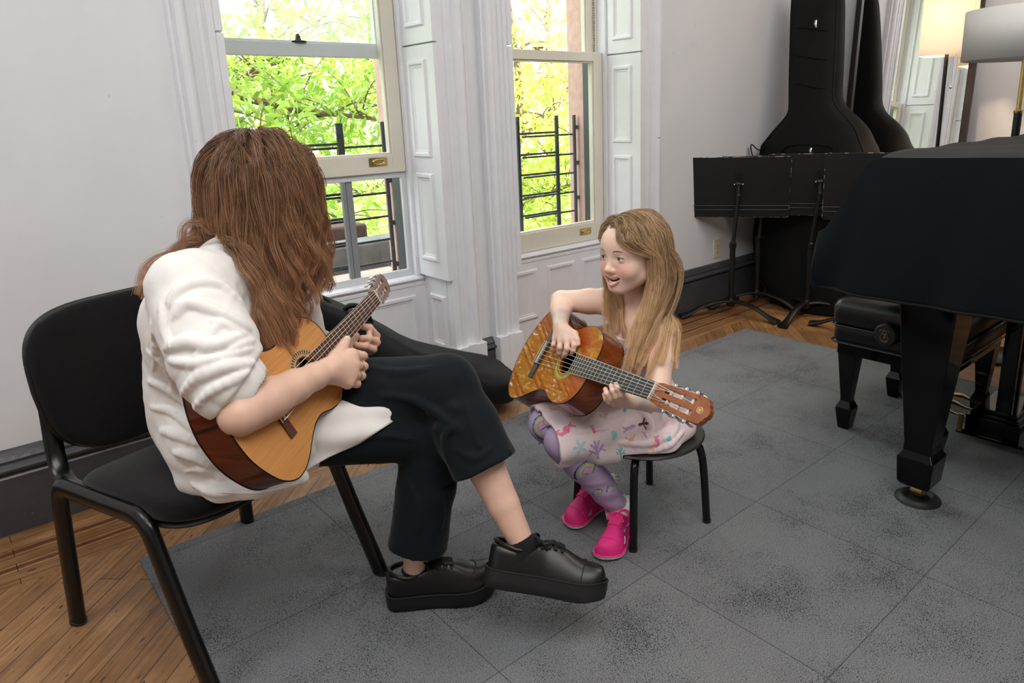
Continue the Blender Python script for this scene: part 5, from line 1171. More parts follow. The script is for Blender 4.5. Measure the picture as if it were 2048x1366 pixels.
v.F[sl_] -= np.where(near, on_w * .0045 * (.3 + .7 * ss(-.3, .3, wob((x, y, z), 3.1, 28))) * (np.abs(np.sin(ph)) - .55), 0).astype(np.float32)
ph = 6.28 * (z * 2.0 + (x * 5.0 + y * 3.5) + .3 * wob((x, y, z), 3.0, 23)); on_u = (1 - on_arm) * ss(.66, .80, z)
v.F[sl_] -= np.where(near, on_u * .0030 * (np.abs(np.sin(ph)) - .55), 0).astype(np.float32)
# the rolled cuff, cut off square in front of the elbow
v.op(lambda x, y, z: np.maximum(-((x - cuff[0]) * ca[0] + (y - cuff[1]) * ca[1] + (z - cuff[2]) * ca[2]), np.sqrt((x - cuff[0]) ** 2 + (y - cuff[1]) ** 2 + (z - cuff[2]) ** 2) - .105).astype(np.float32), cuff - .105, cuff + .105, .006, 's')
v.cone(cuff - ca * .034, cuff - ca * .006, .069, .067, .004)
# hem: a sloping cut, then fine rumpling
def hem(x, y, z): return .452 + .012 * np.sin(9 * x + 7 * y) + .0 * z - z
v.op(lambda x, y, z: (z - (.428 + .006 * np.sin(17 * x - 9 * y))).astype(np.float32), (.05, 1.1, .40), (.95, 2.02, 1.02), .004, 's')
sl_, x, y, z = v.sub((.05, 1.10, .40), (.95, 2.02, 1.02), 0)
near = np.abs(v.F[sl_]) < .03
v.F[sl_] += np.where(near, .0028 * wob((x, y, z), 6, 3) + .0018 * np.abs(wob((x, y * .6, z * 1.4), 13, 4)) + .0008 * wob((x, y, z), 24, 5), 0).astype(np.float32)
# open neck, hollow cuff and hollow hem so cloth edges show
v.cone(nek + V(.02, -.02, .02), nek + V(.05, -.05, .16), .058, .085, .004, 's').cone(cuff - ca * .026, cuff + ca * .010, .052, .056, .005, 's')
shirt = sdf_obj('shirt', [v.mesh()], LINEN, woman)
# seams: shoulder yoke seam and cuff edge follow the cloth
sb = BVHTree.FromObject(shirt, bpy.context.evaluated_depsgraph_get())
def onto(P, off=.0008):
    q = sb.find_nearest(Vector(P)); return np.array(q[0]) + off * np.array(q[1])
for nm, pts in (('armhole_seam', [(352, 560), (338, 610), (334, 660), (342, 705)]), ('hem_stitch', [(440, 985), (520, 985), (600, 965)])):
    L_ = []
    for p in spline([V(*q) for q in pts], 6):
        h_ = sb.ray_cast(Vector((0, 0, H)), Vector(ray(*p)).normalized())
        if h_[0] is not None: L_.append(np.array(h_[0]) + .0006 * np.array(h_[1]))
    if len(L_) > 2: MB().tube(L_, .0013, 5).build(nm, LINEN, shirt)

# -- trousers
v = Vox((.15, .95, .10), (1.12, 1.95, .80), .0045)
v.ell(pel + V(0, 0, -.02), (.132, .118, .085), BR).cone(rhip, rkn, .093, .073, .04).cone(lhip, lkn, .094, .072, .04)
rh, lh = rkn + (rank - rkn) * .80, lkn + (lank - lkn) * .52
v.chain([rkn, rkn + (rh - rkn) * .5, rh], [.072, .070, .074], .02, .02).chain([lkn, lkn + (lh - lkn) * .5, lh], [.070, .074, .080], .02, .02)
# cut square across at the hems and hollow them out
for kn, hm, an, r in ((rkn, rh, rank, .062), (lkn, lh, lank, .068)):
    ax = nrm(an - kn); lo, hi = hm - .13, hm + .13
    v.op(lambda x, y, z, ax=ax, hm=hm: (-((x - hm[0]) * ax[0] + (y - hm[1]) * ax[1] + (z - hm[2]) * ax[2]) + .0).astype(np.float32) * 1.0 if False else np.maximum(-((x - hm[0]) * ax[0] + (y - hm[1]) * ax[1] + (z - hm[2]) * ax[2]), np.sqrt((x - hm[0]) ** 2 + (y - hm[1]) ** 2 + (z - hm[2]) ** 2) - .13).astype(np.float32), lo, hi, .002, 's')
    v.cone(hm - ax * .05, hm + ax * .03, r * .85, r, .004, 's')
kd = nrm(lank - lkn); ks = nrm(np.cross(kd, ray(950, 850)))
for t, a0, a1, r in ((.10, -.06, .05, .010), (.20, -.07, .03, .008), (.34, -.05, .065, .007)):
    v.chain([lkn + kd * .40 * t + ks * a0 - nrm(ray(950, 850)) * .045, lkn + kd * .40 * (t + .05) + ks * (a0 + a1) / 2 - nrm(ray(950, 850)) * .070, lkn + kd * .40 * (t + .16) + ks * a1 - nrm(ray(950, 850)) * .045], [r * .5, r, r * .5], .014, .01)
v.chain([atd(880, 850, 1.60), atd(905, 835, 1.595), atd(930, 850, 1.60)], [.006, .014, .006], .014, .008); v.chain([atd(820, 960, 1.70), atd(850, 1000, 1.70), atd(870, 1040, 1.72)], [.005, .011, .005], .012, .008)
folds(v, [([(735, 735), (800, 745), (870, 735)], .006, .012), ([(760, 790), (830, 800), (880, 830), (905, 850)], .009, .012), ([(905, 850), (890, 880), (900, 930)], .008, .010), ([(930, 800), (945, 850), (960, 900)], .006, .010), ([(700, 880), (760, 870), (830, 880)], .006, .010), ([(820, 970), (840, 1020), (838, 1070)], .007, .010), ([(880, 990), (885, 1030), (880, 1060)], .006, .010), ([(915, 900), (950, 915), (985, 895)], .005, .010)], .010)
sl_, x, y, z = v.sub((.15, .95, .10), (1.12, 1.95, .80), 0); near = np.abs(v.F[sl_]) < .03
v.F[sl_] += np.where(near, .0035 * wob((x, y, z), 6, 8) + .0012 * wob((x, y, z), 17, 9), 0).astype(np.float32)
trs = sdf_obj('trousers', [v.mesh(1)], TROUS, woman)
# -- the shirt tail spread over her right thigh: a sheet following the trousers
ax = rkn - rhip; aL2 = np.linalg.norm(ax); au = ax / aL2; eu = nrm(V(0, 0, 1) - au * au[2]); er = np.cross(au, eu); G_ = []
for ph in np.linspace(-1.2, 2.25, 44):                       # round the thigh, from its inside over the top to the near side
    te = .88 - .08 * ss(.1, 1.0, ph) - .20 * ss(.75, 1.75, ph) - .22 * ss(1.5, 2.2, ph) - .35 * (1 - ss(-1.3, -.3, ph)); row = []
    for q in np.linspace(0, 1, 30):
        t = .14 + (te - .14) * q; r = .0985 - .020 * t + .004 * math.sin(9 * ph + 4 * t) * q + .003 * math.sin(23 * t + 5 * ph) + .012 * (q ** 6) * max(0, math.sin(3.1 * ph + .6)) - .012 * (1 - ss(0, .3, q))
        row.append(rhip + au * aL2 * t + r * (math.cos(ph) * eu + math.sin(ph) * er))
    G_.append(row)
MB().grid(G_).build('shirt_tail', LINEN, shirt, smooth=80, solid=.003)
look_b = dict(sole=.040, m_sole=SOLEB, m_upper=SHOEB, m_line=SOLEB, m_tongue=SHOEB, m_lace=LACEB, rows=5, lace_r=.0026, collar=.058, toe_seam=.80, toe_rise=.012, height=[.052, .060, .062, .060, .060, .070, .078, .072, .058, .048, .042, .034, .012])
def sock(an, kn, P_s):
    ax = nrm(an - kn); v = Vox(an - .13, an + .13, .004); v.chain([an + ax * .004, P_s(.25, 0, .068), P_s(.27, 0, .045), P_s(.36, 0, .040)], [.0345, .0330, .028, .024], 0, .012); sdf_obj('sock', [v.mesh()], SOCKB, woman)
fwd = V(.857, -.515, 0); _g, _P, _t = shoe(woman, 'shoe', rank * V(1, 1, 0) + V(0, 0, .008) - fwd * .070, fwd, V(0, 0, 1), .275, .050, look_b, 1); sock(rank, rkn, _P)
fwd = nrm(atd(1208, 1186, 1.64) - atd(965, 1146, 1.63)); upv = nrm(lkn - lank); o_ = atd(968, 1160, 1.635); _r = np.cross(fwd, nrm(upv - fwd * (upv @ fwd))); o_ = o_ + _r * ((lank - o_) @ _r)
_g, _P, _t = shoe(woman, 'shoe', o_, fwd, upv, .275, .050, look_b, -1); sock(lank, lkn, _P)

# -- long brown hair
rng = np.random.default_rng(11)
def scalp(n, mask, R, c, r):
    out = []
    while len(out) < n:
        d = rng.normal(size=3); d /= np.linalg.norm(d)
        if mask(d): out.append(d)
    d = np.array(out); return c + (d * r) @ R.T, d
HC0 = hp(-.012, 0, .022); HRAD = V(.094, .078, .086)
G0, gd = scalp(760, lambda d: d[2] > -.45 and (d[0] < .34 or d[2] > .62) and not (d[0] > .15 and d[2] < .1 and abs(d[1]) < .96) , HR, HC0, HRAD)
part = np.where(gd[:, 1] > .10, 1.0, -1.0)
dirs = (part[:, None] * hl * (.75) + hf * np.where(gd[:, :1] > .2, .25, -.45) - hu * .35) ; nrmS = gd @ HR.T; dirs = dirs - nrmS * (dirs * nrmS).sum(1)[:, None]; dirs /= np.linalg.norm(dirs, axis=1)[:, None]
def body_d(P):
    d = dell(P, hp(-.012, 0, .022), V(.094, .078, .086), HR); d = np.minimum(d, dell(P, hp(.025, 0, -.03), V(.066, .062, .080), HR))
    d = np.minimum(d, dcone(P, RS + (nek - RS) * .05, nek + V(0, 0, -.02), .068, .072)); d = np.minimum(d, dcone(P, LS, nek + V(0, 0, -.02), .066, .072)); d = np.minimum(d, dcone(P, che, nek + V(0, 0, -.03), .141, .075))
    d = np.minimum(d, dcone(P, wai + bk * .006, che + bk * .002, .145, .150)); d = np.minimum(d, dcone(P, RS, RE, .078, .078)); return d
ln = rng.uniform(.255, .325, len(G0)) + .125 * (gd[:, 0] < -.3)
Gd = groom(G0, dirs, grad_of(body_d), ln, .014, .66, V(-.02, .0, -1.0), .03, rng, (.005, .034))
Gd = Gd[~((Gd[:, -1, 2] > .80) & (np.linalg.norm(Gd[:, -1] - RS, axis=1) < .15) & ((Gd[:, -1] - RS) @ tf > -.005))]
hs = thicken(Gd, 40, .013, rng, .0085, .16, .014, .45)
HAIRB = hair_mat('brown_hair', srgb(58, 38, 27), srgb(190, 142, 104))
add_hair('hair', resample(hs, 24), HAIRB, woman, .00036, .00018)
# ================================================================== the girl on the stool
SKING = M('girl_skin', (1, 1, 1, 1), rough=.42, var=.03, scale=40, bump=.04, bscale=600, sss=.3, vcol='Col')
DRESS = M('printed_jersey', (1, 1, 1, 1), rough=.9, var=.02, bump=.12, bscale=900, sheen=.1, spec=.2, vcol='Col')
LEGG = M('lilac_leggings', (1, 1, 1, 1), rough=.8, var=.03, bump=.1, bscale=900, vcol='Col')
girl = thing('person', 'smiling girl with long fair hair and a pink sea print dress playing guitar', 'person', (1.45, 1.28, 0))
gP, gC, gN = V(1.465, 1.29, .352), V(1.430, 1.268, .545), V(1.418, 1.262, .655)
gf, grt = V(-1, 0, 0), V(0, 1, 0)
GRS, GLS = atd(1218, 603, 2.0), atd(1322, 668, 1.885)
GRE, GRW = atd(1122, 602, 2.055), atd(1121, 650, 1.945)
GLE, GLW = atd(1316, 800, 1.815), atd(1264, 801, 1.725)
grh, glh = V(1.46, 1.345, .345), V(1.465, 1.235, .345)
grk, glk = atd(1094, 848, 2.02), atd(1126, 884, 1.945)
gra, gla = V(1.405, 1.375, .075), V(1.335, 1.262, .080)
EYE = atd(1224, 516, 1.842); ghf = nrm(V(-1, .015, -.02)); ghu = nrm(V(0, .02, 1) - ghf * (V(0, .02, 1) @ ghf)); ghl = np.cross(ghu, ghf); GR = np.stack([ghf, ghl, ghu], 1); gO = EYE - .068 * ghf
q_ = lambda f, l, u: gO + f * ghf + l * ghl + u * ghu
# -- body
B = Vox((1.05, 1.0, .03), (1.58, 1.50, .74), .0028)
B.cone(gP, gP + V(0, 0, .06), .085, .080).ell(gP + V(0, 0, .01), (.075, .098, .07), None, .03).cone(gP + V(0, 0, .05), gC, .072, .076, .03).ell(gC, (.068, .092, .075), None, .03).cone(gC, gN, .070, .036, .04)
B.cone(GRS, gN + V(0, 0, -.03), .034, .045, .03).cone(GLS, gN + V(0, 0, -.03), .035, .045, .03)
B.chain([GRS, GRS + (GRE - GRS) * .4, GRE], [.0365, .0345, .0300], .025, .015).chain([GRE, GRE + (GRW - GRE) * .35, GRW], [.0295, .0295, .0205], .008, .01)
B.chain([GLS, GLS + (GLE - GLS) * .4, GLE], [.0375, .0350, .0300], .025, .015).chain([GLE, GLE + (GLW - GLE) * .35, GLW], [.0295, .0290, .0205], .008, .01)
B.cone(gN + V(0, 0, -.02), q_(-.014, 0, -.05), .034, .033, .02)
B.chain([gN + V(-.012, .0, -.022), gN + V(.004, -.05, -.014), GLS + V(-.004, .012, .02)], [.010, .008, .006], .016, .008).chain([gN + V(-.012, .0, -.022), gN + V(.004, .05, -.010), GRS + V(-.004, -.012, .02)], [.010, .008, .006], .016, .008)
B.cone(grh, grk, .058, .046, .02).cone(glh, glk, .058, .046, .02)
for k_, a_ in ((grk, gra), (glk, gla)): B.chain([k_, k_ + (a_ - k_) * .3, a_], [.044, .042, .027], .015, .012)
# -- hands
h = Vox(np.minimum(GRW, atd(1125, 712, 1.93)) - .07, np.maximum(GRW, atd(1125, 712, 1.93)) + .07, .0018)
h.cone(GRW + (GRE - GRW) * .35, GRW, .0255, .0200)
mk = [atd(1147, 679, 1.900), atd(1134, 682, 1.905), atd(1121, 681, 1.918), atd(1110.5, 677, 1.935)]
for m_, r in zip(mk, (.0112, .0112, .0108, .0098)): h.cone(GRW + (m_ - GRW) * .08, m_, .0165, r, .008)
gfr = [[mk[0], atd(1148, 691, 1.888), atd(1146.5, 700, 1.890), atd(1144, 706, 1.897)], [mk[1], atd(1134, 697, 1.892), atd(1131, 707, 1.900), atd(1127, 713, 1.912)], [mk[2], atd(1119.5, 695, 1.908), atd(1118.5, 705, 1.918), atd(1120.5, 712, 1.928)], [mk[3], atd(1107, 689, 1.930), atd(1105.5, 698, 1.940), atd(1107, 704.5, 1.952)]]
for f_, r in zip(gfr, (.0072, .0074, .0072, .0064)): finger(h, f_, r * 1.15, r * .82, .003)
h.chain([GRW + (mk[0] - GRW) * .25, atd(1149, 668, 1.905), atd(1154, 679, 1.892), atd(1156.5, 688, 1.888)], [.013, .0100, .0080, .0064], .008, .004)
h3 = Vox(GLW - V(.11, .11, .08), GLW + V(.09, .09, .09), .0018)
h3.cone(GLW + (GLE - GLW) * .35, GLW, .0255, .0200)
mk2 = [atd(1253, 798, 1.705), atd(1245, 802, 1.715), atd(1237, 805, 1.725), atd(1230, 807, 1.738)]
for m_, r in zip(mk2, (.0120, .0118, .0112, .0100)): h3.cone(GLW, m_, .0165, r, .008)
gfl = [[mk2[0], atd(1243, 789, 1.668), atd(1237, 777, 1.664), atd(1232.5, 769, 1.676)], [mk2[1], atd(1232, 792, 1.680), atd(1226, 781, 1.676), atd(1223, 772, 1.686)], [mk2[2], atd(1221, 796, 1.696), atd(1214, 787, 1.692), atd(1211, 779, 1.701)], [mk2[3], atd(1218, 803, 1.716), atd(1212, 797, 1.712), atd(1208.5, 789, 1.717)]]
for f_, r in zip(gfl, (.0078, .0080, .0076, .0068)): finger(h3, f_, r * 1.15, r * .82, .003)
h3.chain([GLW, atd(1262, 785, 1.745), atd(1250, 772, 1.755), atd(1240, 762, 1.755)], [.014, .0105, .0085, .0065], .008, .004)
# -- head
D_ = Vox(gO - V(.135, .135, .125), gO + V(.135, .135, .135), .00165)
D_.ell(q_(-.014, 0, .032), (.090, .071, .074), GR).ell(q_(.012, 0, -.020), (.062, .0625, .064), GR, .03)
D_.ell(q_(.038, 0, .030), (.037, .052, .040), GR, .02).ell(q_(.040, 0, -.052), (.030, .040, .030), GR, .02)
for s_ in (-1, 1):
    D_.ell(q_(.040, s_ * .034, -.034), (.029, .0255, .026), GR, .016).cone(q_(.006, s_ * .047, -.052), q_(.044, s_ * .014, -.080), .020, .0185, .018)
    D_.ell(q_(-.008, s_ * .069, -.010), (.016, .007, .025), GR, .005)
    D_.ell(q_(.0825, s_ * .029, -.001), (.0125, .0165, .0105), GR, .010, 's')
D_.ell(q_(.0555, 0, -.0825), (.016, .019, .013), GR, .014)
D_.cone(q_(.066, 0, .004), q_(.0825, 0, -.027), .0065, .0085, .012).ell(q_(.0845, 0, -.0295), (.0095, .0098, .0085), GR, .005)
for s_ in (-1, 1):
    D_.ell(q_(.0765, s_ * .0100, -.0325), (.0085, .0065, .0065), GR, .005).ell(q_(.0815, s_ * .0062, -.0395), (.0045, .0030, .0030), GR, .003, 's')
arcf = lambda l: .0745 - 15.0 * l * l
MZ = -.0600
D_.ell(q_(.0545, 0, MZ), (.0145, .026, .018), GR, .014)
# open smiling mouth
for l in np.linspace(-.0215, .0215, 13): D_.ell(q_(arcf(l) + .002, l, MZ + .0025 + 9.0 * l * l), (.013, .0042, .0002 + .0088 * math.sqrt(max(0, 1 - (l / .0238) ** 2))), GR, .0025, 's')
ul = [q_(arcf(l) + .0015 - .002 * abs(l) / .022, l, MZ + .0110 + 5.5 * l * l - .0012 * math.exp(-(l / .004) ** 2)) for l in np.linspace(-.0225, .0225, 11)]; ll = [q_(arcf(l) + .0010, l, MZ - .0105 + 25.0 * l * l) for l in np.linspace(-.0225, .0225, 11)]
pr_ = [.0015 + .0017 * math.sin(t) for t in np.linspace(.15, math.pi - .15, 11)]; D_.chain(ul, pr_, .003, .003); D_.chain(ll, [p * 1.12 for p in pr_], .003, .003)
EB, ER = {}, .0128
for s_ in (-1, 1):
    c = q_(.0585, s_ * .0285, -.0005); EB[s_] = c
    def lid(x, y, z, c=c, s_=s_):
        X, Y, Z = x - c[0], y - c[1], z - c[2]; f = X * ghf[0] + Y * ghf[1] + Z * ghf[2]; l = (X * ghl[0] + Y * ghl[1] + Z * ghl[2]) * s_; u = X * ghu[0] + Y * ghu[1] + Z * ghu[2]
        sp = np.sqrt(f * f + l * l + u * u) - (ER + .0016); up = .0042 * np.sqrt(np.clip(1 - (l / .0125) ** 2, 0, 1)) + .0006; lo = .0030 * np.sqrt(np.clip(1 - (l / .0125) ** 2, 0, 1)) - .0006 * l / .0125
        return np.maximum(sp, np.minimum(up - u, u + lo)).astype(np.float32)
    D_.op(lid, c - .016, c + .016, .0022)
D_.cone(gN + V(0, 0, .015), q_(-.014, 0, -.05), .0335, .033, .014)
def paint_g(P):
    c = np.tile(lin(244, 210, 190), (len(P), 1)); q = (P - gO) @ GR; f, l, u = q[:, 0], q[:, 1], q[:, 2]; head = (np.abs(q) < .14).all(1) & (u > -.10)
    mix = lambda c, w, k: c * (1 - w[:, None]) + k * w[:, None]
    for s_ in (-1, 1): c = mix(c, head * .40 * (1 - ss(.008, .034, np.sqrt((l - s_ * .036) ** 2 + (u + .030) ** 2))) * (f > .02), lin(226, 140, 118))
    c = mix(c, head * .35 * (1 - ss(.004, .014, np.linalg.norm(q - V(.088, 0, -.030), axis=1))), lin(226, 146, 122))
    dl = np.minimum(np.min(np.linalg.norm(P[:, None] - np.array(ul)[None], axis=2), axis=1), np.min(np.linalg.norm(P[:, None] - np.array(ll)[None], axis=2), axis=1)) if len(P) < 4 else None
    inm = head & (f > .035) & (np.abs(l) < .026) & (u > MZ - .019) & (u < MZ + .017); I = np.where(inm)[0]
    if len(I):
        p = P[I]; d1 = np.min(np.linalg.norm(p[:, None] - np.array(ul)[None], axis=2), axis=1) - .0038; d2 = np.min(np.linalg.norm(p[:, None] - np.array(ll)[None], axis=2), axis=1) - .0042
        w = .62 * (1 - ss(0, .0014, np.minimum(d1, d2))); w *= ss(-.0120, -.004, q[I, 0] - (.0745 - 15 * q[I, 1] ** 2)); c[I] = mix(c[I], w, lin(218, 116, 118))
        deep = ss(.004, .008, (.0745 - 15 * q[I, 1] ** 2) - q[I, 0]) * (1 - ss(.0, .003, np.abs(q[I, 2] - MZ - .0015 - 9 * q[I, 1] ** 2) - .0095)); c[I] = mix(c[I], deep, lin(96, 30, 32))
    c = mix(c, head * (1 - ss(.0, .0022, np.minimum(np.abs(np.linalg.norm(P - EB[1], axis=1) - ER), np.abs(np.linalg.norm(P - EB[-1], axis=1) - ER)))) * (np.abs(u) < .006) * .6, lin(196, 120, 104))
    kn = np.array(mk + [f_[1] for f_ in gfr] + [f_[3] for f_ in gfr] + [f_[1] for f_ in gfl] + [f_[3] for f_ in gfl] + [GRE]); hand = np.where(~head)[0]
    for A in np.array_split(hand, 20):
        if len(A): c[A] = mix(c[A], .25 * (1 - ss(.004, .015, np.min(np.linalg.norm(P[A][:, None] - kn[None], axis=2), axis=1))), lin(228, 152, 130))
    sc = head & (((f < .012) & (u > .0)) | ((u > .084) & (f < .050)) | (f < -.03)); return np.where(sc[:, None], lin(150, 116, 84), c)
sdf_obj('body', [B.mesh(), D_.mesh(), h.mesh(), h3.mesh()], SKING, girl, paint_g)
# eyes, teeth, brows, lashes
EYEM = M('eye', (1, 1, 1, 1), rough=.08, coat=.6, var=.0, vcol='Col')
gaze = nrm(.93 * ghf - .30 * ghl + .02 * ghu)
for s_ in (-1, 1):
    b = MB().sphere(EB[s_], ER, n=48, m=36); vv = np.concatenate(b.v); e = b.build('eye', EYEM, girl); at = e.data.color_attributes.new('Col', 'FLOAT_COLOR', 'POINT')
    a = np.arccos(np.clip(((vv - EB[s_]) / ER) @ gaze, -1, 1)) * ER; c = np.ones((len(vv), 4), np.float32); c[:, :3] = lin(236, 232, 230); c[a < .0064, :3] = lin(58, 38, 28); c[a < .0030, :3] = lin(8, 7, 7); at.data.foreach_set('color', c.ravel())
LASH = M('dark_lash', srgb(54, 36, 28), rough=.8); BROW = M('fair_brow', srgb(128, 90, 62), rough=.9)
for s_ in (-1, 1):
    P3 = lambda l, u, k=0.0: EB[s_] + nrm(math.sqrt(max(1e-6, 1 - (l / .0145) ** 2 - (u / .0145) ** 2)) * ghf + s_ * l / .0145 * ghl + u / .0145 * ghu) * (ER + .0026 + k)
    MB().tube(spline([P3(l, .0042 * math.sqrt(max(0, 1 - (l / .0125) ** 2)) + .0010) for l in np.linspace(-.0112, .0118, 8)], 3), .00085, 6).build('eyelash', LASH, girl)
    pts = spline([q_(.0785 - .0016 * i * i * .62, s_ * (.0145 + .0072 * i), .0190 + .0030 * math.sin(i * .95)) for i in range(5)], 4); MB().tube(pts, [.0016 + .0012 * math.sin(math.pi * t) for t in np.linspace(.12, 1, len(pts))], 6, flat=(1, .5)).build('eyebrow', BROW, girl)
TOOTH = M('tooth_enamel', srgb(244, 238, 228), rough=.2, coat=.4)
for row, u0, n_, hgt in (('upper', MZ + .0066, 8, .0074), ('lower', MZ - .0052, 8, .0052)):
    for i in range(n_):
        l = (i - (n_ - 1) / 2) * .0041; f = arcf(l) - (.0036 if row == 'upper' else .0052) - 4.0 * l * l; t = nrm(ghl - 30 * l * ghf); MB().sphere(q_(f, l, u0 + 9 * l * l * (1 if row == 'upper' else 1.6)), [.0028, .0019, hgt * .5], (gO, t, np.cross(ghu, t), ghu), 12, 8).build('tooth', TOOTH, girl)
MB().sphere(q_(.050, 0, MZ - .0065), (.014, .013, .004), (gO, ghf, ghl, ghu)).build('tongue', M('tongue_pink', srgb(196, 96, 98), rough=.3), girl)

# -- leggings
v = Vox((1.05, 1.05, .04), (1.58, 1.50, .45), .0030)
v.cone(grh, grk, .062, .0505, .02).cone(glh, glk, .062, .0505, .02); ends = []
for k_, a_ in ((grk, gra), (glk, gla)):
    ax = nrm(a_ - k_); e_ = a_ + ax * -.012; v.chain([k_, k_ + (a_ - k_) * .3, k_ + (a_ - k_) * .7, e_], [.0485, .0465, .0365, .0330], .015, .012); ends.append((e_, ax))
sl_, x, y, z = v.sub((1.05, 1.05, .04), (1.58, 1.50, .45), 0); near = np.abs(v.F[sl_]) < .02; v.F[sl_] += np.where(near & (z < .20), .0012 * np.sin(150 * z + 20 * x), 0).astype(np.float32)
lv, lq = v.mesh()
def motif(P, A, nrm_, up, kind, size, col):
    """mask of a little printed shape centred on A, drawn in the cloth's own plane"""
    n = nrm_; t = nrm(up - n * (up @ n)); s = np.cross(t, n); d = P - A; X, Y, Zz = d @ s / size, d @ t / size, d @ n; ok = np.abs(Zz) < size * .9
    seg = lambda a, b, w: (lambda tt: np.hypot(X - a[0] - tt * (b[0] - a[0]), Y - a[1] - tt * (b[1] - a[1])) < w)(np.clip(((X - a[0]) * (b[0] - a[0]) + (Y - a[1]) * (b[1] - a[1])) / ((b[0] - a[0]) ** 2 + (b[1] - a[1]) ** 2 + 1e-9), 0, 1))
    disc = lambda x, y, rx, ry=None: ((X - x) / rx) ** 2 + ((Y - y) / (ry or rx)) ** 2 < 1
    if kind == 'fish': m = disc(0, -.15, .30, .55) | (seg((0, .35), (-.28, .85), .12) | seg((0, .35), (.28, .85), .12))
    elif kind == 'seahorse': m = disc(.45, .55, .28, .22) | seg((.6, .55), (.98, .45), .10) | disc(.05, .15, .36, .42) | seg((-.05, -.1), (-.45, -.35), .20) | seg((-.45, -.35), (-.85, -.25), .15) | seg((-.85, -.25), (-.95, .05), .11) | seg((-.95, .05), (-.72, .12), .09) | seg((.40, .75), (.52, .98), .08)
    elif kind == 'coral': m = seg((0, -1), (0, .9), .12) | seg((0, -.5), (-.75, .25), .11) | seg((0, -.5), (.75, .25), .11) | seg((0, 0), (-.45, .75), .11) | seg((0, 0), (.45, .75), .11) | seg((-.4, -.1), (-.8, -.3), .09) | seg((.4, -.1), (.8, -.3), .09)
    elif kind == 'star': a = np.arctan2(X, Y); m = np.hypot(X, Y) < .45 + .42 * np.cos(5 * a)
    elif kind == 'shell': m = (np.hypot(X, Y + .6) < 1.2) & (np.abs(np.arctan2(X, Y + .6)) < .75) & (np.cos(14 * np.arctan2(X, Y + .6)) > -.75)
    elif kind == 'crab': m = disc(0, 0, .5, .34) | seg((-.4, .1), (-.85, .5), .11) | seg((.4, .1), (.85, .5), .11) | seg((-.4, -.1), (-.85, -.35), .08) | seg((.4, -.1), (.85, -.35), .08) | disc(-.85, .6, .2) | disc(.85, .6, .2)
    elif kind == 'blob': m = disc(0, 0, .7, .5) | disc(.4, .25, .4, .3)
    elif kind == 'swimmer_tail': m = seg((-.9, 0), (.3, .12), .24) | seg((-.9, 0), (-1.25, .30), .12) | seg((-.9, 0), (-1.25, -.30), .12)
    elif kind == 'swimmer_body': m = seg((.3, .1), (.85, .1), .17) | seg((.8, .15), (1.05, .75), .08) | seg((.8, .05), (1.05, -.65), .08) | disc(1.15, .08, .20)
    elif kind == 'rainbow': r = np.hypot(X, Y + .3); m = (r < 1) & (Y > -.3 - .5 * (np.sin(5 * X) * .3))
    else: m = disc(0, 0, .5)
    return ok & m
def shot(bv, px, py):
    hcast = bv.ray_cast(Vector((0, 0, H)), Vector(ray(px, py)).normalized()); return (None, None) if hcast[0] is None else (np.array(hcast[0]), np.array(hcast[1]))
def bvh(v_, q_l): return BVHTree.FromPolygons([tuple(a) for a in v_], [tuple(int(i) for i in a) for a in q_l])
lb = bvh(lv, lq)
LC = np.tile(lin(190, 166, 202), (len(lv), 1)); UPI = V(0, 0, 1)
for px, py, ang, sz in ((1174, 942, .5, .034), (1082, 852, 1.2, .034), (1195, 985, .2, .014), (1222, 978, -.2, .014), (1150, 925, .3, .012)):
    A, n_ = shot(lb, px, py)
    if A is None: continue
    up = nrm(UPI * math.cos(ang) + nrm(np.cross(n_, UPI)) * math.sin(ang))
    for k_, col in ((1.12, lin(40, 34, 44)), (1.0, lin(160, 170, 198)), (.76, lin(180, 214, 110)), (.54, lin(216, 130, 178)), (.30, lin(190, 166, 202))):
        m_ = motif(lv, A, n_, up, 'rainbow', sz * k_, None); LC[m_] = col
sdf_obj('leggings', [(lv, lq)], LEGG, girl, lambda P: LC)
# -- dress
v = Vox((1.05, 1.0, .22), (1.66, 1.52, .66), .0022)
v.ell(gP + V(0, 0, .0), (.095, .118, .085), None).cone(gP + V(0, 0, .05), gC, .084, .084, .04).ell(gC, (.076, .100, .083), None, .03)
v.op(lambda x, y, z: ((.590 + .022 * np.clip(np.abs(y - gC[1]) / .06, 0, 1) ** 2 - .12 * (x - gC[0])) - z).astype(np.float32), (1.05, 1.0, .5), (1.66, 1.52, .66), .002, 's')
# skirt over both thighs, spread on the stool
kd = lambda k_, hh, t: hh + (k_ - hh) * t
v.cone(grh, kd(grk, grh, 1.16), .080, .062, .04).cone(glh, kd(glk, glh, 1.16), .080, .064, .04).cone((grh + glh) / 2 + V(0, 0, .012), (grk + glk) / 2 + V(.03, 0, .008), .074, .052, .04)
v.chain([gP + V(.075, -.02, -.035), gP + V(.04, -.105, -.048), glh + V(-.06, -.075, -.055), kd(glk, glh, .72) + V(0, -.045, -.050)], [.042, .042, .036, .026], .04, .03)
v.cone(gP + V(.09, -.03, -.03), gP + V(.08, .06, -.035), .044, .044, .04)
v.op(lambda x, y, z: (.2865 - z + 0 * x + 0 * y).astype(np.float32) * 1.0 if False else np.where((x - STC[0]) ** 2 + (y - STC[1]) ** 2 < .178 ** 2, .2865 - z, -.5 + 0 * z).astype(np.float32) * -1 if False else (np.maximum(np.sqrt((x - STC[0]) ** 2 + (y - STC[1]) ** 2) - .178, z - .2845)).astype(np.float32), (1.27, 1.09, .22), (1.64, 1.46, .29), .006, 's')
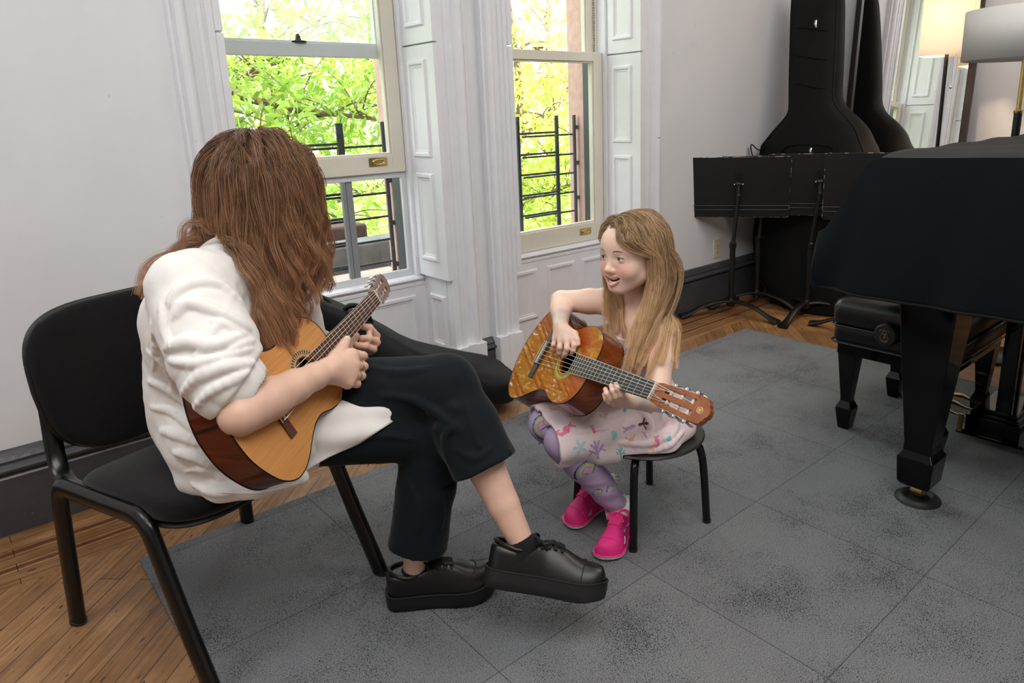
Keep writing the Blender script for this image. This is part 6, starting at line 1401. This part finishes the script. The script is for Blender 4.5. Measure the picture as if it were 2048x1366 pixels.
for k_, hh in ((grk, grh), (glk, glh)):
    ax = nrm(k_ - hh); v.op(lambda x, y, z, ax=ax, k_=k_: np.maximum(-((x - k_[0]) * ax[0] + (y - k_[1]) * ax[1] + (z - k_[2]) * ax[2] - .030), np.sqrt((x - k_[0]) ** 2 + (y - k_[1]) ** 2 + (z - k_[2]) ** 2) - .11).astype(np.float32), k_ - .11, k_ + .11, .002, 's')
    v.cone(k_ - ax * .05, k_ + ax * .07, .0535, .0565, .002, 's')
folds(v, [([(1187, 826), (1225, 832), (1262, 812)], .007, .009), ([(1240, 886), (1300, 888), (1350, 866)], .008, .010), ([(1255, 800), (1290, 830), (1300, 860), (1285, 880)], .008, .010), ([(1340, 815), (1352, 850), (1335, 885)], .008, .011), ([(1120, 850), (1160, 862), (1215, 855)], .005, .009), ([(1300, 905), (1340, 890), (1368, 862)], .006, .009), ([(1320, 810), (1325, 840), (1310, 862)], .007, .009)], .008)
sl_, x, y, z = v.sub((1.05, 1.0, .22), (1.66, 1.52, .66), 0); near = np.abs(v.F[sl_]) < .025
sk = 1 - ss(.38, .44, z); ph = 6.28 * (3.0 * np.arctan2(y - 1.29, x - 1.60) + 2.2 * z + .3 * wob((x, y, z), 4, 31))
v.F[sl_] -= np.where(near, sk * (.0065 * ss(-.35, .3, wob((x, y, z), 3.5, 35)) * (np.abs(np.sin(ph)) - .5) + .002 * wob((x, y, z), 9, 36)) + (1 - sk) * .0020 * np.sin(150 * y + 9 * z) * ss(.50, .58, z), 0).astype(np.float32)
dv, dq = v.mesh(); db = bvh(dv, dq); DC = np.tile(lin(236, 218, 220), (len(dv), 1))
PK, TL, LV, OR, BL, YE, BR_ = lin(236, 128, 160), lin(110, 190, 190), lin(190, 160, 206), lin(238, 172, 148), lin(50, 84, 160), lin(232, 220, 150), lin(98, 62, 52)
SW = [(1132, 862, 'seahorse', .026, PK, .2), (1186, 858, 'fish', .014, PK, .5), (1193, 900, 'coral', .028, LV, .2), (1229, 872, 'blob', .018, lin(160, 212, 220), 1.4), (1241, 905, 'coral', .015, TL, .1), (1160, 895, 'star', .026, lin(166, 210, 214), .3), (1110, 818, 'crab', .018, OR, .3), (1140, 832, 'crab', .013, OR, .2), (1208, 828, 'shell', .018, YE, .3), (1212, 830, 'shell', .010, LV, .2), (1264, 855, 'swimmer_tail', .020, LV, .1), (1275, 852, 'swimmer_body', .022, BR_, .1), (1301, 822, 'blob', .010, BL, 1.3),
      (1262, 880, 'crab', .015, OR, .1), (1316, 882, 'seahorse', .017, PK, .9), (1338, 878, 'blob', .012, TL, .7), (1270, 897, 'shell', .014, lin(228, 196, 226), .2), (1305, 895, 'coral', .010, OR, .4), (1080, 826, 'shell', .014, TL, .6), (1282, 815, 'star', .010, PK, .3), (1250, 820, 'blob', .010, TL, .3), (1218, 640, 'coral', .013, TL, .2), (1228, 668, 'star', .008, OR, .3), (1246, 690, 'star', .009, PK, .2), (1240, 672, 'blob', .007, lin(246, 190, 200), .3), (1290, 700, 'star', .010, PK, .3), (1345, 735, 'coral', .018, LV, .2), (1352, 762, 'blob', .012, PK, .2), (1345, 700, 'blob', .010, lin(206, 190, 220), .2), (1150, 915, 'blob', .010, lin(180, 220, 224), .2), (1225, 800, 'coral', .012, lin(186, 216, 220), .5), (1190, 820, 'star', .009, OR, .2), (1330, 850, 'shell', .014, lin(246, 200, 214), .3), (1290, 870, 'fish', .010, LV, 1.0)]
for px, py, kd_, sz, col, ang in SW:
    A, n_ = shot(db, px, py)
    if A is None: continue
    up0 = nrm(UPI - n_ * (UPI @ n_) + 1e-6); up = nrm(up0 * math.cos(ang) + np.cross(n_, up0) * math.sin(ang)); DC[motif(dv, A, n_, up, kd_, sz, col)] = col
dress = sdf_obj('dress', [(dv, dq)], DRESS, girl, lambda P: DC)
STRAP = M('pale_pink_strap', srgb(238, 220, 220), rough=.9)
def over(pts, off=.002):
    out = []
    gb_ = over.b
    for p in pts:
        q = gb_.find_nearest(Vector(p)); n_ = np.array(q[1]); out.append(np.array(q[0]) + off * n_)
    return out
bvv, bvq = B.mesh(); over.b = bvh(bvv, bvq)
for sg in (-1, 1):
    pts = spline([gC + V(-.078, sg * .058, .045), gC + V(-.066, sg * .068, .078), gC + V(-.034, sg * .078, .108), gC + V(.002, sg * .082, .118), gC + V(.040, sg * .080, .100), gC + V(.066, sg * .076, .060), gC + V(.078, sg * .070, .02)], 6)
    MB().tube(over(pts, .003), .0036, 8, flat=(1.5, .8)).build('strap', STRAP, dress)
rim = [p for p in spline([gC + V(-.085, y, .046 + .030 * (abs(y) / .06) ** 2) for y in np.linspace(-.060, .060, 9)], 3)]
MB().tube([np.array(db.find_nearest(Vector(p))[0]) + V(-.001, 0, 0) for p in rim], .0030, 6).build('neckline', STRAP, dress)
# -- socks with a frill, and pink shoes
SOCKG = M('white_cotton', srgb(236, 234, 230), rough=.9, bump=.4, bscale=500)
PINK = M('pink_mesh', srgb(238, 44, 134), rough=.6, var=.06, bump=.5, bscale=900); PINK2 = M('pink_overlay', srgb(244, 66, 146), rough=.45, var=.05); SOLEG = M('white_rubber', srgb(228, 226, 232), rough=.5); LACEG = M('pink_lace', srgb(246, 52, 136), rough=.8); PURP = M('purple_webbing', srgb(64, 44, 130), rough=.7); SILV = M('silver_stripe', srgb(196, 204, 214), rough=.3, metal=.4); NAVY = M('navy_stripe', srgb(52, 66, 120), rough=.6)
look_p = dict(sole=.011, m_sole=SOLEG, m_upper=PINK, m_line=PINK2, m_tongue=PINK2, m_lace=LACEG, rows=6, lace_r=.0027, collar=.054, toe_rise=.006, toe_seam=.80, height=[.048, .058, .062, .062, .060, .064, .068, .062, .050, .042, .035, .026, .010])
for an, kn, heel, toe, sg in ((gla, glk, V(1.372, 1.272, .007), V(1.205, 1.196, .007), -1), (gra, grk, V(1.425, 1.405, .007), V(1.255, 1.378, .007), 1)):
    fw = nrm(toe - heel); ax = nrm(an - kn); foot = heel + fw * .055
    v = Vox(an - .10, an + .10, .003); v.chain([an - ax * .020, an + ax * .006, heel + fw * .050 + V(0, 0, .028), heel + fw * .10 + V(0, 0, .022)], [.0330, .0325, .026, .022], 0, .012); sk_ = sdf_obj('sock', [v.mesh()], SOCKG, girl)
    fr_ = frame(an - ax * .010, V(1, 0, 0), -ax); a = np.linspace(0, 2 * math.pi, 97); G_ = [[fr_[0] + (r + .004 * math.sin(15 * t) * q) * (math.cos(t) * fr_[1] + math.sin(t) * fr_[2]) + (dz + .003 * math.cos(15 * t) * q) * fr_[3] for t in a] for r, dz, q in ((.033, .006, 0), (.037, .002, .5), (.041, -.004, 1), (.044, -.010, 1))]
    MB().grid(G_).build('frill', SOCKG, sk_, smooth=80, solid=.0015)
    g_, P_s, top_s = shoe(girl, 'shoe', heel, fw, V(0, 0, 1), .196, .0385, look_p, sg)
    rt_ = np.cross(fw, V(0, 0, 1)); MB().tube(spline([P_s(.01, 0, .050), P_s(-.03, 0, .072), P_s(-.045, 0, .088), P_s(-.055, 0, .080), P_s(-.03, 0, .055)], 5), .007, 8, flat=(1, .3, rt_)).build('pull_tab', PURP, g_)
    for sd_ in (-1, 1):
        yy = lambda t, z_: .0385 * (.80 if t < .5 else .90) * sd_
        for (t0, z0, t1, z1, mt, w_) in ((.30, .044, .42, .046, SILV, .0022), (.30, .039, .42, .041, NAVY, .0022), (.46, .047, .52, .049, SILV, .0020), (.55, .036, .66, .022, SILV, .0015), (.55, .036, .60, .018, SILV, .0015)):
            pts = []
            for q in np.linspace(0, 1, 6):
                t = t0 + (t1 - t0) * q; z_ = z0 + (z1 - z0) * q; p = P_s(t, .06 * sd_, z_ + .008); pts.append(p)
            sv = g_.children[1] if len(g_.children) > 1 else None; me = [c_ for c_ in g_.children if c_.name.startswith('upper')][0].data
            if 'bv' not in dir() or bv_owner is not me: bv = BVHTree.FromPolygons([x_.co[:] for x_ in me.vertices], [list(p_.vertices) for p_ in me.polygons]); bv_owner = me
            L_ = [np.array(bv.find_nearest(Vector(p))[0]) + rt_ * sd_ * .0006 for p in pts]; MB().tube(L_, w_, 6, flat=(1, .4)).build('stripe', mt, g_)

# -- long fair hair
rng = np.random.default_rng(23)
HCg, HRg = q_(-.012, 0, .026), V(.0905, .0705, .0775)
G0, gd = scalp(640, lambda d: d[2] > -.5 and ((d[2] > .60 and d[0] < .72) or (d[0] < .34 and d[2] > .15) or d[0] < .02) and not (d[1] < -.35 and rng.random() < .86), GR, HCg, HRg)
sidep = np.where(gd[:, 1] > -.30, 1.0, -1.0)                       # parting high on her right
dirs = sidep[:, None] * ghl * .75 - ghf * (.30 + .45 * ss(.2, .6, gd[:, :1])) - ghu * .1; nS = gd @ GR.T; dirs = dirs - nS * (dirs * nS).sum(1)[:, None]; dirs /= np.linalg.norm(dirs, axis=1)[:, None]
def gbody(P):
    d = dell(P, q_(-.014, 0, .030), V(.092, .0725, .0745), GR); d = np.minimum(d, dell(P, q_(.018, 0, -.022), V(.060, .064, .068), GR)); d = np.minimum(d, dcone(P, gC, gN, .080, .040)); d = np.minimum(d, dell(P, gC, V(.078, .098, .085), np.eye(3)))
    d = np.minimum(d, dcone(P, GLS, gN + V(0, 0, -.03), .039, .047)); d = np.minimum(d, dcone(P, GRS, gN + V(0, 0, -.03), .039, .047)); d = np.minimum(d, dcone(P, GLS, GLE, .040, .034)); return d
ln = rng.uniform(.24, .41, len(G0)); ln[(gd[:, 1] > .2)] *= 1.05
face_away = lambda P, s: np.where((((P - gO) @ ghf > .015) & ((P - gO) @ ghu > -.075) & ((P - gO) @ ghu < .055))[:, None], -ghf * .55 + ghl * np.sign((P - gO) @ ghl)[:, None] * .30, 0) + np.where((((P - gO) @ ghl > .0) & ((P - gO) @ ghu < -.045))[:, None], ghf * .17 - ghl * .03, 0) + np.where((((P - gO) @ ghl < .0) & ((P - gO) @ ghu < -.045))[:, None], ghl * .05 + ghf * .03, 0)
Gd = groom(G0, dirs, grad_of(gbody), ln, .012, .68, V(.04, -.01, -1.0), .022, rng, (.003, .016), face_away)
hs = thicken(Gd, 40, .0085, rng, .0042, .17, Gd.shape and .012, .40)
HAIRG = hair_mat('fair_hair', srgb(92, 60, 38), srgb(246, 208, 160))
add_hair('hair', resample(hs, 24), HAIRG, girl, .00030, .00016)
# ================================================================== outside the windows
def leaf_mat(name, c0, c1):
    m = bpy.data.materials.new(name); m.use_nodes = True; nt = m.node_tree; nt.nodes.clear(); L = nt.links.new
    o = N(nt, 'ShaderNodeOutputMaterial'); d = N(nt, 'ShaderNodeBsdfDiffuse'); t = N(nt, 'ShaderNodeBsdfTranslucent'); g = N(nt, 'ShaderNodeBsdfGlossy', i_Roughness=.45)
    ge = N(nt, 'ShaderNodeNewGeometry'); rp = N(nt, 'ShaderNodeValToRGB'); e = rp.color_ramp.elements; e[0].color = c0; e[1].color = c1; k = e.new(.93); k.color = c1; e[2].position = 1.0; e[2].color = srgb(222, 190, 70) ; L(ge.outputs['Random Per Island'], rp.inputs[0])
    L(rp.outputs[0], d.inputs[0]); L(rp.outputs[0], t.inputs[0])
    a = N(nt, 'ShaderNodeMixShader'); a.inputs[0].default_value = .5; L(d.outputs[0], a.inputs[1]); L(t.outputs[0], a.inputs[2]); b = N(nt, 'ShaderNodeMixShader'); b.inputs[0].default_value = .06; L(a.outputs[0], b.inputs[1]); L(g.outputs[0], b.inputs[2]); L(b.outputs[0], o.inputs[0]); return m
BARK = M('grey_brown_bark', srgb(112, 96, 84), rough=.9, var=.3, scale=30, bump=.6, bscale=90)
GRASSM = M('lawn', srgb(120, 150, 60), rough=.95, var=.3, scale=6)
o = MB().box((-14, 3.1, -1.35), (26, 30, -1.30)).build('lawn', GRASSM, smooth=0); o['kind'] = 'structure'
def tree(label, base, limbs, n_twigs, spread, leafm, seed, size=.095, droop=.35, group='trees outside the windows'):
    rng = np.random.default_rng(seed); t = thing('tree', label, 'tree', base, group); b = MB(); tips = []
    for pts, r0 in limbs:
        P = spline([V(*p) for p in pts], 7); b.tube(P, list(np.linspace(r0, r0 * .30, len(P))), 9)
        for k in range(4, len(P)):
            for _ in range(2):
                d = nrm(rng.normal(size=3) * V(1, .8, .7) + V(0, 0, .25)); l_ = rng.uniform(.25, .7); Q = spline([P[k], P[k] + d * l_ * .5 + V(0, 0, .04), P[k] + d * l_ + V(0, 0, -.03)], 5); b.tube(Q, list(np.linspace(r0 * .20 + .003, .003, len(Q))), 5); tips += list(Q[3:])
    b.build('trunk', BARK, t)
    tips = np.array(tips); vs, fs = [], []; n = 0
    for _ in range(n_twigs):
        p = tips[rng.integers(len(tips))] + rng.normal(size=3) * spread; d = nrm(rng.normal(size=3) * V(1, 1, .5) - V(0, 0, droop)); sd_ = nrm(np.cross(d, rng.normal(size=3))); L_ = rng.uniform(.16, .30); m_ = rng.integers(5, 9)
        for i in range(m_):
            q = p + d * L_ * i / m_ + V(0, 0, -.10) * (i / m_) ** 2; sg = 1 if i % 2 else -1; ld = nrm(d * .6 + sd_ * sg * .9 + rng.normal(size=3) * .25 - V(0, 0, .2)); w = nrm(np.cross(ld, d + rng.normal(size=3) * .5)); l_ = size * rng.uniform(.65, 1.25); up = np.cross(ld, w)
            vs += [q, q + ld * l_ * .35 + w * l_ * .17, q + ld * l_ * .72 + w * l_ * .12 + up * l_ * .03, q + ld * l_ + up * l_ * -.08, q + ld * l_ * .72 - w * l_ * .12 + up * l_ * .03, q + ld * l_ * .35 - w * l_ * .17]; fs.append([n, n + 1, n + 2, n + 3, n + 4, n + 5]); n += 6
    MB().add(np.array(vs), fs).build('foliage', leafm, t, smooth=0); return t
LEAF1 = leaf_mat('bright_leaf', srgb(142, 184, 74), srgb(196, 222, 104)); LEAF2 = leaf_mat('yellow_green_leaf', srgb(160, 186, 66), srgb(222, 228, 110)); LEAF3 = leaf_mat('far_leaf', srgb(160, 196, 104), srgb(214, 230, 150))
j = aty(462, 188, 5.6); e1 = aty(700, 232, 5.7); e2 = aty(590, 105, 5.8)
tree('leafy tree with a forked grey branch outside the raised window', (1.2, 6.0, -1.3), [([(1.2, 6.0, -1.3), (1.3, 5.9, .2), (1.5, 5.7, 1.2), tuple(j)], .075), ([tuple(j), tuple((j + e1) / 2 + V(0, 0, -.03)), tuple(e1), tuple(e1 + V(.8, .1, -.10))], .036), ([tuple(j), tuple((j + e2) / 2 + V(0, .05, .04)), tuple(e2), tuple(e2 + V(.5, .2, .5))], .030), ([(1.5, 5.7, 1.2), (1.3, 6.1, 2.2), (1.7, 6.3, 3.3)], .05),
      ([tuple(e1), tuple(e1 + V(.35, .1, .35)), tuple(e1 + V(.7, .2, .8))], .018), ([(1.3, 5.9, .2), (2.0, 6.2, .35), (2.9, 6.3, .25)], .03)], 1050, .25, LEAF1, 3)
tree('yellow green tree filling the view outside the closed window', (5.2, 6.6, -1.3), [([(5.2, 6.6, -1.3), (5.1, 6.5, .2), (5.2, 6.4, 1.4), (5.0, 6.4, 2.9)], .08), ([(5.1, 6.5, .3), (4.5, 6.4, .9), (4.1, 6.3, 1.7)], .035), ([(5.15, 6.45, .9), (5.7, 6.3, 1.3), (6.3, 6.4, 2.0)], .035), ([(5.1, 6.5, .1), (5.7, 6.2, .35), (6.2, 6.2, .3)], .03), ([(5.1, 6.5, .1), (4.5, 6.2, .2), (4.0, 6.3, .35)], .03)], 1250, .30, LEAF2, 4)
tree('pale leafy tree growing beyond between the two nearer trees', (3.4, 8.8, -1.3), [([(3.4, 8.8, -1.3), (3.4, 8.8, .6), (3.3, 8.8, 2.0), (3.5, 8.9, 3.6)], .10), ([(3.4, 8.8, .4), (2.4, 8.7, 1.2), (1.8, 8.7, 2.2)], .045), ([(3.4, 8.8, .5), (4.4, 8.7, 1.2), (5.2, 8.8, 2.2)], .045), ([(3.4, 8.8, .0), (2.6, 8.6, .3), (1.9, 8.6, .3)], .04), ([(3.4, 8.8, .0), (4.4, 8.6, .3), (5.2, 8.6, .4)], .04)], 1150, .45, LEAF3, 5, .12)
tree('pale leafy tree far off on the side of the closed window', (8.2, 9.2, -1.3), [([(8.2, 9.2, -1.3), (8.2, 9.2, .6), (8.1, 9.2, 2.0), (8.3, 9.3, 3.6)], .10), ([(8.2, 9.2, .4), (7.2, 9.1, 1.2), (6.6, 9.1, 2.2)], .045), ([(8.2, 9.2, .5), (9.2, 9.1, 1.2), (9.9, 9.2, 2.2)], .045), ([(8.2, 9.2, .0), (7.2, 9.0, .3), (6.4, 9.0, .3)], .04)], 1000, .45, LEAF3, 6, .12)
tree('yellow leaved tree standing outside to the left of the raised window', (.1, 6.3, -1.3), [([(.1, 6.3, -1.3), (.2, 6.2, .4), (.1, 6.2, 1.6), (.3, 6.2, 3.2)], .07), ([(.2, 6.2, .3), (.9, 6.1, .9), (1.1, 6.0, 1.7)], .03), ([(.2, 6.2, .4), (-.6, 6.1, 1.0), (-.9, 6.0, 1.9)], .03), ([(.15, 6.2, 1.2), (.7, 6.2, 2.0), (.9, 6.2, 2.9)], .03)], 2600, .30, LEAF2, 9)
# stone stoop seen through the screen under the raised sash
GREYST = M('grey_stone', srgb(120, 120, 122), rough=.85, var=.3, scale=9, bump=.5, bscale=60); BROWNST = M('dark_brownstone', srgb(92, 74, 68), rough=.9, var=.2, scale=14, bump=.4)
st0 = aty(735, 446, 4.15); b = MB(); b.box((-.4, 4.15, .1), (st0[0], 4.55, st0[2])); ob = b.build('stone_block', BROWNST, smooth=0, bevel=.02); tag(ob, 'dark brown stone block on the stoop outside the raised window', 'stone block')
w0 = aty(640, 497, 3.95)[2]; b = MB(); b.box((-.4, 3.95, -.2), (2.45, 4.15, max(.12, w0))); ob = b.build('stone_parapet', GREYST, smooth=0, bevel=.03); tag(ob, 'weathered grey stone parapet below the brown block outside', 'parapet')
b = MB(); b.box((-.4, 3.2, -.2), (2.6, 3.95, .30)); ob = b.build('stone_slab', GREYST, smooth=0, bevel=.02); tag(ob, 'flat grey stone slab just outside the raised window sill', 'stone slab')
